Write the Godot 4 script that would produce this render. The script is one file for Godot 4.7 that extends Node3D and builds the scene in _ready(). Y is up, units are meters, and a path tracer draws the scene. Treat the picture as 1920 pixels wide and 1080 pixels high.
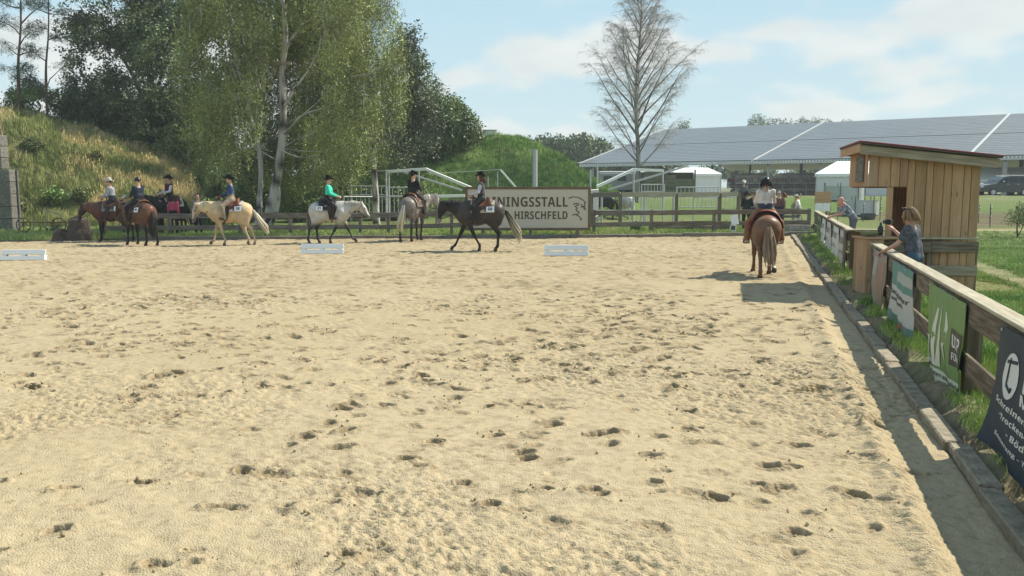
extends Node3D

# ---------------------------------------------------------------- mesh builder
class MB:
	var v := PackedVector3Array()
	var n := PackedVector3Array()
	var c := PackedColorArray()
	var uv := PackedVector2Array()
	var ix := PackedInt32Array()
	var col := Color(1, 1, 1)
	func quad(a: Vector3, b: Vector3, d: Vector3, e: Vector3, ua := Vector2(), ub := Vector2(1, 0), ud := Vector2(1, 1), ue := Vector2(0, 1)) -> void:
		# corners counter-clockwise seen from outside
		var nn := (b - a).cross(d - a)
		if nn.length_squared() < 1e-14:
			nn = (d - a).cross(e - a)
		nn = nn.normalized()
		var k := v.size()
		v.append(a); v.append(b); v.append(d); v.append(e)
		for i in 4:
			n.append(nn); c.append(col)
		uv.append(ua); uv.append(ub); uv.append(ud); uv.append(ue)
		ix.append(k); ix.append(k + 2); ix.append(k + 1)
		ix.append(k); ix.append(k + 3); ix.append(k + 2)
	func tri(a: Vector3, b: Vector3, d: Vector3) -> void:
		var nn := (b - a).cross(d - a).normalized()
		var k := v.size()
		v.append(a); v.append(b); v.append(d)
		for i in 3:
			n.append(nn); c.append(col)
		uv.append(Vector2(a.x, a.y)); uv.append(Vector2(b.x, b.y)); uv.append(Vector2(d.x, d.y))
		ix.append(k); ix.append(k + 2); ix.append(k + 1)
	# a box of the given size about the origin of xf, edges chamfered by bev; texture u runs along the longest side, in metres
	func box(xf: Transform3D, size: Vector3, bev := 0.0, off := Vector2()) -> void:
		var h := size * 0.5
		var la := 0
		if size.y >= size.x and size.y >= size.z: la = 1
		elif size.z >= size.x and size.z >= size.y: la = 2
		for ax in 3:
			var a1 := (ax + 1) % 3
			var a2 := (ax + 2) % 3
			for s in [-1.0, 1.0]:
				var p := []
				for q in [[-1, -1], [1, -1], [1, 1], [-1, 1]]:
					var w := Vector3()
					w[ax] = s * h[ax]
					w[a1] = q[0] * s * (h[a1] - bev)
					w[a2] = q[1] * (h[a2] - bev)
					p.append(w)
				var us := []
				for w in p:
					if la == a1: us.append(Vector2(w[a1], w[a2]) + off)
					elif la == a2: us.append(Vector2(w[a2], w[a1]) + off)
					else: us.append(Vector2(w[a1] * 0.2, w[a2]) + off)
				quad(xf * p[0], xf * p[1], xf * p[2], xf * p[3], us[0], us[1], us[2], us[3])
		if bev > 0.0:
			for ax in 3:
				var a1 := (ax + 1) % 3
				var a2 := (ax + 2) % 3
				for s1 in [-1.0, 1.0]:
					for s2 in [-1.0, 1.0]:
						var p := []
						for q in [[-1, 0], [1, 0], [1, 1], [-1, 1]]:
							var w := Vector3()
							w[ax] = q[0] * (h[ax] - bev)
							w[a1] = s1 * (h[a1] - (bev if q[1] == 1 else 0.0))
							w[a2] = s2 * (h[a2] - (0.0 if q[1] == 1 else bev))
							p.append(w)
						if s1 * s2 < 0: p.reverse()
						quad(xf * p[0], xf * p[1], xf * p[2], xf * p[3], Vector2(p[0][ax], 0) + off, Vector2(p[1][ax], 0) + off, Vector2(p[2][ax], bev) + off, Vector2(p[3][ax], bev) + off)
	func bx(center: Vector3, size: Vector3, bev := 0.0) -> void:
		box(Transform3D(Basis(), center), size, bev, Vector2(center.x * 3.7 + center.z, center.y * 2.3 + center.z * 1.7))
	# a board from a to b: w wide along side, t thick
	func board(a: Vector3, b: Vector3, side: Vector3, w: float, t: float, bev := 0.0) -> void:
		var d := (b - a)
		var l := d.length()
		var x := d / l
		var z := x.cross(side).normalized()
		var y := z.cross(x).normalized()
		box(Transform3D(Basis(x, y, z), (a + b) * 0.5), Vector3(l, w, t), bev, Vector2(a.x * 3.1 + a.y * 1.7, a.z * 2.3 + a.y * 3.3))
	# a tube through the points with the given radii
	func tube(p: PackedVector3Array, r: PackedFloat32Array, sides := 6, cap := true, flat := 1.0) -> void:
		var k := v.size()
		var m := p.size()
		var up := Vector3(0, 1, 0)
		var t0 := (p[1] - p[0]).normalized()
		if absf(t0.y) > 0.9: up = Vector3(1, 0, 0)
		var x := t0.cross(up).normalized()
		var dist := 0.0
		for i in m:
			var t := (p[mini(i + 1, m - 1)] - p[maxi(i - 1, 0)]).normalized()
			x = (x - t * x.dot(t)).normalized()
			var y := t.cross(x)
			if i > 0: dist += p[i].distance_to(p[i - 1])
			for j in sides + 1:
				var a := TAU * j / sides
				var o := x * cos(a) + y * sin(a) * flat
				v.append(p[i] + o * r[i])
				n.append(o.normalized()); c.append(col)
				uv.append(Vector2(dist, float(j) / sides))
		for i in m - 1:
			for j in sides:
				var a := k + i * (sides + 1) + j
				var b := a + sides + 1
				ix.append(a); ix.append(b); ix.append(a + 1)
				ix.append(b); ix.append(b + 1); ix.append(a + 1)
		if cap:
			for e in 2:
				var i := 0 if e == 0 else m - 1
				var q := v.size()
				var nn := (p[0] - p[1]).normalized() if e == 0 else (p[m - 1] - p[m - 2]).normalized()
				v.append(p[i]); n.append(nn); c.append(col); uv.append(Vector2())
				for j in sides:
					v.append(v[k + i * (sides + 1) + j]); n.append(nn); c.append(col); uv.append(Vector2(0.02 * cos(TAU * j / sides), 0.02 * sin(TAU * j / sides)))
				for j in sides:
					ix.append(q)
					if e == 0:
						ix.append(q + 1 + j); ix.append(q + 1 + (j + 1) % sides)
					else:
						ix.append(q + 1 + (j + 1) % sides); ix.append(q + 1 + j)
	func bar(a: Vector3, b: Vector3, r: float, sides := 6) -> void:
		tube(PackedVector3Array([a, b]), PackedFloat32Array([r, r]), sides)
	# a grid of points rows x cols, smooth
	func grid(p: PackedVector3Array, cols: int, flip := false) -> void:
		var k := v.size()
		var rows := p.size() / cols
		for i in rows:
			for j in cols:
				var du := p[i * cols + mini(j + 1, cols - 1)] - p[i * cols + maxi(j - 1, 0)]
				var dv := p[mini(i + 1, rows - 1) * cols + j] - p[maxi(i - 1, 0) * cols + j]
				var nn := du.cross(dv).normalized()
				v.append(p[i * cols + j]); n.append(-nn if flip else nn); c.append(col)
				uv.append(Vector2(float(j) / (cols - 1), 1.0 - float(i) / (rows - 1)))
		for i in rows - 1:
			for j in cols - 1:
				var a := k + i * cols + j
				var b := a + cols
				if flip:
					ix.append(a); ix.append(a + 1); ix.append(b); ix.append(b); ix.append(a + 1); ix.append(b + 1)
				else:
					ix.append(a); ix.append(b); ix.append(a + 1); ix.append(b); ix.append(b + 1); ix.append(a + 1)
	# turned about y: profile of (radius, height)
	func lathe(xf: Transform3D, prof: PackedVector2Array, sides := 16) -> void:
		var p := PackedVector3Array()
		for q in prof:
			for j in sides + 1:
				var a := -TAU * j / sides
				p.append(xf * Vector3(q.x * cos(a), q.y, q.x * sin(a)))
		grid(p, sides + 1)
	func ball(xf: Transform3D, rx: float, ry: float, rz: float, seg := 10) -> void:
		var prof := PackedVector2Array()
		for i in seg + 1:
			var a := -PI / 2 + PI * i / seg
			prof.append(Vector2(maxf(cos(a), 0.001), sin(a)))
		lathe(xf * Transform3D(Basis.from_scale(Vector3(rx, ry, rz)), Vector3()), prof, seg + 4)
	func add(o: MB, xf: Transform3D, tint := Color(1, 1, 1), use_tint := false) -> void:
		var k := v.size()
		v.append_array(xf * o.v)
		var nb := xf.basis.orthonormalized()
		for q in o.n: n.append(nb * q)
		if use_tint:
			for q in o.c: c.append(Color(q.r * tint.r, q.g * tint.g, q.b * tint.b))
		else:
			c.append_array(o.c)
		uv.append_array(o.uv)
		for q in o.ix: ix.append(q + k)
	func mesh() -> ArrayMesh:
		var a := []
		a.resize(Mesh.ARRAY_MAX)
		a[Mesh.ARRAY_VERTEX] = v; a[Mesh.ARRAY_NORMAL] = n; a[Mesh.ARRAY_COLOR] = c; a[Mesh.ARRAY_TEX_UV] = uv; a[Mesh.ARRAY_INDEX] = ix
		var m := ArrayMesh.new()
		m.add_surface_from_arrays(Mesh.PRIMITIVE_TRIANGLES, a)
		return m

# ---------------------------------------------------------------- naming
var used := {}
var rng := RandomNumberGenerator.new()

func numbered(s: String) -> String:
	var k: int = used.get(s, 0)
	used[s] = k + 1
	return s if k == 0 else "%s_%03d" % [s, k]

func thing(called: String, label: String, category: String, at := Vector3.ZERO, turn := 0.0, group := "") -> Node3D:
	var o := Node3D.new()
	o.name = numbered(called)
	add_child(o)
	o.position = at
	o.rotation.y = turn
	tag(o, label, category, group)
	return o

func tag(o: Node, label: String, category: String, group := "") -> void:
	o.set_meta("label", label)
	o.set_meta("category", category)
	if group: o.set_meta("group", group)

func part(called: String, b: MB, m: Material, parent: Node = self) -> MeshInstance3D:
	return put(called, b.mesh(), m, parent)

func put(called: String, me: Mesh, m: Material, parent: Node = self) -> MeshInstance3D:
	var o := MeshInstance3D.new()
	o.name = numbered(called) if parent == self else called
	o.mesh = me
	o.material_override = m
	parent.add_child(o, true)
	return o

func struct(called: String, b: MB, m: Material, parent: Node = self) -> MeshInstance3D:
	var o := part(called, b, m, parent)
	o.set_meta("kind", "structure")
	return o

func scatter(called: String, me: Mesh, m: Material, xs: Array, cols: PackedColorArray, parent: Node = self) -> MultiMeshInstance3D:
	var mm := MultiMesh.new()
	mm.transform_format = MultiMesh.TRANSFORM_3D
	mm.use_colors = true
	mm.mesh = me
	mm.instance_count = xs.size()
	for i in xs.size():
		mm.set_instance_transform(i, xs[i])
		mm.set_instance_color(i, cols[i])
	var o := MultiMeshInstance3D.new()
	o.name = numbered(called) if parent == self else called
	o.multimesh = mm
	o.material_override = m
	parent.add_child(o, true)
	o.set_meta("kind", "stuff")
	return o

func rf(a: float, b: float) -> float:
	return rng.randf_range(a, b)

func rdir() -> Vector3:
	return Vector3(rng.randfn(), rng.randfn(), rng.randfn()).normalized()

# ---------------------------------------------------------------- materials
var M := {}

func mat(col: Color, rough := 0.8, metal := 0.0) -> StandardMaterial3D:
	# colours are given linear, as real-world base colours
	var m := StandardMaterial3D.new()
	m.albedo_color = col.linear_to_srgb()
	m.roughness = rough
	m.metallic = metal
	m.metallic_specular = 0.4
	return m

func vmat(rough := 0.85, tex: Texture2D = null) -> StandardMaterial3D:
	var m := mat(Color(1, 1, 1), rough)
	m.vertex_color_use_as_albedo = true
	m.metallic_specular = 0.3
	if tex: m.albedo_texture = tex
	return m

func noise_tex(freq: float, lo: Color, hi: Color, size := 512, oct := 4, sd := 1, mid := 0.5) -> NoiseTexture2D:
	var f := FastNoiseLite.new()
	f.seed = sd
	f.frequency = freq
	f.fractal_octaves = oct
	f.noise_type = FastNoiseLite.TYPE_SIMPLEX_SMOOTH
	var t := NoiseTexture2D.new()
	t.width = size; t.height = size; t.seamless = true
	t.noise = f
	var g := Gradient.new()
	g.set_color(0, lo.linear_to_srgb()); g.set_color(1, hi.linear_to_srgb())
	g.set_offset(0, mid - 0.3); g.set_offset(1, mid + 0.3)
	t.color_ramp = g
	return t

func bump_tex(freq: float, strength: float, size := 512, oct := 4, sd := 1) -> NoiseTexture2D:
	var f := FastNoiseLite.new()
	f.seed = sd
	f.frequency = freq
	f.fractal_octaves = oct
	var t := NoiseTexture2D.new()
	t.width = size; t.height = size; t.seamless = true
	t.noise = f
	t.as_normal_map = true
	t.bump_strength = strength
	return t

func wood(a: Color, b: Color, sd: int, rough := 0.85) -> StandardMaterial3D:
	var m := mat(Color(1, 1, 1), rough)
	m.vertex_color_use_as_albedo = true
	m.albedo_texture = noise_tex(0.012, a, b, 512, 5, sd)
	m.uv1_scale = Vector3(0.22, 2.6, 1)
	m.normal_enabled = true
	m.normal_texture = bump_tex(0.03, 3.0, 512, 4, sd + 5)
	m.normal_scale = 0.6
	m.metallic_specular = 0.25
	return m

# sawn boards: grain lines along u, rings of knots
func board_picture(a: Color, b: Color, sd: int, knots: int) -> ImageTexture:
	var n := 512
	var f := FastNoiseLite.new()
	f.seed = sd; f.frequency = 0.02; f.fractal_octaves = 4
	var lr := RandomNumberGenerator.new()
	lr.seed = sd
	var kn := []
	for i in knots: kn.append(Vector3(lr.randf() * n, lr.randf() * n, lr.randf_range(3.0, 8.0)))
	var im := Image.create(n, n, false, Image.FORMAT_RGB8)
	for y in n:
		for x in n:
			var bend := 0.0
			var dark := 0.0
			for k in kn:
				var dx := absf(x - k.x); dx = minf(dx, n - dx) * 0.45
				var dy := absf(y - k.y); dy = minf(dy, n - dy) * 1.5
				if dx > 60.0 or dy > 60.0: continue
				var r := sqrt(dx * dx + dy * dy)
				bend += 14.0 * exp(-r / 12.0)
				dark = maxf(dark, 1.0 - smoothstep(k.z * 0.5, k.z, r))
			# the picture meets itself at its ends
			var u := TAU * x / n
			var g := f.get_noise_3d(24.0 * cos(u), (y + bend) * 2.6, 24.0 * sin(u)) * 0.5 + 0.5
			var w := f.get_noise_3d(14.0 * cos(u), y * 0.35, 14.0 * sin(u) + 300.0) * 0.5 + 0.5
			var c := a.lerp(b, clampf(g * 0.65 + w * 0.75 - 0.2, 0, 1)).lerp(a * 0.28, dark * 0.85)
			im.set_pixel(x, y, Color(c.r, c.g, c.b).linear_to_srgb())
	return ImageTexture.create_from_image(im)

func materials() -> void:
	M.fence = wood(Color(0.115, 0.088, 0.060), Color(0.23, 0.185, 0.135), 11)
	M.fence_grey = wood(Color(0.125, 0.110, 0.090), Color(0.225, 0.200, 0.168), 12)
	M.cap = wood(Color(0.31, 0.27, 0.19), Color(0.44, 0.395, 0.29), 13)
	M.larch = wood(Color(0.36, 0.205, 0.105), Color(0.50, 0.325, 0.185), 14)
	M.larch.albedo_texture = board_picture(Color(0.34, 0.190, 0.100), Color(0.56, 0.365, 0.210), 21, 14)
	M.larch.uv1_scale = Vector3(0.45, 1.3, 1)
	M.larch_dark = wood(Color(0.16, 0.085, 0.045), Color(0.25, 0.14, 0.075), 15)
	M.galv = mat(Color(0.46, 0.47, 0.46), 0.5, 0.15)
	M.white_paint = mat(Color(0.78, 0.78, 0.74), 0.5)
	M.dark_steel = mat(Color(0.08, 0.085, 0.085), 0.5, 0.3)
	M.skin = vmat(0.6)
	M.cloth = vmat(0.95)
	M.leather = vmat(0.5)
	M.hair = vmat(0.55)
	M.horse = vmat(0.42)
	M.paint = vmat(0.6)
	M.concrete = mat(Color(1, 1, 1), 0.9)
	M.concrete.vertex_color_use_as_albedo = true
	M.concrete.albedo_texture = noise_tex(0.02, Color(0.62, 0.60, 0.56), Color(1, 1, 0.97), 512, 6, 31)
	M.concrete.uv1_triplanar = true
	M.concrete.uv1_world_triplanar = true
	M.concrete.uv1_scale = Vector3(0.5, 0.5, 0.5)
	M.concrete.normal_enabled = true
	M.concrete.normal_texture = bump_tex(0.05, 4.0, 512, 5, 32)
	M.leaf = vmat(0.55)
	M.leaf.backlight = Color(0.85, 0.95, 0.42)
	M.leaf.metallic_specular = 0.35
	M.blade = vmat(0.7)
	M.blade.backlight = Color(0.80, 0.85, 0.45)
	M.bark = vmat(0.9)
	M.bark.normal_enabled = true
	M.bark.normal_texture = bump_tex(0.04, 5.0, 256, 4, 41)
	M.bark.uv1_scale = Vector3(0.7, 1.5, 1)

var font_bold: SystemFont
var font_serif: SystemFont

func more_materials() -> void:
	font_bold = SystemFont.new()
	font_bold.font_names = PackedStringArray(["Droid Sans"])
	font_bold.font_weight = 700
	M.gloss_black = mat(Color(0.012, 0.012, 0.013), 0.25)
	M.ink = mat(Color(0.02, 0.022, 0.05), 0.7)
	M.brown_ink = mat(Color(0.075, 0.058, 0.035), 0.7)
	M.tyre = mat(Color(0.018, 0.018, 0.018), 0.85)
	M.glass_dark = mat(Color(0.02, 0.024, 0.028), 0.08)
	M.sign_frame = wood(Color(0.105, 0.075, 0.048), Color(0.16, 0.12, 0.08), 16)
	M.banner = vmat(0.55)
	M.banner.backlight = Color(0.25, 0.25, 0.25)
	M.print_white = mat(Color(0.66, 0.66, 0.62), 0.6)
	M.cap_dull = wood(Color(0.24, 0.20, 0.14), Color(0.38, 0.32, 0.23), 17)
	M.board_white = mat(Color(0.76, 0.75, 0.71), 0.55)

func _ready() -> void:
	rng.seed = 20240611
	# ---- camera, sky, sun, exposure
	var cam := Camera3D.new()
	cam.name = "camera"
	add_child(cam)
	cam.position = Vector3(0, 2.0, 0)
	cam.rotation_degrees = Vector3(-6.77, 0, 0)
	cam.fov = 37.3
	cam.near = 0.1
	cam.far = 2500.0
	cam.current = true
	var env := Environment.new()
	env.background_mode = Environment.BG_SKY
	var sky := Sky.new()
	var pano := PanoramaSkyMaterial.new()
	pano.panorama = ImageTexture.create_from_image(sky_picture())
	sky.sky_material = pano
	env.sky = sky
	env.tonemap_mode = Environment.TONE_MAPPER_LINEAR
	env.tonemap_exposure = 1.72
	env.fog_enabled = true
	env.fog_density = 0.0007
	env.fog_light_color = Color(0.86, 0.90, 0.90)
	env.sdfgi_enabled = true
	env.ssao_enabled = true
	env.ssil_enabled = true
	var we := WorldEnvironment.new()
	we.name = "world"
	we.environment = env
	add_child(we)
	var sun := DirectionalLight3D.new()
	sun.name = "sun"
	add_child(sun)
	sun.look_at_from_position(Vector3(0.84, 1.0, -0.40) * 50.0, Vector3.ZERO, Vector3.UP)
	sun.light_energy = 1.4
	sun.light_color = Color(1.0, 0.972, 0.915)
	sun.light_angular_distance = 0.5
	sun.shadow_enabled = true
	materials()
	more_materials()
	make_head()
	make_hand()
	terrain()
	arena_sand()
	kerbs()
	greenery()
	hall()
	yard()
	pens()
	back_fence()
	side_fence()
	shed()
	field_things()
	horses_and_riders()
	onlookers()

# a hazy blue sky with soft white summer cloud
func sky_picture() -> Image:
	var w := 2048
	var h := 1024
	var im := Image.create(w, h, false, Image.FORMAT_RGBF)
	var f := FastNoiseLite.new()
	f.seed = 5; f.frequency = 1.0; f.fractal_octaves = 6; f.fractal_gain = 0.52
	var g := FastNoiseLite.new()
	g.seed = 9; g.frequency = 0.45; g.fractal_octaves = 3
	var low := Color(0.50, 0.60, 0.58)
	im.fill(low * 0.55)
	for y in h / 2 + 4:
		var el := PI / 2 - PI * (y + 0.5) / h
		var s := maxf(sin(el), 0.0)
		var ce := cos(el)
		var t := pow(clampf(s / 0.42, 0, 1), 0.75)
		var clear := Color(0.42, 0.51, 0.505).lerp(Color(0.22, 0.38, 0.515), t).lerp(Color(0.12, 0.24, 0.42), clampf((s - 0.35) / 0.65, 0, 1))
		for x in w:
			var az := TAU * ((x + 0.5) / w - 0.5)
			var cloud := 0.0
			var shade := 0.0
			if s > 0.0:
				# clouds on a flat deck, stretched towards the horizon
				var k := 1.0 / (s + 0.24)
				var px := sin(az) * ce * k * 1.9
				var pz := cos(az) * ce * k * 1.9
				var q := f.get_noise_3d(px, pz, 3.0 * s)
				var big := g.get_noise_2d(px + 7.0, pz)
				cloud = smoothstep(-0.06, 0.40, q + big * 0.9 + 0.02)
				shade = clampf(f.get_noise_3d(px * 1.6 + 3.0, pz * 1.6, 4.0) * 0.5 + 0.5, 0, 1)
			var c := clear.lerp(Color(0.56, 0.57, 0.55).lerp(Color(0.42, 0.45, 0.45), shade), cloud * 0.88)
			im.set_pixel(x, y, c)
	return im

# ---------------------------------------------------------------- ground, sand and kerbs
var fn_big := FastNoiseLite.new()
var fn_mid := FastNoiseLite.new()
var fn_fine := FastNoiseLite.new()
var fn_ridge := FastNoiseLite.new()
var fn_grit := FastNoiseLite.new()
var prints := []

func piecewise(xs: Array, ys: Array, x: float) -> float:
	if x <= xs[0]: return ys[0]
	for i in xs.size() - 1:
		if x <= xs[i + 1]:
			return lerpf(ys[i], ys[i + 1], (x - xs[i]) / (xs[i + 1] - xs[i]))
	return ys[-1]

func back_line(x: float) -> float:
	return piecewise([-40.0, -22.0, -15.0, -7.4, 3.0, 12.0], [29.0, 30.5, 32.0, 33.0, 33.6, 35.6], x)

func kerb_x(d: float) -> float:
	return 1.50 + 0.283 * d

func fence_x(d: float) -> float:
	return 1.93 + 0.302 * d

# distance outside the arena (negative inside)
func outside(x: float, d: float) -> float:
	return maxf((x - kerb_x(d)) / 1.039, d - back_line(x))

func mound_left(x: float, d: float) -> float:
	var top: float = piecewise([-60.0, -34.0, -28.2, -25.3, -22.3, -19.4, -17.0, -14.3], [7.0, 6.7, 5.85, 5.0, 3.9, 2.7, 1.45, 0.0], x)
	var rise := smoothstep(0.0, 1.0, clampf((d - 38.8) / 8.2, 0, 1)) * (1.0 - smoothstep(54.0, 66.0, d))
	return top * rise

func mound_right(x: float, d: float) -> float:
	var top: float = piecewise([-26.0, -14.0, -8.0, -2.0, 0.2, 1.6, 3.2, 4.6, 5.8, 8.5], [0.0, 2.4, 4.2, 5.25, 5.1, 4.6, 3.8, 2.8, 2.0, 0.6], x)
	var rise := smoothstep(0.0, 1.0, clampf((d - 49.0) / 11.0, 0, 1)) * (1.0 - smoothstep(66.0, 80.0, d))
	return top * rise

func ground_y(x: float, d: float) -> float:
	var y := 0.07 + 0.05 * fn_mid.get_noise_2d(x * 0.6, d * 0.6)
	y += 0.8 * smoothstep(42.0, 78.0, d) * smoothstep(-4.0, 14.0, x)
	var bump := 1.0 + 0.12 * fn_mid.get_noise_2d(x * 0.9, d * 0.9)
	y += (mound_left(x, d) + mound_right(x, d)) * bump
	var o := outside(x, d)
	if o < 0.30:
		y = lerpf(-0.35, y, smoothstep(0.05, 0.26, o))
	return y

func ground_col(x: float, d: float) -> Color:
	var a := fn_big.get_noise_2d(x, d)
	var b := fn_mid.get_noise_2d(x * 1.3 + 50.0, d * 1.3)
	var grass := Color(0.165, 0.215, 0.075)
	var dry := Color(0.26, 0.235, 0.115)
	var dirt := Color(0.27, 0.21, 0.135)
	var c := grass.lerp(dry, clampf(0.22 + a * 0.7 + b * 0.45, 0, 0.8))
	if mound_left(x, d) > 0.25:
		c = Color(0.20, 0.20, 0.08).lerp(Color(0.30, 0.25, 0.13), clampf(0.35 + a * 1.1 + b * 0.6, 0, 1))
	if mound_right(x, d) > 0.25:
		c = Color(0.14, 0.215, 0.06).lerp(Color(0.21, 0.235, 0.10), clampf(0.25 + a * 0.6 + b * 0.6, 0, 1))
	# trodden and ploughed places to the side
	if x > 8.0 and d > 12.0:
		var path := absf(d - 38.5 - 0.12 * (x - 20.0) - 1.2 * a)
		if x > 16.0: c = c.lerp(Color(0.46, 0.36, 0.22), clampf(1.1 - path / 0.9, 0, 0.9))
		var bed := smoothstep(41.0, 42.5, d + b * 1.5) * (1.0 - smoothstep(52.0, 55.0, d + b * 2.0)) * smoothstep(19.0, 22.0, x)
		c = c.lerp(Color(0.17, 0.12, 0.085), bed * clampf(0.6 + b * 1.3, 0, 1))
		var track := absf(x - 10.6 - 0.30 * (d - 18.0) - 0.5 * a)
		c = c.lerp(Color(0.40, 0.33, 0.22), clampf(0.6 - track / 0.5 + b * 0.8, 0, 0.6) * (1.0 - smoothstep(24.0, 30.0, d)) * smoothstep(12.5, 15.5, d))
	# the far yard in front of the hall
	if d > 58.0 and x > 4.0:
		c = c.lerp(Color(0.36, 0.31, 0.21), clampf(0.4 + b * 1.2 + a, 0, 1) * smoothstep(58.0, 66.0, d))
	var o := outside(x, d)
	if d > 33.0 and d < 48.0 and x > -8.0 and x < 17.0:
		c = c.lerp(Color(0.29, 0.25, 0.12), clampf(0.25 + b * 1.4 + a * 0.5, 0, 0.85))
	if o < 0.75 and d < 34.0:
		c = c.lerp(dirt, clampf((0.75 - o) * 1.9 + b * 0.7, 0, 1))
	return c

func terrain() -> void:
	fn_big.seed = 3; fn_big.frequency = 0.07; fn_big.fractal_octaves = 4
	fn_mid.seed = 4; fn_mid.frequency = 0.45; fn_mid.fractal_octaves = 4
	fn_grit.seed = 12; fn_grit.frequency = 11.0; fn_grit.fractal_octaves = 3; fn_grit.fractal_gain = 0.6
	fn_ridge.seed = 8; fn_ridge.frequency = 3.2; fn_ridge.fractal_type = FastNoiseLite.FRACTAL_RIDGED; fn_ridge.fractal_octaves = 3
	fn_fine.seed = 6; fn_fine.frequency = 3.0; fn_fine.fractal_octaves = 3
	var xs := PackedFloat32Array()
	var ds := PackedFloat32Array()
	for e in [-900.0, -500.0, -300.0, -200.0, -140.0, -100.0, -80.0, -66.0, -56.0, -50.0]: xs.append(e)
	var x := -46.0
	while x < 46.0:
		xs.append(x)
		x += 0.30 if x > -32.0 and x < 20.0 else 0.9
	for e in [47.0, 52.0, 60.0, 72.0, 90.0, 120.0, 160.0, 220.0, 320.0, 500.0, 900.0]: xs.append(e)
	for e in [-60.0, -30.0, -15.0, -8.0, -3.0, 0.0, 2.0]: ds.append(e)
	var d := 3.0
	while d < 70.0:
		ds.append(d)
		d += 0.30 if d < 42.0 else 0.7
	for e in [71.0, 74.0, 78.0, 84.0, 92.0, 104.0, 120.0, 150.0, 200.0, 280.0, 400.0, 650.0, 1000.0, 1800.0]: ds.append(e)
	var b := MB.new()
	var p := PackedVector3Array()
	var cs := PackedColorArray()
	for dd in ds:
		for xx in xs:
			p.append(Vector3(xx, ground_y(xx, dd), -dd))
			cs.append(ground_col(xx, dd))
	b.grid(p, xs.size())
	b.c = cs
	M.ground = vmat(0.95, noise_tex(0.03, Color(0.55, 0.55, 0.55), Color(1, 1, 1), 512, 6, 51))
	M.ground.uv1_triplanar = true
	M.ground.uv1_world_triplanar = true
	M.ground.uv1_scale = Vector3(0.45, 0.45, 0.45)
	M.ground.normal_enabled = true
	M.ground.normal_texture = bump_tex(0.06, 6.0, 512, 5, 52)
	M.ground.metallic_specular = 0.15
	struct("ground", b, M.ground)

func sand_base(x: float, d: float, detail: float) -> float:
	var y := 0.020 * fn_mid.get_noise_2d(x * 0.8, d * 0.8) 
	y += 0.028 * fn_fine.get_noise_2d(x * 0.7 + 20.0, d * 0.7) * (0.35 + 0.65 * clampf(0.5 + 1.6 * fn_mid.get_noise_2d(x * 0.5 + 9.0, d * 0.5), 0, 1))
	var stir := clampf(0.45 + 1.3 * fn_mid.get_noise_2d(x * 0.45 + 31.0, d * 0.6) + 0.7 * fn_big.get_noise_2d(x * 3.0, d * 3.0), 0.0, 1.0)
	y -= 0.024 * stir * (fn_ridge.get_noise_2d(x, d * 1.2) + 0.2)
	y += (0.0025 + 0.020 * stir * stir) * detail * fn_grit.get_noise_2d(x, d)
	var e := (kerb_x(d) - x) / 1.044
	if e < 1.4:
		# a raked ridge half a pace from the kerb and the trodden lane behind it
		var w := e - 0.47 - 0.04 * fn_mid.get_noise_2d(d * 2.0, 3.0)
		y += 0.060 * exp(-w * w / 0.010) * (0.75 + 0.6 * fn_fine.get_noise_2d(x * 2.0, d * 2.0))
		y -= 0.030 * smoothstep(0.45, 0.25, e)
	var o := outside(x, d)
	if o > -0.25:
		y = lerpf(y, -0.30, smoothstep(0.02, 0.22, o))
	return y

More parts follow.
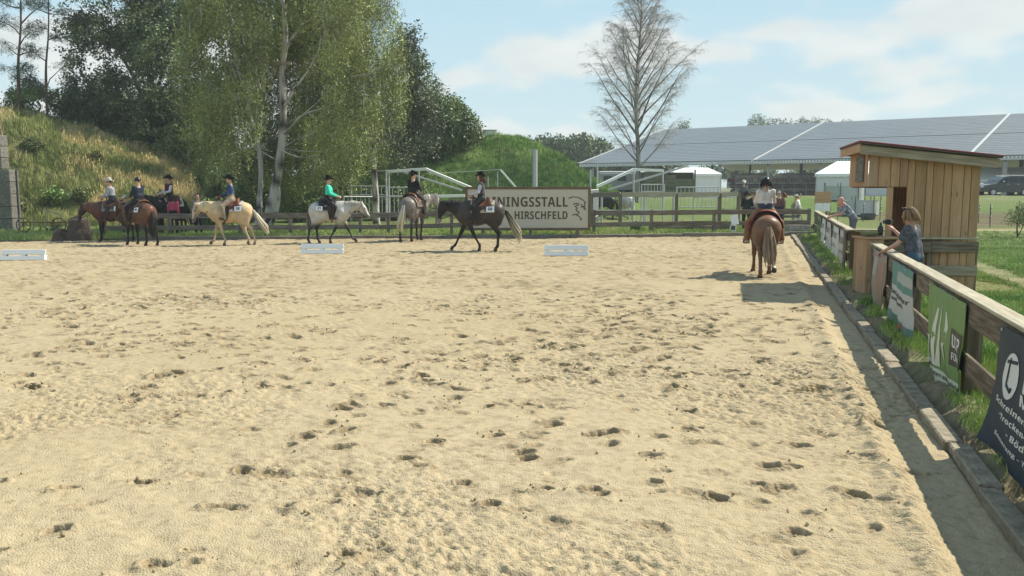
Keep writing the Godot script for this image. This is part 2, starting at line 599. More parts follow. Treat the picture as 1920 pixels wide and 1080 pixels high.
func sand_strip(d0: float, d1: float, x0: float, x1: float, step: float, drop: float, detail: float, parent: Node) -> void:
	var cols := int((x1 - x0) / step) + 1
	var rows := int((d1 - d0) / step) + 1
	var hy := PackedFloat32Array()
	var wet_shade := PackedFloat32Array()
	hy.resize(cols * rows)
	wet_shade.resize(cols * rows)
	for i in rows:
		for j in cols:
			hy[i * cols + j] = sand_base(x0 + j * step, d0 + i * step, detail)
	for h in prints:
		var px: float = h[0]
		var pd: float = h[1]
		if pd < d0 - 0.4 or pd > d1 + 0.4: continue
		var deep: float = h[2]
		var ct := cos(h[3])
		var st := sin(h[3])
		var rx: float = h[4]
		var rz: float = h[5]
		var sd: float = h[6]
		var reach := rz * 2.1
		var i0 := maxi(int((pd - reach - d0) / step), 0)
		var i1 := mini(int((pd + reach - d0) / step) + 1, rows - 1)
		var j0 := maxi(int((px - reach - x0) / step), 0)
		var j1 := mini(int((px + reach - x0) / step) + 1, cols - 1)
		for i in range(i0, i1 + 1):
			for j in range(j0, j1 + 1):
				var ux := x0 + j * step - px
				var uz := d0 + i * step - pd
				var a := (ux * ct + uz * st) / rz
				var c := (uz * ct - ux * st) / rx
				var r := sqrt(a * a + c * c)
				if r > 2.1: continue
				r += 0.38 * fn_fine.get_noise_2d(ux * 3.2 + sd, uz * 3.2 - sd)
				var g := fn_grit.get_noise_2d(ux * 1.3 + sd, uz * 1.3 + 3.0)
				var pit := 1.0 - smoothstep(0.66, 1.0, r)
				var rim := exp(-(r - 1.22) * (r - 1.22) / 0.09) * (0.55 + 0.45 * a)
				var q := i * cols + j
				hy[q] += minf(deep, 0.035) * rim * 0.55 * (1.0 + 0.6 * g) - deep * pit * (1.0 + 0.35 * g)
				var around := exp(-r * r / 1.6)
				wet_shade[q] = maxf(wet_shade[q], minf(1.0, (pit * 0.9 + maxf(rim, 0.0) * 0.6 + around * maxf(0.0, 0.5 + 1.6 * g) * 0.5) * (0.15 + deep * 20.0)))  # darkest in the pits: damp turned-up sand plus shade painted into the colour
	var b := MB.new()
	var p := PackedVector3Array()
	var cs := PackedColorArray()
	p.resize(cols * rows)
	cs.resize(cols * rows)
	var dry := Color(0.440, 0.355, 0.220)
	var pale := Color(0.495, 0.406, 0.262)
	var damp_shade := Color(0.225, 0.170, 0.098)  # damp sand, and also the shade painted into prints and hollows
	for i in rows:
		for j in cols:
			var q := i * cols + j
			var xx := x0 + j * step
			var dd := d0 + i * step
			var edge := drop if i < 2 else 0.0
			p[q] = Vector3(xx, hy[q] - edge, -dd)
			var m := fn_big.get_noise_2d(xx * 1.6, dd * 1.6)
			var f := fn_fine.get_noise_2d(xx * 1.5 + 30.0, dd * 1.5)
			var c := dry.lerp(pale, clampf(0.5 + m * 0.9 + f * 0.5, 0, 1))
			cs[q] = c.lerp(damp_shade, clampf(wet_shade[q] * 0.75 + maxf(0.0, f * 0.8 + m * 0.6 - 0.12) * 0.7 + maxf(0.0, -fn_grit.get_noise_2d(xx * 0.8 + 50.0, dd * 0.8) - 0.12) * 0.9 + maxf(0.0, -fn_grit.get_noise_2d(xx, dd) - 0.05) * 1.6 * clampf(0.2 + 1.6 * fn_mid.get_noise_2d(xx * 0.45 + 31.0, dd * 0.6), 0.0, 1.0), 0, 0.85))  # same dark tone in specks and in the lows of the grit
	b.grid(p, cols)
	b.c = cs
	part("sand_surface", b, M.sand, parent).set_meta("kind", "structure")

# hoof prints everywhere, thicker where the horses have worked most
func make_prints() -> void:
	var lr := RandomNumberGenerator.new()
	lr.seed = 411
	for k in 19000:
		var pd := 3.5 + 32.5 * sqrt(lr.randf())
		var px := lr.randf_range(-0.72 * pd - 1.5, kerb_x(pd) - 0.1)
		var busy := fn_big.get_noise_2d(px * 2.2, pd * 2.2 + 40.0) + 0.5 * fn_mid.get_noise_2d(px * 0.5, pd * 0.5)
		if lr.randf() > clampf(0.55 + busy * 0.9, 0.22, 1.0): continue
		if outside(px, pd) > -0.25: continue
		var deep := lr.randf_range(0.2, 1.0)
		deep = 0.009 + 0.031 * pow(deep, 4.5) + 0.018 * deep
		var rx := lr.randf_range(0.040, 0.078)
		prints.append([px, pd, deep, lr.randf_range(-0.9, 0.9) + (0.0 if lr.randf() < 0.5 else PI), rx, rx * lr.randf_range(1.0, 1.9), lr.randf() * 90.0])

func arena_sand() -> void:
	make_prints()
	M.sand = vmat(0.95, noise_tex(0.13, Color(0.76, 0.755, 0.74), Color(1, 1, 1), 512, 4, 61))
	M.sand.uv1_triplanar = true
	M.sand.uv1_world_triplanar = true
	M.sand.uv1_scale = Vector3(1.3, 1.3, 1.3)
	M.sand.normal_enabled = true
	M.sand.normal_texture = bump_tex(0.09, 12.0, 512, 5, 62)
	M.sand.normal_scale = 0.5
	M.sand.metallic_specular = 0.1
	var o := Node3D.new()
	o.name = "arena_sand"
	add_child(o)
	o.set_meta("kind", "structure")
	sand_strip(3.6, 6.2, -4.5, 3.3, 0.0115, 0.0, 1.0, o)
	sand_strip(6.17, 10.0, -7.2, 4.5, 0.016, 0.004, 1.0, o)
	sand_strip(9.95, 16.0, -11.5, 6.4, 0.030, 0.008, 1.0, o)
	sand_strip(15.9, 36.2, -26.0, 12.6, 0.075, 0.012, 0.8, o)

# old concrete edging along the side and weathered sleepers along the back
func kerbs() -> void:
	var k := thing("concrete_kerb", "worn concrete edging strip between the sand and the side fence", "kerb")
	var d := 3.4
	while d < 35.0:
		var l := rf(0.95, 1.05)
		var b := MB.new()
		var g := rf(0.40, 0.52)
		b.col = Color(g * 0.66, g * 0.56, g * 0.41)
		var a := Vector3(kerb_x(d) + 0.12 + rf(-0.025, 0.025), rf(-0.098, -0.075), -d)
		var e := Vector3(kerb_x(d + l) + 0.12 + rf(-0.025, 0.025), rf(-0.098, -0.075), -(d + l - 0.012))
		b.board(a, e, Vector3(0, 1, 0), 0.26, 0.15, 0.012)
		part("concrete_slab", b, M.concrete, k)
		d += l
	var s := thing("sleeper_edging", "low dark timber edging along the back of the sand", "edging")
	var x := -14.6
	while x < 11.6:
		var l := rf(2.2, 2.6)
		var b := MB.new()
		var a := Vector3(x, 0.02 + rf(-0.02, 0.02), -back_line(x) - 0.08)
		var e := Vector3(x + l - 0.02, 0.02 + rf(-0.02, 0.02), -back_line(x + l) - 0.08)
		b.board(a, e, Vector3(0, 1, 0), 0.22, 0.18, 0.015)
		part("sleeper", b, M.fence_grey, s)
		x += l

# ---------------------------------------------------------------- bodies: smooth union of tapered capsules, meshed with surface nets
class Body:
	var bones := []
	func bone(a: Vector3, b: Vector3, ra: float, rb: float, k := 0.06, flat := 1.0, id := 0) -> void:
		bones.append([a, b, ra, rb, k, flat, id])
	func build(cell: float, paint: Callable, into: MB) -> void:
		var lo := Vector3(1e9, 1e9, 1e9)
		var hi := -lo
		for o in bones:
			var r: float = maxf(o[2], o[3]) * maxf(1.0, o[5]) + o[4] + cell * 2.5
			lo = lo.min(o[0] - Vector3(r, r, r)).min(o[1] - Vector3(r, r, r))
			hi = hi.max(o[0] + Vector3(r, r, r)).max(o[1] + Vector3(r, r, r))
		var nx := int((hi.x - lo.x) / cell) + 2
		var ny := int((hi.y - lo.y) / cell) + 2
		var nz := int((hi.z - lo.z) / cell) + 2
		var sy := nx
		var sz := nx * ny
		var f := PackedFloat32Array()
		f.resize(nx * ny * nz)
		f.fill(9.0)
		var near := PackedFloat32Array()
		near.resize(nx * ny * nz)
		near.fill(9.0)
		var ids := PackedByteArray()
		ids.resize(nx * ny * nz)
		for o in bones:
			var a: Vector3 = o[0]
			var b: Vector3 = o[1]
			var ra: float = o[2]
			var dr: float = o[3] - ra
			var k: float = o[4]
			var flat: float = o[5]
			var id: int = o[6]
			var inv := Vector3(1, 1, 1.0 / flat)
			var m := maxf(ra, o[3])
			var pad := Vector3(m, m, m * flat) + Vector3(1, 1, 1) * (k * 0.6 + cell * 1.6)
			var p0 := ((a.min(b) - pad - lo) / cell)
			var p1 := ((a.max(b) + pad - lo) / cell)
			var ab := (b - a) * inv
			var l2 := maxf(ab.length_squared(), 1e-9)
			for z in range(maxi(int(p0.z), 0), mini(int(p1.z) + 2, nz)):
				for y in range(maxi(int(p0.y), 0), mini(int(p1.y) + 2, ny)):
					var row := z * sz + y * sy
					for x in range(maxi(int(p0.x), 0), mini(int(p1.x) + 2, nx)):
						var q := (lo + Vector3(x, y, z) * cell - a) * inv
						var t := clampf(q.dot(ab) / l2, 0.0, 1.0)
						var dd := ((q - ab * t).length() - ra - dr * t) * (flat if flat < 1.0 else 1.0)
						var i := row + x
						if dd < near[i]:
							near[i] = dd
							ids[i] = id
						var e := f[i]
						var h := k - absf(e - dd)
						f[i] = (minf(e, dd) - (h * h * 0.25 / k if h > 0.0 else 0.0))
		# surface nets
		var at := PackedInt32Array()
		at.resize(nx * ny * nz)
		at.fill(-1)
		var first := into.v.size()
		var verts := PackedVector3Array()
		var vid := PackedByteArray()
		var off := PackedInt32Array([0, 1, sy, sy + 1, sz, sz + 1, sz + sy, sz + sy + 1])
		var corner := PackedVector3Array([Vector3(0, 0, 0), Vector3(1, 0, 0), Vector3(0, 1, 0), Vector3(1, 1, 0), Vector3(0, 0, 1), Vector3(1, 0, 1), Vector3(0, 1, 1), Vector3(1, 1, 1)])
		var ea := PackedInt32Array([0, 2, 4, 6, 0, 1, 4, 5, 0, 1, 2, 3])
		var eb := PackedInt32Array([1, 3, 5, 7, 2, 3, 6, 7, 4, 5, 6, 7])
		for z in nz - 1:
			for y in ny - 1:
				var row := z * sz + y * sy
				for x in nx - 1:
					var i := row + x
					if f[i] > 1.0: continue
					var inside := 0
					for o in off:
						if f[i + o] < 0.0: inside += 1
					if inside == 0 or inside == 8: continue
					var s := Vector3()
					var c := 0
					for e in 12:
						var fa := f[i + off[ea[e]]]
						var fb := f[i + off[eb[e]]]
						if (fa < 0.0) != (fb < 0.0):
							s += corner[ea[e]].lerp(corner[eb[e]], fa / (fa - fb))
							c += 1
					var best := 0
					for o in 8:
						if near[i + off[o]] < near[i + off[best]]: best = o
					at[i] = verts.size()
					verts.append(lo + (Vector3(x, y, z) + s / c) * cell)
					vid.append(ids[i + off[best]])
		var nn := PackedVector3Array()
		nn.resize(verts.size())
		var ix := PackedInt32Array()
		var st := [1, sy, sz]
		for z in range(1, nz - 1):
			for y in range(1, ny - 1):
				var row := z * sz + y * sy
				for x in range(1, nx - 1):
					var i := row + x
					if at[i] < 0: continue
					var inside := f[i] < 0.0
					for ax in 3:
						if inside == (f[i + st[ax]] < 0.0): continue
						var u: int = st[(ax + 1) % 3]
						var w: int = st[(ax + 2) % 3]
						var q0 := at[i]
						var q1 := at[i - u]
						var q2 := at[i - u - w]
						var q3 := at[i - w]
						if q1 < 0 or q2 < 0 or q3 < 0: continue
						if inside:
							var sw := q1
							q1 = q3
							q3 = sw
						# corners so that the front is clockwise
						ix.append(q0); ix.append(q1); ix.append(q2)
						ix.append(q0); ix.append(q2); ix.append(q3)
						var fnn := (verts[q2] - verts[q0]).cross(verts[q1] - verts[q3])
						if fnn.dot(Vector3.ZERO) == 0.0:
							nn[q0] += fnn; nn[q1] += fnn; nn[q2] += fnn; nn[q3] += fnn
		for i in verts.size():
			into.v.append(verts[i])
			into.n.append(nn[i].normalized())
			into.c.append(paint.call(verts[i], vid[i]))
			into.uv.append(Vector2(verts[i].x, verts[i].y))
		for i in ix: into.ix.append(i + first)

var head_mb: MB
var hand_mb: MB

func make_head() -> void:
	var b := Body.new()
	b.bone(Vector3(-0.014, 0.028, 0), Vector3(0.0, 0.026, 0), 0.089, 0.086, 0.03, 0.84)
	b.bone(Vector3(0.02, -0.01, 0), Vector3(0.034, -0.045, 0), 0.066, 0.054, 0.04, 0.90)
	b.bone(Vector3(0.05, -0.078, 0), Vector3(0.066, -0.096, 0), 0.034, 0.020, 0.03)
	b.bone(Vector3(0.084, 0.004, 0), Vector3(0.106, -0.030, 0), 0.008, 0.013, 0.015)
	b.bone(Vector3(0.088, -0.060, -0.012), Vector3(0.088, -0.060, 0.012), 0.011, 0.011, 0.012)
	for s in [-1.0, 1.0]:
		b.bone(Vector3(0.076, 0.024, 0.012 * s), Vector3(0.066, 0.022, 0.045 * s), 0.013, 0.011, 0.014)
		b.bone(Vector3(0.058, -0.026, 0.034 * s), Vector3(0.048, -0.04, 0.042 * s), 0.024, 0.02, 0.03)
		b.bone(Vector3(0.0, -0.066, 0.042 * s), Vector3(0.045, -0.086, 0.026 * s), 0.026, 0.022, 0.03)
		b.bone(Vector3(-0.006, 0.010, 0.078 * s), Vector3(-0.004, -0.022, 0.074 * s), 0.017, 0.011, 0.008)
	b.bone(Vector3(-0.022, -0.05, 0), Vector3(-0.030, -0.175, 0), 0.052, 0.056, 0.03)
	head_mb = MB.new()
	var paint := func(p: Vector3, _id: int) -> Color:
		for s in [-1.0, 1.0]:
			if p.x > 0.05 and Vector2(p.y - 0.004, p.z - 0.032 * s).length() < 0.011: return Color(0.12, 0.10, 0.09)
			if p.x > 0.05 and absf(p.y - 0.026) < 0.006 and absf(p.z - 0.034 * s) < 0.019: return Color(0.42, 0.34, 0.30)
		if p.x > 0.07 and absf(p.y + 0.060) < 0.009 and absf(p.z) < 0.026: return Color(0.85, 0.55, 0.52)
		return Color(1, 1, 1)
	b.build(0.0075, paint, head_mb)

func make_hand() -> void:
	var b := Body.new()
	b.bone(Vector3(-0.03, 0, 0), Vector3(0.02, 0, 0), 0.024, 0.026, 0.02)
	for i in 4:
		var z := -0.033 + 0.022 * i
		var l: float = [0.80, 0.96, 1.0, 0.90][i]
		b.bone(Vector3(0.015, 0, z * 0.6), Vector3(0.088, 0.002, z), 0.013, 0.012, 0.014)
		var k1 := Vector3(0.088, 0.002, z)
		var k2 := k1 + Vector3(0.036, -0.018, 0) * l
		var k3 := k2 + Vector3(0.010, -0.030, 0) * l
		var k4 := k3 + Vector3(-0.016, -0.016, 0) * l
		b.bone(k1, k2, 0.0098, 0.0088, 0.004)
		b.bone(k2, k3, 0.0088, 0.0082, 0.004)
		b.bone(k3, k4, 0.0082, 0.0074, 0.004)
	b.bone(Vector3(0.022, -0.006, 0.022), Vector3(0.056, -0.020, 0.046), 0.014, 0.011, 0.010)
	b.bone(Vector3(0.056, -0.020, 0.046), Vector3(0.088, -0.036, 0.040), 0.011, 0.0088, 0.004)
	hand_mb = MB.new()
	b.build(0.006, func(_p: Vector3, _i: int) -> Color: return Color(1, 1, 1), hand_mb)

# clothing over some of the bones of a body
func garment(bones: Array, ids: Array, grow: float, cell: float, paint: Callable) -> MB:
	var b := Body.new()
	for o in bones:
		if o[6] in ids:
			b.bone(o[0], o[1], o[2] + grow, o[3] + grow, o[4], o[5], o[6])
	var m := MB.new()
	b.build(cell, paint, m)
	# folds: push the cloth in and out, then smooth normals again
	for i in m.v.size():
		var q := m.v[i]
		m.v[i] = q + m.n[i] * 0.007 * fn_fine.get_noise_3d(q.x * 2.2, q.y * 3.4 + q.x, q.z * 2.2)
		m.n[i] = Vector3.ZERO
	for i in range(0, m.ix.size(), 3):
		var a := m.ix[i]
		var e := m.ix[i + 1]
		var c := m.ix[i + 2]
		var fnn := (m.v[c] - m.v[a]).cross(m.v[e] - m.v[a])
		m.n[a] += fnn; m.n[e] += fnn; m.n[c] += fnn
	for i in m.v.size(): m.n[i] = m.n[i].normalized()
	return m

# a person; pose and clothes come in a dictionary. Faces +x, stands on y = 0, about 1.7 m before scaling.
# bone ids: 1 torso 2 upper arm 3 forearm 4 pelvis 5 thigh 6 shank 7 foot 8 neck
func person(label: String, at: Vector3, turn: float, o: Dictionary, group := "") -> Node3D:
	var t := thing("person", label, "person", at, turn, group)
	var sc: float = o.get("scale", 1.0)
	t.scale = Vector3(sc, sc, sc)
	var lean: float = o.get("lean", 0.0)
	var rot := Basis(Vector3(0, 0, 1), -lean)
	var hipc := Vector3(0, 0.93, 0)
	var up := func(p: Vector3) -> Vector3: return hipc + rot * (p - hipc)
	var wide: float = o.get("wide", 1.0)
	var fem: bool = o.get("fem", true)
	var sk: Color = o.get("skin", Color(0.52, 0.32, 0.23))
	var cell: float = o.get("cell", 0.024)
	var b := Body.new()
	var sh := (0.155 if fem else 0.178) * wide
	# torso
	for s in [-1.0, 1.0]:
		b.bone(Vector3(0, 0.92, 0.075 * s * wide), up.call(Vector3(0, 1.08, 0.055 * s * wide)), 0.100 * wide, 0.088 * wide, 0.07, 1.0, 4)
		b.bone(up.call(Vector3(0, 1.08, 0.055 * s * wide)), up.call(Vector3(0.012, 1.28, 0.072 * s * wide)), 0.090 * wide, 0.100, 0.07, 1.0, 1)
		b.bone(up.call(Vector3(0.005, 1.29, 0.07 * s)), up.call(Vector3(-0.005, 1.372, sh * s)), 0.082, 0.050, 0.06, 1.0, 1)
		if fem: b.bone(up.call(Vector3(0.075, 1.245, 0.07 * s)), up.call(Vector3(0.078, 1.235, 0.07 * s)), 0.052, 0.050, 0.04, 1.0, 1)
	b.bone(up.call(Vector3(-0.012, 1.38, 0)), up.call(Vector3(0.0, 1.50, 0)), 0.060, 0.052, 0.05, 1.0, 8)
	var hands := []
	for k in 2:
		var s := 1.0 if k == 0 else -1.0
		var arm: Array = o.get("arm_r" if k == 0 else "arm_l", [Vector3(-0.03, -0.28, 0.05), Vector3(0.05, -0.25, 0.0)])
		var shp: Vector3 = up.call(Vector3(-0.005, 1.37, sh * s))
		var el: Vector3 = shp + Vector3(arm[0].x, arm[0].y, arm[0].z * s).normalized() * 0.285
		var wr: Vector3 = el + Vector3(arm[1].x, arm[1].y, arm[1].z * s).normalized() * 0.245
		if o.get("short", false):
			b.bone(shp, shp.lerp(el, 0.58), 0.050, 0.046, 0.04, 1.0, 2)
			b.bone(shp.lerp(el, 0.5), el, 0.044, 0.038, 0.03, 1.0, 9)
		else:
			b.bone(shp, el, 0.047, 0.038, 0.04, 1.0, 2)
		b.bone(el, wr, 0.040, 0.027, 0.03, 1.0, 3)
		hands.append([wr, (wr - el).normalized(), s])
		var leg: Array = o.get("leg_r" if k == 0 else "leg_l", [Vector3(0.03, -0.43, 0.02), Vector3(-0.02, -0.42, 0.0)])
		var hp := Vector3(0, 0.89, 0.092 * s * wide)
		var kn: Vector3 = hp + Vector3(leg[0].x, leg[0].y, leg[0].z * s).normalized() * 0.42
		var an: Vector3 = kn + Vector3(leg[1].x, leg[1].y, leg[1].z * s).normalized() * 0.41
		var toe: Vector3 = o.get("toe", Vector3(0.17, -0.045, 0.03))
		b.bone(hp, kn, 0.092 * wide, 0.058, 0.06, 1.0, 5)
		b.bone(kn, an, 0.058, 0.040, 0.04, 1.0, 6)
		b.bone(an + Vector3(-0.03, -0.035, 0), an + Vector3(toe.x, toe.y, toe.z * s), 0.040, 0.030, 0.03, 1.0, 7)
	var shirt: Color = o.get("shirt", Color(0.5, 0.5, 0.5))
	var shirt2: Color = o.get("shirt2", shirt)
	var pants: Color = o.get("pants", Color(0.03, 0.035, 0.05))
	var boots: Color = o.get("boots", Color(0.06, 0.04, 0.03))
	var short_sleeve: bool = o.get("short", false)
	var body := MB.new()
	b.build(cell * 1.25, func(_p: Vector3, id: int) -> Color:
		if id == 1: return shirt
		if id == 2: return shirt
		if id == 3: return sk if short_sleeve or o.get("bare_forearm", false) else shirt
		if id == 4 or id == 5: return pants
		if id == 6: return o.get("shank", pants)
		if id == 7: return boots
		return sk, body)
	var hb := Basis(Vector3(0, 1, 0), o.get("head_yaw", 0.0)) * Basis(Vector3(0, 0, 1), -lean * 0.5 - o.get("head_pitch", 0.0))
	var hx := Transform3D(hb, up.call(Vector3(0.018, 1.600, 0)))
	body.add(head_mb, hx, sk, true)
	for h in hands:
		var x: Vector3 = h[1]
		var y := Vector3(0, 1, 0) if absf(x.y) < 0.85 else Vector3(0, 0, h[2])
		y = (y - x * x.dot(y)).normalized()
		var bs := Basis(x, y, x.cross(y))
		if h[2] > 0: bs = Basis(x, y, x.cross(y)) * Basis.from_scale(Vector3(1, 1, -1))
		var hm := MB.new()
		hm.add(hand_mb, Transform3D(bs, h[0] + x * 0.012), o.get("glove", sk), true)
		if h[2] > 0:
			var fx := PackedInt32Array()
			for i in range(0, hm.ix.size(), 3):
				fx.append(hm.ix[i]); fx.append(hm.ix[i + 2]); fx.append(hm.ix[i + 1])
			hm.ix = fx
		body.add(hm, Transform3D())
	part("body", body, M.skin, t)
	var lr := RandomNumberGenerator.new()
	lr.seed = hash(label)
	var pat: String = o.get("pattern", "")
	var shirt_paint := func(p: Vector3, _id: int) -> Color:
		if pat == "stripes": return shirt if fposmod(p.z * 26.0 + p.x * 6.0, 1.0) < 0.5 else shirt2
		if pat == "mottle": return shirt.lerp(shirt2, clampf(0.5 + 1.5 * fn_fine.get_noise_3d(p.x * 4.0, p.y * 4.0, p.z * 4.0), 0, 1))
		return shirt
	part("shirt", garment(b.bones, ([1, 2] if short_sleeve else [1, 2, 3]) + ([4] if o.get("untucked", false) else []), 0.014 if o.get("untucked", false) else 0.010, cell, shirt_paint), M.cloth, t)
	part("trousers", garment(b.bones, [4, 5, 6] if not o.get("skirt", false) else [4, 5], 0.009, cell, func(_p: Vector3, id: int) -> Color: return o.get("shank", pants) if id == 6 else pants), M.cloth, t)
	part("boots", garment(b.bones, [7], 0.010, cell * 0.9, func(_p: Vector3, _i: int) -> Color: return boots), M.leather, t)
	if o.has("vest"):
		var vc: Color = o.vest
		part("vest", garment(b.bones, [1], 0.022, cell, func(_p: Vector3, _i: int) -> Color: return vc), M.cloth, t)
	if o.has("chaps"):
		var cc: Color = o.chaps
		part("chaps", garment(b.bones, [5, 6], o.get("chap_grow", 0.036), cell, func(p: Vector3, _i: int) -> Color: return cc * (0.85 + 0.3 * fn_fine.get_noise_3d(p.x * 3, p.y * 3, p.z * 3))), M.leather, t)
	if o.has("collar"):
		var cb := MB.new()
		cb.col = o.collar
		cb.tube(PackedVector3Array([up.call(Vector3(0.055, 1.405, -0.03)), up.call(Vector3(0.0, 1.445, -0.062)), up.call(Vector3(-0.05, 1.455, 0)), up.call(Vector3(0.0, 1.445, 0.062)), up.call(Vector3(0.055, 1.405, 0.03))]), PackedFloat32Array([0.012, 0.014, 0.014, 0.014, 0.012]), 6)
		part("collar", cb, M.cloth, t)
	var hat: String = o.get("hat", "")
	if hat == "cowboy":
		var hm := cowboy_hat(o.get("hat_col", Color(0.012, 0.012, 0.013)))
		var q := part("hat", hm, M.cloth, t)
		q.transform = hx * Transform3D(Basis(Vector3(0, 0, 1), 0.02).scaled(Vector3(1.18, 1.22, 1.16)), Vector3(-0.006, 0.050, 0))
	elif hat == "helmet":
		var q := part("helmet", helmet(), M.gloss_black, t)
		q.transform = hx * Transform3D(Basis(), Vector3(-0.008, 0.022, 0))
	elif hat == "cap":
		var q := part("cap", cap(o.get("hat_col", Color(0.5, 0.45, 0.35))), M.cloth, t)
		q.transform = hx * Transform3D(Basis(), Vector3(-0.008, 0.035, 0))
	var hair: String = o.get("hair", "short")
	if hair != "none":
		var hc: Color = o.get("hair_col", Color(0.05, 0.032, 0.02))
		var q := part("hair", hair_shape(hair, hc, lr), M.hair, t)
		q.transform = hx
	return t

func hair_shape(kind: String, hc: Color, lr: RandomNumberGenerator) -> MB:
	var m := MB.new()
	m.col = hc * 0.7
	m.ball(Transform3D(Basis(Vector3(0, 0, 1), 0.25), Vector3(-0.022, 0.042, 0)), 0.097, 0.092, 0.084, 9)
	var many := 60 if kind == "short" else 130
	for i in many:
		m.col = hc * lr.randf_range(0.6, 1.45)
		var a := lr.randf_range(0.9, TAU - 0.9) 
		var e := lr.randf_range(0.15, 1.5)
		var root := Vector3(-0.024 + 0.092 * cos(a) * cos(e), 0.036 + 0.095 * sin(e), 0.085 * sin(a) * cos(e))
		var out := (root - Vector3(-0.024, 0.03, 0)).normalized()
		var p := PackedVector3Array()
		var l := 0.075
		if kind == "long": l = lr.randf_range(0.20, 0.30)
		elif kind == "bob": l = lr.randf_range(0.15, 0.21)
		elif kind == "tail": l = 0.14
		var q := root
		var dir := Vector3(out.x * 0.5 - 0.12, -0.75, out.z * 0.6)
		if kind == "tail":
			dir = (Vector3(-0.125, 0.0, 0) - root).normalized()
		for s in 5:
			p.append(q)
			q += dir.normalized() * l / 4
			dir += Vector3(0.0, -0.55 if kind != "tail" else -0.9, -out.z * 0.25 if kind != "short" else 0.0)
			var c := Vector3(-0.02, 0.02, 0)
			if kind != "tail" and q.y > -0.09 and Vector3((q - c).x, (q - c).y, (q - c).z * 1.18).length() < 0.098: q = c + (q - c) * 0.098 / Vector3((q - c).x, (q - c).y, (q - c).z * 1.18).length()
		m.tube(p, PackedFloat32Array([0.010, 0.014, 0.014, 0.011, 0.003]), 4, false)
	return m

func cowboy_hat(c: Color) -> MB:
	var m := MB.new()
	m.col = c
	for under in 2:
		var p := PackedVector3Array()
		for i in 6:
			var f := i / 5.0
			for j in 29:
				var a := -TAU * j / 28
				var rx := lerpf(0.098, 0.172, f)
				var rz := lerpf(0.082, 0.145, f)
				var y := 0.075 * pow(absf(sin(a)), 2.2) * pow(f, 1.6) - 0.020 * f * absf(cos(a)) - (0.006 if under == 1 else 0.0)
				p.append(Vector3(rx * cos(a), y, rz * sin(a) * (1.0 - 0.10 * f)))
		m.grid(p, 29, under == 0)
	var p := PackedVector3Array()
	for i in 9:
		var f := i / 8.0
		for j in 29:
			var a := -TAU * j / 28
			var k := 1.0 - 0.20 * f if f < 0.82 else lerpf(0.836, 0.02, (f - 0.82) / 0.18)
			var y := 0.118 * minf(f / 0.82, 1.0)
			var q := Vector3(0.099 * k * cos(a), y, 0.083 * k * sin(a))
			if f > 0.5:
				q.y -= 0.030 * exp(-pow(q.z / 0.022, 2.0)) * smoothstep(0.6, 0.9, f)
				q.y += 0.010 * cos(a) * -1.0
				if q.x > 0.03: q.z *= 0.80
			p.append(q)
	m.grid(p, 29)
	m.col = c * 2.2 + Color(0.01, 0.008, 0.006)
	var band := PackedVector2Array([Vector2(1.0, 0.002), Vector2(1.03, 0.004), Vector2(1.01, 0.018), Vector2(0.96, 0.019)])
	m.lathe(Transform3D(Basis.from_scale(Vector3(0.100, 1, 0.084)), Vector3(0, 0.001, 0)), band, 24)
	return m

func helmet() -> MB:
	var m := MB.new()
	var prof := PackedVector2Array()
	for i in 10:
		var a := -0.25 + (PI / 2 + 0.25) * i / 9
		prof.append(Vector2(maxf(cos(a), 0.001), sin(a)))
	m.lathe(Transform3D(Basis.from_scale(Vector3(0.125, 0.118, 0.105)), Vector3(0, 0.0, 0)), prof, 24)
	var p := PackedVector3Array()
	for i in 4:
		for j in 13:
			var a := 1.0 - 2.0 * j / 12
			var r := 1.0 + 0.42 * i / 3.0 * cos(a * 1.3)
			p.append(Vector3(0.123 * r * cos(a), -0.012 - 0.012 * i / 3.0, 0.103 * r * sin(a)))
	m.grid(p, 13, true)
	m.ball(Transform3D(Basis(), Vector3(0, 0.117, 0)), 0.012, 0.006, 0.012, 6)
	for s in [-1.0, 1.0]:
		m.tube(PackedVector3Array([Vector3(0.02, -0.02, 0.098 * s), Vector3(0.03, -0.08, 0.075 * s), Vector3(0.04, -0.135, 0.0)]), PackedFloat32Array([0.007, 0.006, 0.006]), 5)
	return m

func cap(c: Color) -> MB:
	var m := MB.new()
	m.col = c
	var prof := PackedVector2Array()
	for i in 8:
		var a := PI / 2 * i / 7
		prof.append(Vector2(maxf(cos(a), 0.001), sin(a)))
	m.lathe(Transform3D(Basis.from_scale(Vector3(0.103, 0.082, 0.088)), Vector3()), prof, 20)
	var p := PackedVector3Array()
	for i in 4:
		for j in 11:
			var a := 0.9 - 1.8 * j / 10
			var r := 1.0 + 0.75 * i / 3.0 * cos(a * 1.4)
			p.append(Vector3(0.102 * r * cos(a), 0.006 - 0.012 * i / 3.0, 0.086 * r * sin(a)))
	m.grid(p, 11, true)
	return m

# ---------------------------------------------------------------- horses. A horse faces +x, stands on y = 0, withers at 1.55 m.
func hair_lock(m: MB, root: Vector3, dirs: Array, w: float, cols: Array, lr: RandomNumberGenerator) -> void:
	var p := PackedVector3Array([root])
	var q := root
	for d in dirs:
		q += d
		p.append(q)
	var r := PackedFloat32Array()
	for i in p.size():
		var f := float(i) / (p.size() - 1)
		r.append(w * (0.55 + 0.9 * f - 1.25 * f * f * f))
	var k := m.v.size()
	m.tube(p, r, 4, false, 0.55)
	var g := lr.randf_range(0.75, 1.25)
	for i in p.size():
		var f := float(i) / (p.size() - 1)
		var c: Color = cols[0].lerp(cols[1], smoothstep(0.15, 0.85, f)) * g
		for j in 5:
			m.c[k + i * 5 + j] = c

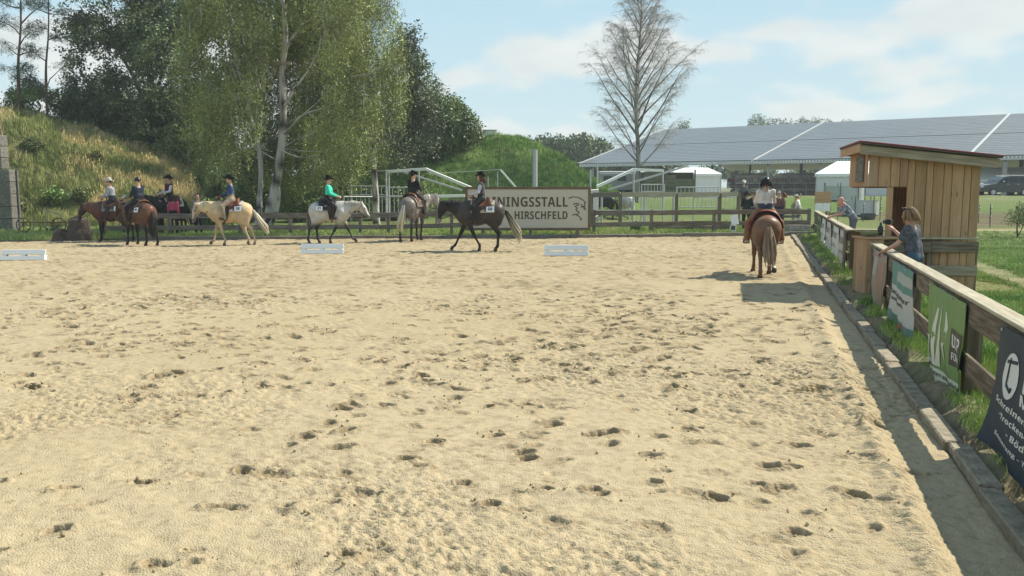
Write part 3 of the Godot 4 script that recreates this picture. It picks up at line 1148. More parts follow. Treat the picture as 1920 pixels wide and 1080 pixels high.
func horse(label: String, at: Vector3, turn: float, o: Dictionary) -> Node3D:
	var t := thing("horse", label, "horse", at, turn, "loose horses" if o.get("bare", false) else "ridden horses in the arena")
	var sc: float = o.get("scale", 1.0)
	t.scale = Vector3(sc, sc, sc * o.get("broad", 1.08))
	var b := Body.new()
	# ids: 1 trunk 2 neck 3 head 4 upper leg 5 lower leg 6 hoof 7 ear 8 muzzle
	b.bone(Vector3(0.40, 1.19, 0), Vector3(0.05, 1.155, 0), 0.290, 0.345, 0.10, 0.74, 1)
	b.bone(Vector3(0.05, 1.155, 0), Vector3(-0.36, 1.185, 0), 0.345, 0.320, 0.10, 0.78, 1)
	b.bone(Vector3(-0.30, 1.22, 0), Vector3(-0.58, 1.225, 0), 0.300, 0.245, 0.12, 0.90, 1)
	b.bone(Vector3(0.36, 1.43, 0), Vector3(0.02, 1.40, 0), 0.115, 0.12, 0.14, 0.7, 1)
	b.bone(Vector3(-0.34, 1.43, 0), Vector3(-0.62, 1.34, 0), 0.13, 0.13, 0.12, 1.15, 1)
	b.bone(Vector3(0.52, 1.10, 0), Vector3(0.48, 0.98, 0), 0.19, 0.15, 0.12, 0.95, 1)
	var poll: Vector3 = o.get("poll", Vector3(1.08, 1.47, 0))
	var ang: float = deg_to_rad(o.get("nose", 58.0))
	var hyaw: float = o.get("head_yaw", 0.0)
	var hd := Vector3(cos(ang) * cos(hyaw), -sin(ang), cos(ang) * sin(hyaw))
	var side := Vector3(-sin(hyaw), 0, cos(hyaw))
	var hu := side.cross(hd).normalized()   # out of the forehead
	if hu.y < 0 and ang < 1.5: hu = -hu
	var nb := Vector3(0.50, 1.27, 0)
	var mid := nb.lerp(poll, 0.5) + Vector3(0, 0.035, 0)
	b.bone(Vector3(0.44, 1.25, 0), mid, 0.270, 0.178, 0.12, 0.64, 2)
	b.bone(mid, poll + Vector3(-0.02, -0.02, 0), 0.165, 0.112, 0.10, 0.66, 2)
	b.bone(poll - hu * 0.01, poll + hd * 0.20, 0.104, 0.104, 0.06, 0.80, 3)
	b.bone(poll + hd * 0.12 - hu * 0.09, poll + hd * 0.26 - hu * 0.055, 0.090, 0.070, 0.06, 0.66, 3)
	b.bone(poll + hd * 0.18, poll + hd * 0.50, 0.085, 0.056, 0.06, 0.85, 3)
	b.bone(poll + hd * 0.50 - hu * 0.005, poll + hd * 0.565 - hu * 0.015, 0.058, 0.052, 0.04, 1.0, 8)
	b.bone(poll + hd * 0.49 - hu * 0.05, poll + hd * 0.54 - hu * 0.055, 0.032, 0.028, 0.03, 1.0, 8)
	for s in [-1.0, 1.0]:
		var e0: Vector3 = poll + hu * 0.06 + side * 0.052 * s - hd * 0.02
		b.bone(e0, e0 + (hu * 0.08 - hd * 0.09 + side * 0.02 * s + Vector3(0, 0.06, 0)).normalized() * 0.14, 0.032, 0.009, 0.015, 1.0, 7)
		b.bone(poll + hd * 0.17 + hu * 0.045 + side * 0.062 * s, poll + hd * 0.20 + hu * 0.04 + side * 0.06 * s, 0.028, 0.024, 0.02, 1.0, 3)
	var legs: Array = o.get("legs", [[0, 0, 0], [0, 0, 0], [0, 0, 0], [0, 0, 0]])
	for i in 4:
		var s := -1.0 if i % 2 == 0 else 1.0
		var a1: float = deg_to_rad(legs[i][0])
		var a2: float = deg_to_rad(legs[i][1])
		var lift: float = legs[i][2]
		if i < 2:
			var el := Vector3(0.36 + 0.10 * sin(a1), 0.93, 0.145 * s)
			var gone := 0.93 - 0.055 - lift
			var full := 0.41 * cos(a1) + 0.31 * cos(a2) + 0.12 * 0.8
			var q := gone / full
			var kn := el + Vector3(sin(a1), -cos(a1), 0) * 0.41 * q
			var fe := kn + Vector3(sin(a2), -cos(a2), 0) * 0.31 * q
			var pa := a2 + deg_to_rad(legs[i][3] if legs[i].size() > 3 else 32.0)
			var ho := fe + Vector3(sin(pa), -cos(pa), 0) * 0.11 * q
			b.bone(Vector3(0.42, 1.14, 0.15 * s), el, 0.15, 0.105, 0.10, 1.0, 1)
			b.bone(el, kn, 0.100, 0.053, 0.06, 0.9, 4)
			b.bone(kn + Vector3(0, 0.02, 0), kn - Vector3(0, 0.03, 0), 0.052, 0.046, 0.03, 1.0, 5)
			b.bone(kn, fe, 0.038, 0.036, 0.02, 1.0, 5)
			b.bone(fe, fe, 0.046, 0.046, 0.02, 1.0, 5)
			b.bone(fe, ho, 0.038, 0.044, 0.02, 1.0, 5)
			b.bone(ho + Vector3(0.0, 0.015, 0), ho + Vector3(0.012, -0.035, 0), 0.048, 0.062, 0.012, 1.0, 6)
		else:
			var st := Vector3(-0.38 + 0.14 * sin(a1), 0.95, 0.15 * s)
			var h1 := deg_to_rad(-36.0) + a1
			var gone := 0.95 - 0.055 - lift
			var full := 0.46 * cos(h1) + 0.38 * cos(a2) + 0.12 * 0.8
			var q := gone / full
			var hk := st + Vector3(sin(h1), -cos(h1), 0) * 0.46 * q
			var fe := hk + Vector3(sin(a2), -cos(a2), 0) * 0.38 * q
			var pa := a2 + deg_to_rad(legs[i][3] if legs[i].size() > 3 else 30.0)
			var ho := fe + Vector3(sin(pa), -cos(pa), 0) * 0.11 * q
			b.bone(Vector3(-0.54, 1.20, 0.13 * s), st + Vector3(-0.04, 0.02, 0), 0.205, 0.155, 0.10, 0.80, 1)
			b.bone(Vector3(-0.66, 1.12, 0.10 * s), Vector3(-0.62, 0.92, 0.125 * s).lerp(hk, 0.1), 0.12, 0.10, 0.10, 1.0, 1)
			b.bone(st, hk, 0.140, 0.058, 0.09, 0.80, 4)
			b.bone(hk + Vector3(-0.035, 0.045, 0), hk + Vector3(0, -0.05, 0), 0.040, 0.048, 0.03, 1.0, 5)
			b.bone(hk, fe, 0.046, 0.039, 0.025, 1.0, 5)
			b.bone(fe, fe, 0.047, 0.047, 0.02, 1.0, 5)
			b.bone(fe, ho, 0.039, 0.046, 0.02, 1.0, 5)
			b.bone(ho + Vector3(0.0, 0.015, 0), ho + Vector3(0.012, -0.035, 0), 0.048, 0.062, 0.012, 1.0, 6)
	var coat: Color = o.coat
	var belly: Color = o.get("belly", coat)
	var low: Color = o.get("low", coat)
	var face: Color = o.get("face", coat)
	var muzzle: Color = o.get("muzzle", Color(0.05, 0.045, 0.045))
	var hoof: Color = o.get("hoof", Color(0.06, 0.05, 0.042))
	var dapple: float = o.get("dapple", 0.0)
	var blaze: float = o.get("blaze", 0.0)
	var neckc: Color = o.get("neck", coat)
	var socks: Array = o.get("socks", [])
	var m := MB.new()
	b.build(o.get("cell", 0.030), func(p: Vector3, id: int) -> Color:
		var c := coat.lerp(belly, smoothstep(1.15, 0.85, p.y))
		if id == 2: c = coat.lerp(neckc, smoothstep(0.45, 0.8, p.x))
		if id == 3 or id == 7: c = face
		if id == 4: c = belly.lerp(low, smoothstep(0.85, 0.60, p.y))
		if id == 5: c = low
		if id == 6: c = hoof
		if id == 8: c = muzzle
		if (id == 5) and socks.has(p.z > 0.0) and p.x < 0.0 and p.y < 0.28: c = Color(0.6, 0.57, 0.5)
		if blaze > 0.0 and id == 3:
			var w := (p - poll).dot(side)
			if absf(w) < blaze and (p - poll).dot(hu) > 0.01: c = Color(0.66, 0.63, 0.57)
		if id == 3:
			for s in [-1.0, 1.0]:
				if (p - (poll + hd * 0.185 + hu * 0.05 + side * 0.075 * s)).length() < 0.032: return Color(0.015, 0.012, 0.01)
		var n := fn_fine.get_noise_3d(p.x * 1.2, p.y * 1.2, p.z * 1.2)
		c = c * (1.0 + 0.26 * n)
		if dapple > 0.0 and id <= 4:
			c = c.lerp(Color(0.42, 0.40, 0.38), clampf(dapple * (fn_fine.get_noise_3d(p.x * 5, p.y * 5, p.z * 5) + 0.2), 0, 0.8))
		return c, m)
	part("body", m, M.horse, t)
	var lr := RandomNumberGenerator.new()
	lr.seed = hash(label)
	# mane along the crest
	var mc: Array = o.get("mane", [Color(0.02, 0.018, 0.016), Color(0.03, 0.026, 0.022)])
	var mm := MB.new()
	var fall := 1.0 if o.get("mane_side", 1) > 0 else -1.0
	for i in 46:
		var f := i / 45.0
		var a := Vector3(0.30, 1.545, 0)
		var crest := a.lerp(mid + Vector3(-0.03, 0.185, 0), f / 0.5) if f < 0.5 else (mid + Vector3(-0.03, 0.185, 0)).lerp(poll + Vector3(-0.03, 0.115, 0), (f - 0.5) / 0.5)
		var l := lr.randf_range(0.10, 0.17)
		var sd := fall if lr.randf() < 0.85 else -fall
		hair_lock(mm, crest + Vector3(lr.randf_range(-0.02, 0.02), -0.012, 0), [Vector3(lr.randf_range(-0.01, 0.01), 0.012, 0.055 * sd), Vector3(0, -0.45 * l, 0.06 * sd), Vector3(lr.randf_range(-0.02, 0.02), -1.0 * l, 0.03 * sd)], 0.022, mc, lr)
	for i in 7:
		hair_lock(mm, poll + hu * 0.07 + side * lr.randf_range(-0.03, 0.03) - hd * 0.02, [hd * 0.06 + hu * 0.03, hd * 0.09, hd * 0.07 - hu * 0.005], 0.014, mc, lr)
	part("mane", mm, M.hair, t)
	# tail
	var tm := MB.new()
	var tc: Array = o.get("tail", mc)
	var tl: float = o.get("tail_len", 1.0)
	var sway: Vector3 = o.get("sway", Vector3(-0.1, 0, 0))
	for i in 60:
		var r := Vector3(-0.765 + lr.randf_range(-0.02, 0.03), 1.30 - lr.randf_range(0.0, 0.10), lr.randf_range(-0.035, 0.035) * o.get("tail_wide", 1.0))
		var l := tl * lr.randf_range(0.62, 1.0)
		var tw: float = o.get("tail_wide", 1.0)
		var w := Vector3(lr.randf_range(-0.05, 0.05), 0, lr.randf_range(-0.06, 0.06) * tw)
		hair_lock(tm, r, [Vector3(-0.07, -0.06, 0) + sway * 0.10 + w * 0.3, Vector3(-0.035, -0.22 * l, 0) + sway * 0.30 + w * 0.6, Vector3(0.0, -0.26 * l, 0) + sway * 0.40 + w * 0.5, Vector3(0.0, -0.22 * l, 0) + sway * 0.45 + w * 0.1, Vector3(0, -0.15 * l, 0) + sway * 0.3 - w * 0.4], 0.030, tc, lr)
	part("tail", tm, M.hair, t)
	if o.get("bare", false): return t
	# bridle and reins
	var bm := MB.new()
	bm.col = Color(0.045, 0.026, 0.016)
	for s in [-1.0, 1.0]:
		bm.tube(PackedVector3Array([poll + hu * 0.105 - hd * 0.005, poll + hd * 0.03 + side * 0.083 * s + hu * 0.02, poll + hd * 0.20 + side * 0.086 * s - hu * 0.02, poll + hd * 0.46 + side * 0.056 * s - hu * 0.02]), PackedFloat32Array([0.011, 0.011, 0.011, 0.011]), 4)
		bm.tube(PackedVector3Array([poll + hd * 0.06 + side * 0.086 * s, poll + hd * 0.09 + side * 0.075 * s - hu * 0.14, poll + hd * 0.11 - hu * 0.185]), PackedFloat32Array([0.010, 0.010, 0.010]), 4)
	bm.tube(PackedVector3Array([poll + hd * 0.07 + hu * 0.035 + side * 0.085, poll + hd * 0.06 + hu * 0.105, poll + hd * 0.07 + hu * 0.035 - side * 0.085]), PackedFloat32Array([0.010, 0.010, 0.010]), 4)
	part("bridle", bm, M.leather, t)
	var rm := MB.new()
	rm.col = Color(0.04, 0.024, 0.016)
	var hold: Vector3 = o.get("hold", Vector3(0.30, 1.74, 0))
	for s in [-1.0, 1.0]:
		var mouth: Vector3 = poll + hd * 0.47 + side * 0.06 * s - hu * 0.02
		var p := PackedVector3Array()
		for i in 9:
			var f := i / 8.0
			var q := mouth.lerp(hold, f)
			q.z = lerpf(mouth.z, 0.17 * s * sin(PI * f) + hold.z * f, smoothstep(0.0, 0.3, f)) if f > 0 else mouth.z
			q.y -= o.get("slack", 0.16) * 4.0 * f * (1.0 - f)
			p.append(q)
		var rr := PackedFloat32Array()
		rr.resize(9); rr.fill(0.009)
		rm.tube(p, rr, 4)
	part("reins", rm, M.leather, t)
	saddle(t, o, lr)
	return t

func trunk_at(x: float, a: float, out: float) -> Vector3:
	# a point over the back: a = 0 on the spine, positive to the right
	var top := 0.372 + 0.035 * smoothstep(0.0, 0.25, x) + 0.03 * smoothstep(-0.15, -0.45, x)
	var wide := 0.312 + 0.015 * smoothstep(-0.1, -0.4, x) - 0.03 * smoothstep(0.1, 0.3, x)
	return Vector3(x, 1.155 + (top + out) * cos(a), (wide + out) * signf(a) * pow(absf(sin(a)), 0.92))

func saddle(t: Node3D, o: Dictionary, _lr: RandomNumberGenerator) -> void:
	var pm := MB.new()
	var pad: Color = o.get("pad", Color(0.10, 0.09, 0.085))
	var trim: Color = o.get("pad_trim", Color(0.5, 0.47, 0.42))
	for under in 2:
		var p := PackedVector3Array()
		for i in 9:
			for j in 21:
				var a := -1.45 + 2.9 * j / 20
				p.append(trunk_at(-0.50 + 0.74 * i / 8, a, 0.022 if under == 0 else 0.004))
		var k := pm.v.size()
		pm.grid(p, 21, under == 1)
		for i in 9:
			for j in 21:
				var edge := i == 0 or i == 8 or j == 0 or j == 20
				pm.c[k + i * 21 + j] = trim if edge or (i % 3 == 1 and (j % 5) < 2) else pad
	var pd := part("saddle_pad", pm, M.cloth, t)
	if o.has("number"):
		for s in ([1.0, -1.0] if not o.has("number_side") else [o.number_side]):
			var cm := MB.new()
			cm.col = Color(0.82, 0.82, 0.80)
			var p := PackedVector3Array()
			for i in 3:
				for j in 3:
					p.append(trunk_at(-0.485 + 0.24 * i / 2.0, s * (0.98 + 0.42 * j / 2.0), 0.030))
			cm.grid(p, 3, s < 0)
			part("number_card", cm, M.paint, pd)
			var tx := TextMesh.new()
			tx.text = o.number
			tx.font = font_bold
			tx.font_size = 64
			tx.pixel_size = 0.0021
			tx.depth = 0.004
			var q := put("number_digits", tx, M.ink, pd)
			var c := trunk_at(-0.365, s * 1.19, 0.036)
			var up := (trunk_at(-0.365, s * 1.0, 0.036) - trunk_at(-0.365, s * 1.4, 0.036)).normalized()
			var x := Vector3(s, 0, 0)
			q.transform = Transform3D(Basis(x, up, x.cross(up)), c)
	var sm := MB.new()
	var lc: Color = o.get("saddle", Color(0.11, 0.048, 0.024))
	sm.col = lc
	# seat and skirts
	var p := PackedVector3Array()
	for i in 13:
		var x := -0.40 + 0.60 * i / 12
		for j in 15:
			var a := -0.95 + 1.9 * j / 14
			var lift := 0.04 + 0.10 * exp(-pow((x + 0.34) / 0.07, 2.0)) * cos(a) + 0.055 * exp(-pow((x - 0.12) / 0.07, 2.0)) * cos(a)
			p.append(trunk_at(x, a, lift * clampf(1.4 - absf(a), 0.35, 1.0)))
	sm.grid(p, 15)
	sm.col = lc * 0.8
	sm.tube(PackedVector3Array([trunk_at(0.14, 0, 0.07), trunk_at(0.17, 0, 0.14), trunk_at(0.19, 0, 0.165)]), PackedFloat32Array([0.035, 0.022, 0.03]), 8)
	sm.bar(Vector3(0.03, 1.14, 0.275), Vector3(0.03, 0.80, 0.06), 0.022, 4)
	sm.bar(Vector3(0.03, 1.14, -0.275), Vector3(0.03, 0.80, -0.06), 0.022, 4)
	sm.bar(Vector3(0.03, 0.80, 0.06), Vector3(0.03, 0.80, -0.06), 0.022, 4)
	var sd := part("saddle", sm, M.leather, t)
	for s in [-1.0, 1.0]:
		var fm := MB.new()
		fm.col = Color(0.035, 0.022, 0.016)
		var st := Vector3(0.10, 0.80, 0.36 * s)
		fm.board(trunk_at(-0.02, 0.95 * s, 0.05), st + Vector3(-0.02, 0.14, 0.0), Vector3(1, 0, 0), 0.16, 0.02, 0.004)
		part("fender", fm, M.leather, sd)
		var im := MB.new()
		im.col = Color(0.10, 0.06, 0.04)
		im.tube(PackedVector3Array([st + Vector3(0, 0.0, -0.06), st + Vector3(0, 0.09, -0.055), st + Vector3(0, 0.135, 0), st + Vector3(0, 0.09, 0.055), st + Vector3(0, 0, 0.06), st + Vector3(0, 0.0, -0.06)]), PackedFloat32Array([0.02, 0.016, 0.014, 0.016, 0.02, 0.02]), 5)
		part("stirrup", im, M.leather, sd)

# ---------------------------------------------------------------- who is in the arena
func seated(knee_out := 0.24, back := -0.10) -> Dictionary:
	return {"leg_r": [Vector3(0.30, -0.30, knee_out), Vector3(back, -0.41, 0.035)], "leg_l": [Vector3(0.30, -0.30, knee_out), Vector3(back, -0.41, 0.035)], "toe": Vector3(0.17, 0.0, 0.045),
		"arm_r": [Vector3(0.10, -0.28, 0.045), Vector3(0.23, -0.09, -0.05)], "arm_l": [Vector3(0.10, -0.28, 0.045), Vector3(0.22, -0.07, -0.08)], "lean": 0.02, "wide": 1.12}

func rider(label: String, at: Vector3, turn: float, hs: float, o: Dictionary) -> Node3D:
	var d := seated()
	d.merge(o, true)
	var seat := Vector3(-0.08, 1.545, 0) * hs
	var sc: float = d.get("scale", 0.97)
	d.scale = sc
	var p := at + Basis(Vector3.UP, turn) * seat - Vector3(0, 0.815 * sc, 0)
	return person(label, p, turn, d, "riders on the horses")

# ---------------------------------------------------------------- leaves, trees, grass
func leaf_clump(n: int, rad: Vector3, size: float, sd: int, hang := false, slim := 0.55) -> ArrayMesh:
	var lr := RandomNumberGenerator.new()
	lr.seed = sd
	var m := MB.new()
	for i in n:
		var d := Vector3(lr.randfn(), lr.randfn(), lr.randfn()).normalized() * pow(lr.randf(), 0.4)
		var c := d * rad
		if hang:
			# strings of leaves on thin hanging twigs
			var k := i % 4
			c = Vector3(0.07 * cos(k * 2.1 + sd) + lr.randf_range(-0.03, 0.03), -rad.y * lr.randf_range(-1.0, 1.0), 0.07 * sin(k * 2.1 + sd) + lr.randf_range(-0.03, 0.03)) 
			c.x += rad.x * (fmod(k * 0.37, 1.0) - 0.5)
			c.z += rad.z * (fmod(k * 0.61, 1.0) - 0.5)
		var ax := Vector3(lr.randfn(), lr.randfn() - (1.2 if hang else 0.3), lr.randfn()).normalized()
		var sd2 := ax.cross(Vector3(lr.randfn(), lr.randfn(), lr.randfn())).normalized()
		var l := size * lr.randf_range(0.7, 1.3)
		var w := l * slim * 0.5
		var g := lr.randf_range(0.72, 1.28)
		m.col = Color(g * lr.randf_range(0.9, 1.15), g, g * lr.randf_range(0.8, 1.1))
		m.quad(c - ax * l * 0.5, c + sd2 * w, c + ax * l * 0.5, c - sd2 * w)
	return m.mesh()

func bark_tube(m: MB, p: PackedVector3Array, r: PackedFloat32Array, kind: String, sides := 8) -> void:
	var k := m.v.size()
	m.tube(p, r, sides, false)
	for i in range(k, m.v.size()):
		var q := m.v[i]
		var c := Color(0.10, 0.080, 0.060)
		if kind == "birch":
			var n := fn_fine.get_noise_3d(q.x * 0.35, q.y * 2.2, q.z * 0.35)
			var big := fn_mid.get_noise_3d(q.x * 1.5, q.y * 1.2, q.z * 1.5)
			c = Color(0.58, 0.55, 0.49).lerp(Color(0.06, 0.05, 0.045), smoothstep(0.12, 0.28, n + maxf(0.0, big) * 0.15))
		elif kind == "pine":
			c = Color(0.17, 0.11, 0.075)
		elif kind == "silver":
			c = Color(0.34, 0.32, 0.30).lerp(Color(0.09, 0.08, 0.07), smoothstep(0.0, 0.3, fn_fine.get_noise_3d(q.x, q.y * 2.0, q.z)))
		c = c * (0.85 + 0.3 * fn_fine.get_noise_3d(q.x * 2, q.y, q.z * 2))
		c.a = 1.0
		m.c[i] = c

func bent(a: Vector3, b: Vector3, n: int, wob: float, sag := 0.0) -> PackedVector3Array:
	var p := PackedVector3Array()
	var w := rdir() * wob
	for i in n + 1:
		var f := float(i) / n
		p.append(a.lerp(b, f) + w * sin(PI * f) + rdir() * wob * 0.18 * (1.0 if i > 0 and i < n else 0.0) + Vector3(0, -sag * f * f, 0))
	return p

func taper(r0: float, r1: float, n: int) -> PackedFloat32Array:
	var r := PackedFloat32Array()
	for i in n + 1: r.append(lerpf(r0, r1, pow(float(i) / n, 0.8)))
	return r

# stems: arrays of world points; lobes: [centre, radii] in the world; clumps of leaves spread through the lobes
func tree(called: String, label: String, category: String, group: String, base: Vector3, stems: Array, rad: float, lobes: Array, many: int, leaf: Array, col: Color, col2: Color, bark: String, o := {}) -> Node3D:
	var t := thing(called, label, category, base, 0.0, group)
	var m := MB.new()
	for si in stems.size():
		var pts := PackedVector3Array()
		for q in stems[si]: pts.append(q - base)
		var rr := PackedFloat32Array()
		var r0 := rad if si == 0 else rad * (0.58 if si < 3 else 0.30)
		for i in pts.size(): rr.append(lerpf(r0, r0 * 0.22, float(i) / (pts.size() - 1)))
		# finer steps along the stem
		var fine := PackedVector3Array()
		var fr := PackedFloat32Array()
		for i in pts.size() - 1:
			for k in 5:
				var f := k / 5.0
				var a := pts[maxi(i - 1, 0)]
				var e := pts[mini(i + 2, pts.size() - 1)]
				fine.append(pts[i].cubic_interpolate(pts[i + 1], a, e, f))
				fr.append(lerpf(rr[i], rr[i + 1], f) * (1.0 + 0.06 * rng.randfn()) * (1.35 if si == 0 and i == 0 and k == 0 else 1.0))
		fine.append(pts[-1]); fr.append(rr[-1])
		bark_tube(m, fine, fr, bark, 10)
	var main: Array = stems[0]
	var xs := []
	var cols := PackedColorArray()
	var total := 0.0
	for l in lobes: total += l[1].x * l[1].y * l[1].z
	var twig_every: int = o.get("twigs", 14)
	var gap: float = o.get("gap", -0.12)
	var gs: float = o.get("gap_scale", 0.9)
	for l in lobes:
		var c: Vector3 = l[0]
		var r: Vector3 = l[1]
		# a limb from the nearest stem towards the heart of the lobe
		var from := base
		var best := 1e9
		var limb_min: float = o.get("limb_min", -99.0)
		for st in stems:
			for i in st.size() - 1:
				for k in 4:
					var q: Vector3 = st[i].lerp(st[i + 1], k / 4.0)
					if q.y < base.y + limb_min: continue
					var dd := absf(q.y + 0.45 * Vector2(q.x - c.x, q.z - c.z).length() + 0.2 * r.y - c.y) + 0.3 * q.distance_to(c)
					if dd < best:
						best = dd; from = q
		var limb_r := clampf(0.025 * from.distance_to(c) + 0.02, 0.03, minf(rad * 0.45, o.get("limb_r", 1.0)))
		bark_tube(m, shifted(bent(from, c, 6, 0.10 * from.distance_to(c)), -base), taper(limb_r, limb_r * 0.35, 6), bark, 6)
		var n := int(many * r.x * r.y * r.z / total)
		for i in n:
			var d := rdir()
			var f := pow(rng.randf(), 0.42)
			var p := c + Vector3(d.x * r.x, d.y * r.y, d.z * r.z) * f * (1.0 + 0.22 * fn_mid.get_noise_3d(d.x * 3.0 + c.x, d.y * 3.0 + c.y, d.z * 3.0))
			if fn_mid.get_noise_3d(p.x * gs, p.y * gs, p.z * gs) < gap: continue
			if p.y < o.get("floor", -99.0): continue
			var s := rf(0.75, 1.3)
			var bs := Basis(Vector3.UP, rf(0, TAU)).scaled(Vector3(s, s, s))
			if not o.get("hang", false): bs = Basis(rdir(), rf(0, TAU)).scaled(Vector3(s, s, s))
			xs.append(Transform3D(bs, p - base))
			var cc := col.lerp(col2, clampf(0.5 + 0.9 * fn_mid.get_noise_3d(p.x * 0.6, p.y * 0.6, p.z * 0.6) + rf(-0.25, 0.25), 0, 1)) * rf(0.8, 1.2) * clampf(1.0 + 1.1 * fn_mid.get_noise_3d(p.x * 1.6 + 20.0, p.y * 1.1, p.z * 1.6), 0.55, 1.5)
			cols.append(cc)
			if i % twig_every == 0:
				var q := c.lerp(p, 0.15) + Vector3(0, 0.3, 0)
				if o.get("hang", false): q = p.lerp(c, 0.22) + Vector3(rf(-0.3, 0.3), rf(0.4, 1.0), rf(-0.3, 0.3))
				bark_tube(m, shifted(bent(q, p + Vector3(0, 0.25 if o.get("hang", false) else 0.0, 0), 4, 0.12 * q.distance_to(p)), -base), taper(0.022, 0.006, 4), bark, 4)
	part("trunk", m, M.bark, t)
	if xs.size():
		var me := leaf_clump(leaf[0], leaf[1], leaf[2], hash(label) % 1000, o.get("hang", false), o.get("slim", 0.55))
		scatter("crown", me, o.get("mat", M.leaf), xs, cols, t)
	return t

func shifted(p: PackedVector3Array, by: Vector3) -> PackedVector3Array:
	var r := PackedVector3Array()
	for q in p: r.append(q + by)
	return r

func bush(called: String, label: String, group: String, c: Vector3, r: Vector3, many: int, col: Color, col2: Color, leaf := [16, Vector3(0.28, 0.24, 0.28), 0.13], lobes_n := 6, o := {}) -> Node3D:
	var lobes := [[c + Vector3(0, r.y * 0.95, 0), r * Vector3(0.75, 0.85, 0.75)]]
	for i in lobes_n:
		var a := TAU * i / lobes_n + rf(-0.4, 0.4)
		lobes.append([c + Vector3(cos(a) * r.x * 0.55, r.y * rf(0.45, 1.25), sin(a) * r.z * 0.55), r * rf(0.38, 0.58)])
	var stems := []
	for i in 3:
		stems.append([c + Vector3(rf(-0.1, 0.1), -0.1, rf(-0.1, 0.1)), c + Vector3(rf(-0.3, 0.3) * r.x, r.y * 0.5, rf(-0.3, 0.3) * r.z), c + Vector3(rf(-0.5, 0.5) * r.x, r.y * 1.2, rf(-0.5, 0.5) * r.z)])
	o.merge({"floor": c.y - 0.1, "gap": -0.22}, false)
	return tree(called, label, o.get("cat", "bush"), group, c, stems, o.get("rad", 0.07), lobes, many, leaf, col, col2, "plain", o)

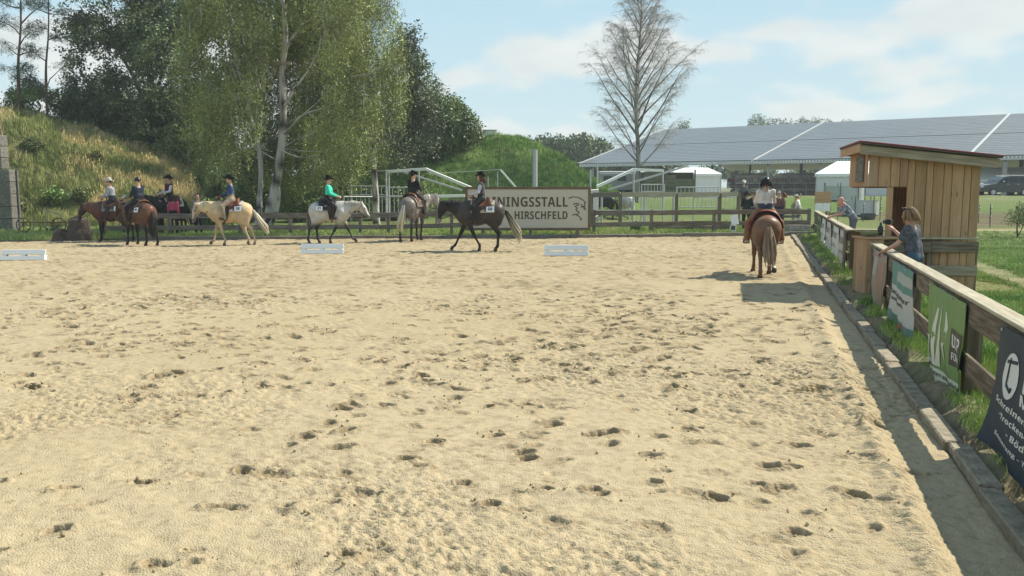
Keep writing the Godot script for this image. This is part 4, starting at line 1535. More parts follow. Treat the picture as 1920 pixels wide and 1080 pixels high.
func greenery() -> void:
	var bl := [18, Vector3(0.22, 0.42, 0.22), 0.075]
	var birch_a := Color(0.185, 0.225, 0.065)
	var birch_b := Color(0.310, 0.340, 0.125)
	# the tall weeping birch just behind the back fence
	var d := 37.2
	var lobes := []
	for q in [[430, 120, 70, 175, 0.6], [372, 215, 38, 120, 1.2], [590, 110, 85, 190, 0.4], [665, 190, 60, 150, 0.9], [520, 10, 130, 110, 0.0], [470, 250, 46, 90, 1.5], [625, 285, 66, 75, 1.0], [560, 225, 50, 90, 1.6], [400, 10, 60, 120, 0.8], [640, 30, 70, 110, 0.6], [450, -120, 90, 100, 0.0], [590, -130, 90, 100, 0.0], [415, 300, 36, 55, 1.0], [525, 120, 60, 90, 1.9], [530, 230, 60, 90, 1.9], [515, 310, 70, 60, 2.2], [560, 330, 45, 45, 2.0], [480, 170, 40, 100, 1.2], [360, 130, 36, 90, 0.8], [735, 120, 32, 90, 1.0], [550, 60, 60, 110, 0.9], [480, 60, 50, 100, 0.9]]:
		for back in [-1.0, 1.0]:
			if (q[4] == 0.0 or absf(q[0] - 525) < q[2] + 12) and back < 0: continue
			var dd: float = d + back * (0.9 + q[4] * 0.9) + (1.2 if absf(q[0] - 525) < q[2] + 12 else 0.0)
			var c := pix(q[0], q[1], dd)
			lobes.append([c, Vector3(q[2] / 43.0, q[3] / 43.0, q[2] / 43.0 * 0.8)])
	lobes.append([pix(528, 5, 36.2), Vector3(1.7, 1.9, 0.9)])
	lobes.append([pix(560, -30, 36.4), Vector3(1.8, 1.8, 0.9)])
	lobes.append([pix(490, 60, 36.4), Vector3(0.9, 1.8, 0.8)])
	var base := pix(492, 440, d); base.y = ground_y(base.x, d) - 0.1
	tree("birch_tree", "tall weeping birch with thick white twisted trunk behind the palomino horse", "tree", "birches behind the arena", base,
		[[base, pix(507, 395, d), pix(521, 325, d), pix(531, 235, d), pix(529, 135, d), pix(535, 60, d - 0.2), pix(520, -60, d - 0.3), pix(500, -170, d)],
		[base + Vector3(-0.25, 0, 0.1), pix(487, 375, d + 0.2), pix(488, 300, d + 0.4), pix(470, 215, d + 0.6), pix(445, 120, d + 0.8), pix(425, 10, d + 1.0)],
		[base + Vector3(0.1, 0, 0.15), pix(515, 408, d - 0.2), pix(523, 372, d - 0.35), pix(524, 350, d - 0.3)],
		[pix(529, 205, d), pix(555, 165, d - 0.3), pix(590, 110, d - 0.4), pix(620, 40, d - 0.5)],
		[pix(535, 95, d - 0.1), pix(556, 60, d - 0.4), pix(600, 20, d - 0.6), pix(640, -30, d - 0.7)]],
		0.24, lobes, 23000, bl, birch_a, birch_b, "birch", {"hang": true, "gap": -0.12, "gap_scale": 0.9, "twigs": 40, "limb_min": 3.5, "limb_r": 0.035})
	# second birch, slimmer, further right
	d = 43.0
	lobes = []
	for q in [[690, 90, 62, 150, 0.5], [735, 160, 42, 110, 0.7], [660, 220, 45, 110, 0.8], [710, 250, 40, 70, 0.8], [640, 0, 60, 110, 0.5], [700, -40, 50, 90, 0.0]]:
		var c := pix(q[0], q[1], d + rf(-1, 1))
		lobes.append([c, Vector3(q[2] / 37.0, q[3] / 37.0, q[2] / 37.0)])
	base = pix(706, 412, d); base.y = ground_y(base.x, d) - 0.1
	tree("birch_tree", "slender white birch standing among the metal pen rails", "tree", "birches behind the arena", base,
		[[base, pix(704, 360, d), pix(700, 290, d), pix(695, 200, d), pix(688, 110, d), pix(692, 20, d), pix(690, -70, d)], [pix(699, 260, d), pix(720, 225, d), pix(728, 180, d), pix(742, 120, d)]],
		0.17, lobes, 5200, bl, birch_a, birch_b, "birch", {"hang": true, "gap": -0.12, "gap_scale": 1.1, "limb_min": 3.5, "limb_r": 0.035})
	# the dark broad tree behind the embankment
	d = 53.0
	lobes = []
	for q in [[285, 60, 90, 90], [200, 90, 80, 75], [165, 30, 60, 60], [330, 120, 80, 85], [230, 190, 95, 65], [310, 230, 90, 60], [165, 170, 55, 60], [250, -40, 90, 70], [360, 30, 60, 80], [370, 200, 55, 90], [150, 240, 50, 40], [280, 285, 110, 50], [350, 320, 70, 40]]:
		lobes.append([pix(q[0], q[1], d + rf(-1.8, 1.8)), Vector3(q[2], q[3], q[2]) / 30.2])
	base = pix(283, 330, d); base.y = ground_y(base.x, d) - 0.2
	tree("broadleaf_tree", "big dark leafy tree with forked stems behind the grassy bank", "tree", "", base,
		[[base, pix(283, 240, d), pix(281, 150, d), pix(276, 60, d), pix(270, -40, d), pix(268, -110, d)], [pix(283, 235, d), pix(297, 160, d - 0.3), pix(322, 90, d - 0.4), pix(350, 20, d)], [pix(282, 250, d), pix(262, 170, d + 0.3), pix(225, 100, d + 0.4), pix(190, 40, d)], [pix(283, 200, d), pix(290, 120, d), pix(300, 30, d - 0.5), pix(305, -70, d)]],
		0.26, lobes, 8200, [18, Vector3(0.34, 0.30, 0.34), 0.17], Color(0.062, 0.098, 0.040), Color(0.165, 0.205, 0.088), "plain", {"gap": -0.06, "gap_scale": 0.75, "twigs": 9})
	# two thin pines on the crest at the far left
	for q in [[36, 205, 41, 0.11, "tall thin pine with sparse needles at the left end of the bank"], [88, 215, 72, 0.09, "slighter half bare pine beside the dark leafy tree"]]:
		d = 51.0
		var b0 := pix(q[0], q[1], d)
		b0.y = ground_y(b0.x, d) - 0.3
		lobes = []
		for k in 11:
			var yy: float = q[1] - 45 - k * 22 + rf(-8, 8)
			var sx: float = rf(18, 46) * (1 if k % 2 == 0 else -1)
			lobes.append([pix(q[0] + sx, yy - absf(sx) * 0.3, d + rf(-1.0, 1.0)), Vector3(rf(0.45, 0.85), rf(0.28, 0.5), rf(0.4, 0.8))])
		tree("pine_tree", q[4], "tree", "pines on the bank", b0, [[b0, pix(q[0] - 2, q[1] - 80, d), pix(q[0] + 3, q[1] - 160, d), pix(q[0] + 2, q[1] - 280, d)]], q[3], lobes, 330, [30, Vector3(0.24, 0.16, 0.24), 0.17], Color(0.051, 0.087, 0.043), Color(0.109, 0.145, 0.072), "pine", {"gap": -0.3, "slim": 0.10, "twigs": 5})
	# leafy things between the birches and the green mound
	var dark_a := Color(0.080, 0.120, 0.046)
	var dark_b := Color(0.180, 0.225, 0.090)
	var mid_a := Color(0.115, 0.180, 0.050)
	var mid_b := Color(0.215, 0.280, 0.095)
	var lf := [18, Vector3(0.32, 0.28, 0.32), 0.14]
	for q in [
		["grey_willow", "tall grey green willow rising right behind the second birch", 772, 300, 50, [[775, 160, 42, 80], [755, 230, 45, 70], [795, 240, 35, 60], [765, 90, 28, 50], [740, 285, 40, 40]], 1700, Color(0.087, 0.109, 0.058), Color(0.167, 0.189, 0.109)],
		["hazel_tree", "dark green tree at the foot of the green mound", 815, 300, 56, [[815, 200, 34, 48], [790, 250, 38, 50], [838, 225, 28, 45], [812, 270, 40, 30]], 1500, dark_a, dark_b],
		["round_thorn_bush", "rounded fresh green bush on the slope of the green mound", 855, 283, 58, [[855, 240, 40, 46], [826, 250, 28, 36], [880, 252, 26, 32], [850, 205, 22, 22], [846, 268, 44, 22]], 2000, mid_a, mid_b],
	]:
		lobes = []
		for l in q[5]: lobes.append([pix(l[0], l[1], q[4] + rf(-0.8, 0.8)), Vector3(l[2], l[3], l[2]) * q[4] / 1600.0])
		base = pix(q[2], q[3], q[4]); base.y = ground_y(base.x, q[4]) - 0.2
		tree(q[0], q[1], "tree" if q[0] != "round_thorn_bush" else "bush", "", base, [[base, pix(q[2] - 3, q[3] - 60, q[4]), pix(q[2] + 4, q[5][0][1] - 10, q[4])], [base + Vector3(0.2, 0, 0), pix(q[2] + 14, q[3] - 50, q[4]), pix(q[5][1][0], q[5][1][1], q[4])]], 0.13, lobes, q[6], lf, q[7], q[8], "plain", {"gap": -0.10})
	# undergrowth closing the view under the birches, bush by bush
	var ug := ["dark shrub behind the horses, below the big birch", "shrub with pale leaves between the two birch trunks", "low bright green shrub at the foot of the bank", "dense dark shrub behind the metal pen", "tall dark shrub in the shade behind the white horse", "broad shrub at the back of the birches", "mid green shrub right of the second birch", "dim shrub deep under the birches", "leafy shrub beside the bank above the palomino", "shadowed shrub between bank and birch", "ragged shrub behind the pen beams", "green shrub at the mound's left foot", "dark shrub on the crest below the leafy tree", "dark shrub on the crest beside the pines", "dark thicket behind the bank over the black horse", "dark thicket behind the bank over the palomino", "thicket filling the gap left of the big birch", "pale shrub at the foot of the pines"]
	var us := [[430, 385, 46, 52, 62, 1], [560, 390, 47, 50, 70, 0], [405, 395, 42, 40, 36, 2], [655, 395, 50, 60, 75, 0], [610, 395, 52, 60, 110, 1], [520, 400, 55, 75, 130, 1], [735, 380, 49, 42, 55, 0], [470, 395, 50, 50, 90, 1], [395, 360, 48, 38, 62, 2], [350, 350, 52, 50, 70, 1], [775, 375, 50, 40, 50, 0], [690, 380, 56, 70, 110, 1], [210, 280, 55, 70, 70, 1], [140, 250, 55, 50, 60, 0], [290, 310, 55, 70, 80, 1], [365, 340, 54, 60, 110, 1], [410, 380, 51, 50, 150, 0], [60, 225, 52, 50, 45, 2]]
	for i in us.size():
		var q: Array = us[i]
		var c := pix(q[0], q[1], q[2])
		c.y = ground_y(c.x, q[2]) - 0.05
		var k: float = q[2] / 1600.0
		var ca: Color = [mid_a, dark_a, Color(0.109, 0.167, 0.041)][q[5]]
		var cb: Color = [mid_b, dark_b, Color(0.203, 0.275, 0.080)][q[5]]
		bush("shrub", ug[i], "undergrowth shrubs", c, Vector3(q[3] * k, q[4] * k * 0.75, q[3] * k * 0.8), int(420 + q[3] * q[4] * 0.07), ca, cb)
	# slim dark trunks in the shade under the birches
	for q in [[455, 395, 48, "slim dark trunk left of the big birch in the shade"], [585, 400, 47, "dark bare trunk in the shade right of the big birch"], [610, 398, 49, "second dark trunk beside the bare one behind the white horse"], [640, 398, 50, "thin dark trunk next to the metal pen corner"]]:
		var c := pix(q[0], q[1], q[2])
		c.y = ground_y(c.x, q[2]) - 0.1
		lobes = [[c + Vector3(rf(-0.5, 0.5), 6.0, 0), Vector3(1.3, 1.6, 1.3)], [c + Vector3(rf(-0.5, 0.5), 8.0, 0), Vector3(1.5, 1.6, 1.3)]]
		tree("shade_tree", q[3], "tree", "dark trunks under the birches", c, [[c, c + Vector3(rf(-0.2, 0.2), 2.5, 0), c + Vector3(rf(-0.5, 0.5), 5.0, 0), c + Vector3(rf(-0.6, 0.6), 8.5, 0)]], 0.17, lobes, 420, lf, dark_a, dark_b, "plain")
	var bw := [[30, 330, 41.0], [150, 345, 42.0], [205, 372, 41.0], [255, 345, 43.0], [60, 270, 44.5], [330, 385, 42.0], [300, 360, 43.5], [170, 300, 45.0]]
	var bs := ["at the concrete wall", "above the stump", "over the leading bay", "on the middle of the slope", "high at the left", "beside the black horse's rider", "above the black horse", "under the dark leafy tree"]
	for i in bw.size():
		var q: Array = bw[i]
		var c := pix(q[0], q[1], q[2])
		c.y = ground_y(c.x, q[2]) - 0.03
		bush("bank_weed", "tall weed clump on the grassy bank %s" % bs[i], "weeds on the bank", c, Vector3(rf(0.4, 0.8), rf(0.25, 0.45), 0.5), 170, Color(0.10, 0.14, 0.04), Color(0.20, 0.22, 0.09), [12, Vector3(0.18, 0.16, 0.18), 0.11], 5, {"cat": "plant", "rad": 0.02})
	# young leafy plant on the bank
	var pl := pix(95, 358, 41.5); pl.y = ground_y(pl.x, 41.5) - 0.05
	bush("bank_plant", "broad leaved green plant halfway up the grassy bank", "", pl, Vector3(0.9, 0.5, 0.6), 260, Color(0.087, 0.160, 0.043), Color(0.189, 0.275, 0.087), [10, Vector3(0.22, 0.18, 0.22), 0.20], 4, {"cat": "plant"})
	bare_birch()
	distant_woods()
	grasses()

func pix(x: float, y: float, d: float) -> Vector3:
	# where the photograph's lines of sight meet the plane at that distance; used to take real positions off the picture
	var v := (540.0 - y) / 1600.0
	var c := cos(deg_to_rad(6.77))
	var s := sin(deg_to_rad(6.77))
	var k := d / (c + v * s)
	return Vector3((x - 960.0) / 1600.0 * k, 2.0 + (v * c - s) * k, -d)

func bare_birch() -> void:
	var d := 58.0
	var base := pix(1192, 380, d); base.y = ground_y(base.x, d) - 0.1
	var t := thing("bare_birch_tree", "tall leafless silver birch with drooping fine twigs before the hall", "tree", base)
	var m := MB.new()
	var top := pix(1200, -30, d) - base
	var h := top.y
	var trunk := PackedVector3Array()
	var n := 14
	for i in n + 1:
		var f := float(i) / n
		trunk.append(Vector3(top.x * f + 0.12 * sin(f * 9.0), h * f, 0.10 * sin(f * 7.0 + 1.0)))
	bark_tube(m, trunk, taper(0.20, 0.02, n), "silver", 9)
	var lr := RandomNumberGenerator.new()
	lr.seed = 77
	var twigs := MB.new()
	for i in 58:
		var f := 0.17 + 0.78 * pow(i / 57.0, 0.9)
		var k := f * n
		var p := trunk[int(k)].lerp(trunk[mini(int(k) + 1, n)], k - int(k))
		var a := i * 2.4 + lr.randf_range(-0.5, 0.5)
		var l := minf((1.0 - f) * 7.4 + 1.0, 5.6)
		if f < 0.26: l *= 0.85
		l *= lr.randf_range(0.75, 1.1)
		var out := Vector3(cos(a), 0, sin(a))
		var q := p
		var dir := (out * 0.78 + Vector3(0, 0.85, 0)).normalized()
		var pts := PackedVector3Array([p])
		var steps := 8
		for s in steps:
			dir = (dir + Vector3(lr.randf_range(-0.12, 0.12), lr.randf_range(-0.05, 0.13) - (0.22 if s > 6 else 0.0), lr.randf_range(-0.12, 0.12))).normalized()
			q += dir * l / steps
			pts.append(q)
		bark_tube(m, pts, taper(0.016 + 0.012 * l, 0.008, steps), "silver", 5)
		for j in int(7 + l * 4.2):
			var g := lr.randf_range(0.25, 1.0)
			var kk := g * steps
			var s0 := pts[int(minf(kk, steps - 0.01))].lerp(pts[mini(int(kk) + 1, steps)], kk - int(kk))
			var sd := (out.rotated(Vector3.UP, lr.randf_range(-1.2, 1.2)) * 0.8 + Vector3(0, lr.randf_range(0.2, 0.9), 0)).normalized()
			var sl := lr.randf_range(0.5, 1.25) * clampf(l * 0.28, 0.4, 1.1)
			var sp := PackedVector3Array([s0])
			var sq := s0
			for s in 4:
				sq += sd * sl / 4
				sd = (sd + Vector3(lr.randf_range(-0.15, 0.15), -0.22, lr.randf_range(-0.15, 0.15))).normalized()
				sp.append(sq)
			var kq := twigs.v.size()
			twigs.col = Color(0.42, 0.385, 0.36) * lr.randf_range(0.7, 1.3)
			twigs.tube(sp, taper(0.010, 0.005, 4), 3, false)
			for e in 7:
				var ee := lr.randf_range(0.3, 1.0) * 4
				var r0 := sp[int(minf(ee, 3.99))].lerp(sp[mini(int(ee) + 1, 4)], ee - int(ee))
				var hp := PackedVector3Array([r0])
				var hq := r0
				var hd := Vector3(lr.randf_range(-0.8, 0.8), lr.randf_range(-0.1, 0.5), lr.randf_range(-0.8, 0.8))
				for s in 3:
					hq += hd.normalized() * lr.randf_range(0.12, 0.24)
					hd += Vector3(0, -0.6, 0)
					hp.append(hq)
				twigs.tube(hp, PackedFloat32Array([0.0065, 0.006, 0.005, 0.004]), 3, false)
			if kq < 0: return
	part("trunk", m, M.bark, t)
	part("twigs", twigs, M.bark, t).set_meta("kind", "stuff")

func distant_woods() -> void:
	var a := Color(0.115, 0.155, 0.070)
	var b := Color(0.20, 0.24, 0.115)
	var lf := [16, Vector3(0.85, 0.75, 0.85), 0.50]
	var rows := [
		[[1000, 1022, 1048, 1074, 1098, 1118], 252, 134.0, 38, "wood between mound and hall", 300],
		[[1140, 1165, 1230], 280, 150.0, 26, "wood behind the hall's near corner", 305],
		[[1415, 1440, 1478, 1505, 1530, 1556, 1585], 215, 300.0, 24, "treetops above the solar roof", 300],
		[[1160, 1215, 1270, 1330, 1385, 1440, 1490, 1545, 1600, 1660, 1720, 1790, 1850, 1905, 1950], 312, 215.0, 34, "trees seen through the open hall", 345],
		[[1690, 1282], 229, 290.0, 16, "lone treetops peeking over the roof ridge", 300],
	]
	var look := ["rounded", "uneven", "tall", "broad", "loose", "dense", "low"]
	var place := ["first", "second", "third", "fourth", "fifth", "sixth", "seventh", "eighth", "ninth", "tenth", "eleventh", "twelfth", "thirteenth", "fourteenth", "fifteenth"]
	for r in rows:
		for i in r[0].size():
			var d: float = r[2] + rf(-7, 7)
			var k := d / 1600.0
			var w: float = r[3] * k * rf(0.85, 1.15)
			var top := pix(r[0][i], r[1] + rf(-9, 9), d)
			var g := Vector3(top.x, ground_y(top.x, d) - 0.3, -d)
			var hh := top.y - g.y
			var lobes := []
			for q in 7:
				var an := TAU * q / 6.0
				var rr := 0.0 if q == 6 else 0.5
				lobes.append([g + Vector3(cos(an) * w * rr, hh * (rf(0.45, 0.78) if q < 6 else 0.76), sin(an) * w * rr), Vector3(w * 0.55, hh * 0.24, w * 0.55)])
			var label := "%s %s tree from the near end in the %s" % [place[i], look[(i * 3 + int(r[1])) % 7], r[4]]
			tree("far_tree", label, "tree", r[4], g, [[g, g + Vector3(rf(-0.3, 0.3), hh * 0.4, 0), g + Vector3(rf(-0.5, 0.5), hh * 0.85, 0)]], 0.22, lobes, 620, lf, a, b, "plain", {"gap": -0.25, "gap_scale": 0.3, "twigs": 40})

func tuft(n: int, h: float, spread: float, w: float, sd: int, ears := false) -> ArrayMesh:
	var lr := RandomNumberGenerator.new()
	lr.seed = sd
	var m := MB.new()
	for i in n:
		var a := lr.randf() * TAU
		var r := spread * sqrt(lr.randf())
		var p := Vector3(cos(a) * r, -0.02, sin(a) * r)
		var l := h * lr.randf_range(0.5, 1.1)
		var lean := Vector3(lr.randfn(), 0, lr.randfn()) * 0.32 * l
		var side := Vector3(cos(a + 1.3), 0, sin(a + 1.3)) * w
		var q := p + Vector3(0, l * 0.6, 0) + lean * 0.35
		var e := p + Vector3(0, l, 0) + lean
		var g := lr.randf_range(0.75, 1.25)
		m.col = Color(g, g, g)
		m.quad(p - side, p + side, q + side * 0.7, q - side * 0.7)
		m.tri(q - side * 0.7, q + side * 0.7, e)
		if ears and i % 3 == 0:
			m.col = Color(1.8, 1.45, 1.1) * g
			var u := Vector3(0, 1, 0) * 0.09
			m.quad(e - u * 0.6, e + side * 1.6, e + u, e - side * 1.6)
	return m.mesh()

func grass_patch(called: String, spots: Array, me: ArrayMesh, s0: float, s1: float, ca: Color, cb: Color) -> void:
	var xs := []
	var cols := PackedColorArray()
	for p in spots:
		var s := rf(s0, s1)
		xs.append(Transform3D(Basis(Vector3.UP, rf(0, TAU)).scaled(Vector3(s, s * rf(0.8, 1.2), s)), p))
		cols.append(ca.lerp(cb, clampf(0.5 + 1.1 * fn_mid.get_noise_2d(p.x * 1.1, p.z * 1.1) + 0.5 * fn_big.get_noise_2d(p.x * 2, p.z * 2) + rf(-0.25, 0.25), 0, 1)) * rf(0.85, 1.15))
	scatter(called, me, M.blade, xs, cols)

func grasses() -> void:
	var spots := []
	# the strip along the side fence
	while spots.size() < 6000:
		var d := rf(4.5, 34.0) if rng.randf() < 0.35 else rf(4.5, 15.0)
		var o := rf(0.22, 1.15)
		var p := Vector3(kerb_x(d) + 0.12 + o, 0, -d)
		if d > 14.4 and d < 17.0: continue
		if rng.randf() > clampf(-0.15 + o * 1.5 + fn_mid.get_noise_2d(p.x * 2.0, d * 2.0) * 1.5, 0, 1): continue
		p.y = ground_y(p.x, d)
		spots.append(p)
	grass_patch("verge_grass", spots, tuft(12, 0.11, 0.08, 0.0045, 3), 0.6, 1.5, Color(0.185, 0.305, 0.065), Color(0.382, 0.468, 0.131))
	# the lawn behind the fence
	spots = []
	while spots.size() < 26000:
		var d := rf(5.0, 38.0)
		d = rf(5.0, d)
		var x := fence_x(d) + 0.15 + rf(0, 22.0) * pow(rng.randf(), 0.6)
		if x > d * 0.75 + 3.0: continue
		if absf(x - 10.6 - 0.30 * (d - 18.0)) < 0.35: continue
		if x > 6.6 and x < 9.6 and d > 15.6 and d < 18.5: continue
		spots.append(Vector3(x, ground_y(x, d), -d))
	grass_patch("lawn_grass", spots, tuft(14, 0.075, 0.14, 0.006, 4), 0.7, 1.5, Color(0.196, 0.312, 0.078), Color(0.394, 0.482, 0.152))
	# long grass on the bank, green and straw coloured
	spots = []
	var dry := []
	while spots.size() + dry.size() < 17000:
		var d := rf(38.0, 56.0)
		var x := rf(-38.0, -13.5)
		if mound_left(x, d) < 0.12 or fn_mid.get_noise_2d(x * 0.5 + 9.0, d * 0.9) > 0.34: continue
		var p := Vector3(x, ground_y(x, d), -d)
		if fn_mid.get_noise_2d(x * 0.7, d * 0.7) + 0.7 * fn_big.get_noise_2d(x, d) + rf(-0.2, 0.2) > 0.12: dry.append(p)
		else: spots.append(p)
	grass_patch("bank_grass", spots, tuft(16, 0.36, 0.24, 0.012, 5), 0.5, 1.3, Color(0.203, 0.250, 0.072), Color(0.373, 0.373, 0.136))
	grass_patch("bank_dry_grass", dry, tuft(15, 0.42, 0.22, 0.010, 6, true), 0.5, 1.35, Color(0.373, 0.341, 0.136), Color(0.658, 0.523, 0.260))
	# the green mound
	spots = []
	while spots.size() < 11000:
		var d := rf(48.5, 66.0)
		var x := rf(-16.0, 7.0)
		if mound_right(x, d) < 0.10: continue
		spots.append(Vector3(x, ground_y(x, d), -d))
	grass_patch("mound_grass", spots, tuft(16, 0.26, 0.28, 0.014, 7), 0.6, 1.4, Color(0.168, 0.301, 0.066), Color(0.355, 0.449, 0.136))
	# the grass behind the back fence
	spots = []
	while spots.size() < 12000:
		var x := rf(-24.0, 14.0)
		var d := back_line(x) + 0.35 + rf(0, 12.0) * rng.randf()
		if fn_mid.get_noise_2d(x * 0.8, d * 0.8) < -0.12 and d > back_line(x) + 2.5: continue
		if mound_left(x, d) > 0.2: continue
		spots.append(Vector3(x, ground_y(x, d), -d))
	grass_patch("back_grass", spots, tuft(13, 0.15, 0.20, 0.010, 8), 0.6, 1.5, Color(0.209, 0.325, 0.078), Color(0.458, 0.496, 0.168))

# ---------------------------------------------------------------- the open hall with its solar roof, and what stands in the yard before it
func hall() -> void:
	var e := Vector3(9.5, 5.2, -122.0)
	var a := Vector3(0.79, 0, 0.613)
	var w := Vector3(0.613, 0, -0.79)
	var up := Vector3(0, 1, 0)
	var slope := (w * 25.6 + up * 6.1)
	var sl := slope.length()
	var su := slope / sl
	var nn := a.cross(su).normalized()
	if nn.y < 0: nn = -nn
	var length := 99.0
	var t := thing("riding_hall", "long open riding hall with a grey solar panel roof on steel posts", "hall", Vector3(e.x, 0.8, e.z))
	var o := Vector3(e.x, 0.8, e.z)
	var m_sheet := mat(Color(0.36, 0.37, 0.37), 0.5, 0.3)
	var b := MB.new()
	for side in 2:
		var s0 := e - o
		var dir := su
		if side == 1:
			s0 = e + w * 51.2 - o
			dir = (-w * 25.6 + up * 6.1) / sl
		b.board(s0 + dir * sl * 0.5 - nn * 0.1, s0 + a * length + dir * sl * 0.5 - nn * 0.1, dir, sl, 0.12)
	part("roof", b, m_sheet, t)
	# panels: rows of laid glass modules with a service gap halfway
	var pm := MB.new()
	pm.bx(Vector3.ZERO, Vector3(1.668, 0.04, 0.94))
	var xs := []
	var cols := PackedColorArray()
	var seams := [0.0, 25.7, 49.4, 74.0, 98.7]
	var bs := Basis(a, nn, a.cross(nn))
	for k in 4:
		var s: float = seams[k] + 0.95
		while s + 0.8 < seams[k + 1] - 0.1:
			for r in 25:
				var q := 0.62 + r * 1.03 + (0.28 if r >= 12 else 0.0)
				xs.append(Transform3D(bs, e - o + a * s + su * q + nn * 0.03))
				var g := rf(0.93, 1.08)
				cols.append(Color(0.125, 0.130, 0.130) * g)
			s += 1.68
	var gl := vmat(0.38)
	gl.metallic_specular = 0.5
	scatter("solar_panels", pm.mesh(), gl, xs, cols, t)
	for s in seams:
		var sm := MB.new()
		sm.board(e - o + a * s + nn * 0.09, e - o + a * s + slope + nn * 0.09, a, 0.30, 0.06)
		part("verge_strip", sm, M.galv, t)
	# eaves: gutter beam and the open ends of the corrugated sheet
	b = MB.new()
	b.board(e - o - up * 0.34, e - o + a * length - up * 0.34, up, 0.20, 0.16)
	part("eaves_beam", b, M.galv, t)
	b = MB.new()
	var s := 0.1
	while s < 80.0:
		b.board(e - o + a * s - up * 0.17, e - o + a * (s + 0.19) - up * 0.17, up, 0.15, 0.10)
		s += 0.36
	part("corrugated_edge", b, M.white_paint, t).set_meta("kind", "stuff")
	# posts
	for r in [[0.5, 6.35], [12.0, 12.7], [25.6, 12.7], [50.0, 12.7]]:
		s = 2.0
		while s < length:
			var p: Vector3 = e + a * s + w * r[0]
			var top: float = 5.0 + 6.1 * (r[0] / 25.6 if r[0] <= 25.6 else (51.2 - r[0]) / 25.6) - 0.3
			var pb := MB.new()
			pb.bx(Vector3(0, top * 0.5 + 0.35, 0), Vector3(0.10, top - 0.7, 0.34))
			pb.bx(Vector3(0.13, top * 0.5 + 0.35, 0), Vector3(0.04, top - 0.7, 0.36))
			pb.bx(Vector3(-0.13, top * 0.5 + 0.35, 0), Vector3(0.04, top - 0.7, 0.36))
			var q := part("post", pb, M.dark_steel if r[0] > 1.0 else M.galv, t)
			q.position = Vector3(p.x, 0, p.z) - o
			s += r[1]
	# rafters
	s = 2.0
	while s < length:
		var rb := MB.new()
		rb.board(e - o + a * s - nn * 0.42, e - o + a * s + slope - nn * 0.42, nn, 0.42, 0.16)
		part("rafter", rb, M.dark_steel, t)
		s += 6.35
	grandstand()

func grandstand() -> void:
	var d := 110.0
	var p0 := pix(1378, 368, d)
	var t := thing("grandstand", "tiered spectator stand with red backing and steel railing in the hall", "grandstand", Vector3(p0.x, 0.8, -d))
	var wd := 13.5
	for i in 5:
		var b := MB.new()
		b.bx(Vector3(wd / 2, 0.32 + i * 0.33, -i * 0.75), Vector3(wd, 0.06, 0.34))
		part("bench_plank", b, M.cap_dull, t)
		b = MB.new()
		b.bx(Vector3(wd / 2, 0.14 + i * 0.33, -i * 0.75 - 0.3), Vector3(wd, 0.24, 0.05))
		part("riser", b, M.fence, t)
	var b := MB.new()
	b.bx(Vector3(wd / 2, 2.05, -3.9), Vector3(wd, 0.55, 0.06))
	part("red_backing", b, mat(Color(0.22, 0.045, 0.045), 0.9), t)
	b = MB.new()
	b.bar(Vector3(0, 2.55, 0.3), Vector3(wd, 2.55, 0.3), 0.035)
	b.bar(Vector3(0, 1.60, 0.3), Vector3(wd, 1.60, 0.3), 0.03)
	b.bar(Vector3(0, 0.8, 0.3), Vector3(wd, 0.8, 0.3), 0.03)
	part("handrail", b, M.white_paint, t)
	for i in 10:
		b = MB.new()
		b.bar(Vector3(i * 1.5, 0, 0.3), Vector3(i * 1.5, 2.55, 0.3), 0.035)
		part("rail_post", b, M.galv, t)
	b = MB.new()
	for i in 68:
		b.bar(Vector3(i * 0.2, 1.6, 0.3), Vector3(i * 0.2, 2.55, 0.3), 0.02, 4)
	part("baluster", b, M.white_paint, t).set_meta("kind", "stuff")
	var cols := [Color(0.35, 0.08, 0.08), Color(0.04, 0.05, 0.09), Color(0.5, 0.5, 0.5), Color(0.03, 0.03, 0.03), Color(0.20, 0.05, 0.06), Color(0.10, 0.12, 0.16), Color(0.55, 0.45, 0.3), Color(0.05, 0.09, 0.06), Color(0.3, 0.25, 0.22)]
	var says := ["red", "navy", "light grey", "black", "wine red", "slate blue", "tan", "dark green", "brown"]
	var rows := [0.5, 1.9, 3.4, 5.0, 6.3, 7.7, 9.2, 10.4, 12.2]
	for i in 9:
		var o := seated(0.10, 0.02)
		o.merge({"shirt": cols[i], "pants": Color(0.03, 0.035, 0.05), "cell": 0.055, "arm_r": [Vector3(0.05, -0.28, 0.05), Vector3(0.2, -0.1, -0.1)], "arm_l": [Vector3(0.05, -0.28, 0.05), Vector3(0.2, -0.1, -0.1)]}, true)
		o.leg_r = [Vector3(0.42, -0.04, 0.08), Vector3(0.02, -0.41, 0)]
		o.leg_l = [Vector3(0.42, -0.04, 0.08), Vector3(0.02, -0.41, 0)]
		person("spectator in a %s top sitting high on the covered stand" % says[i], Vector3(p0.x + rows[i], 0.8 + 1.60 - 0.80, -d - 2.95), -PI / 2, o, "spectators on the stand")

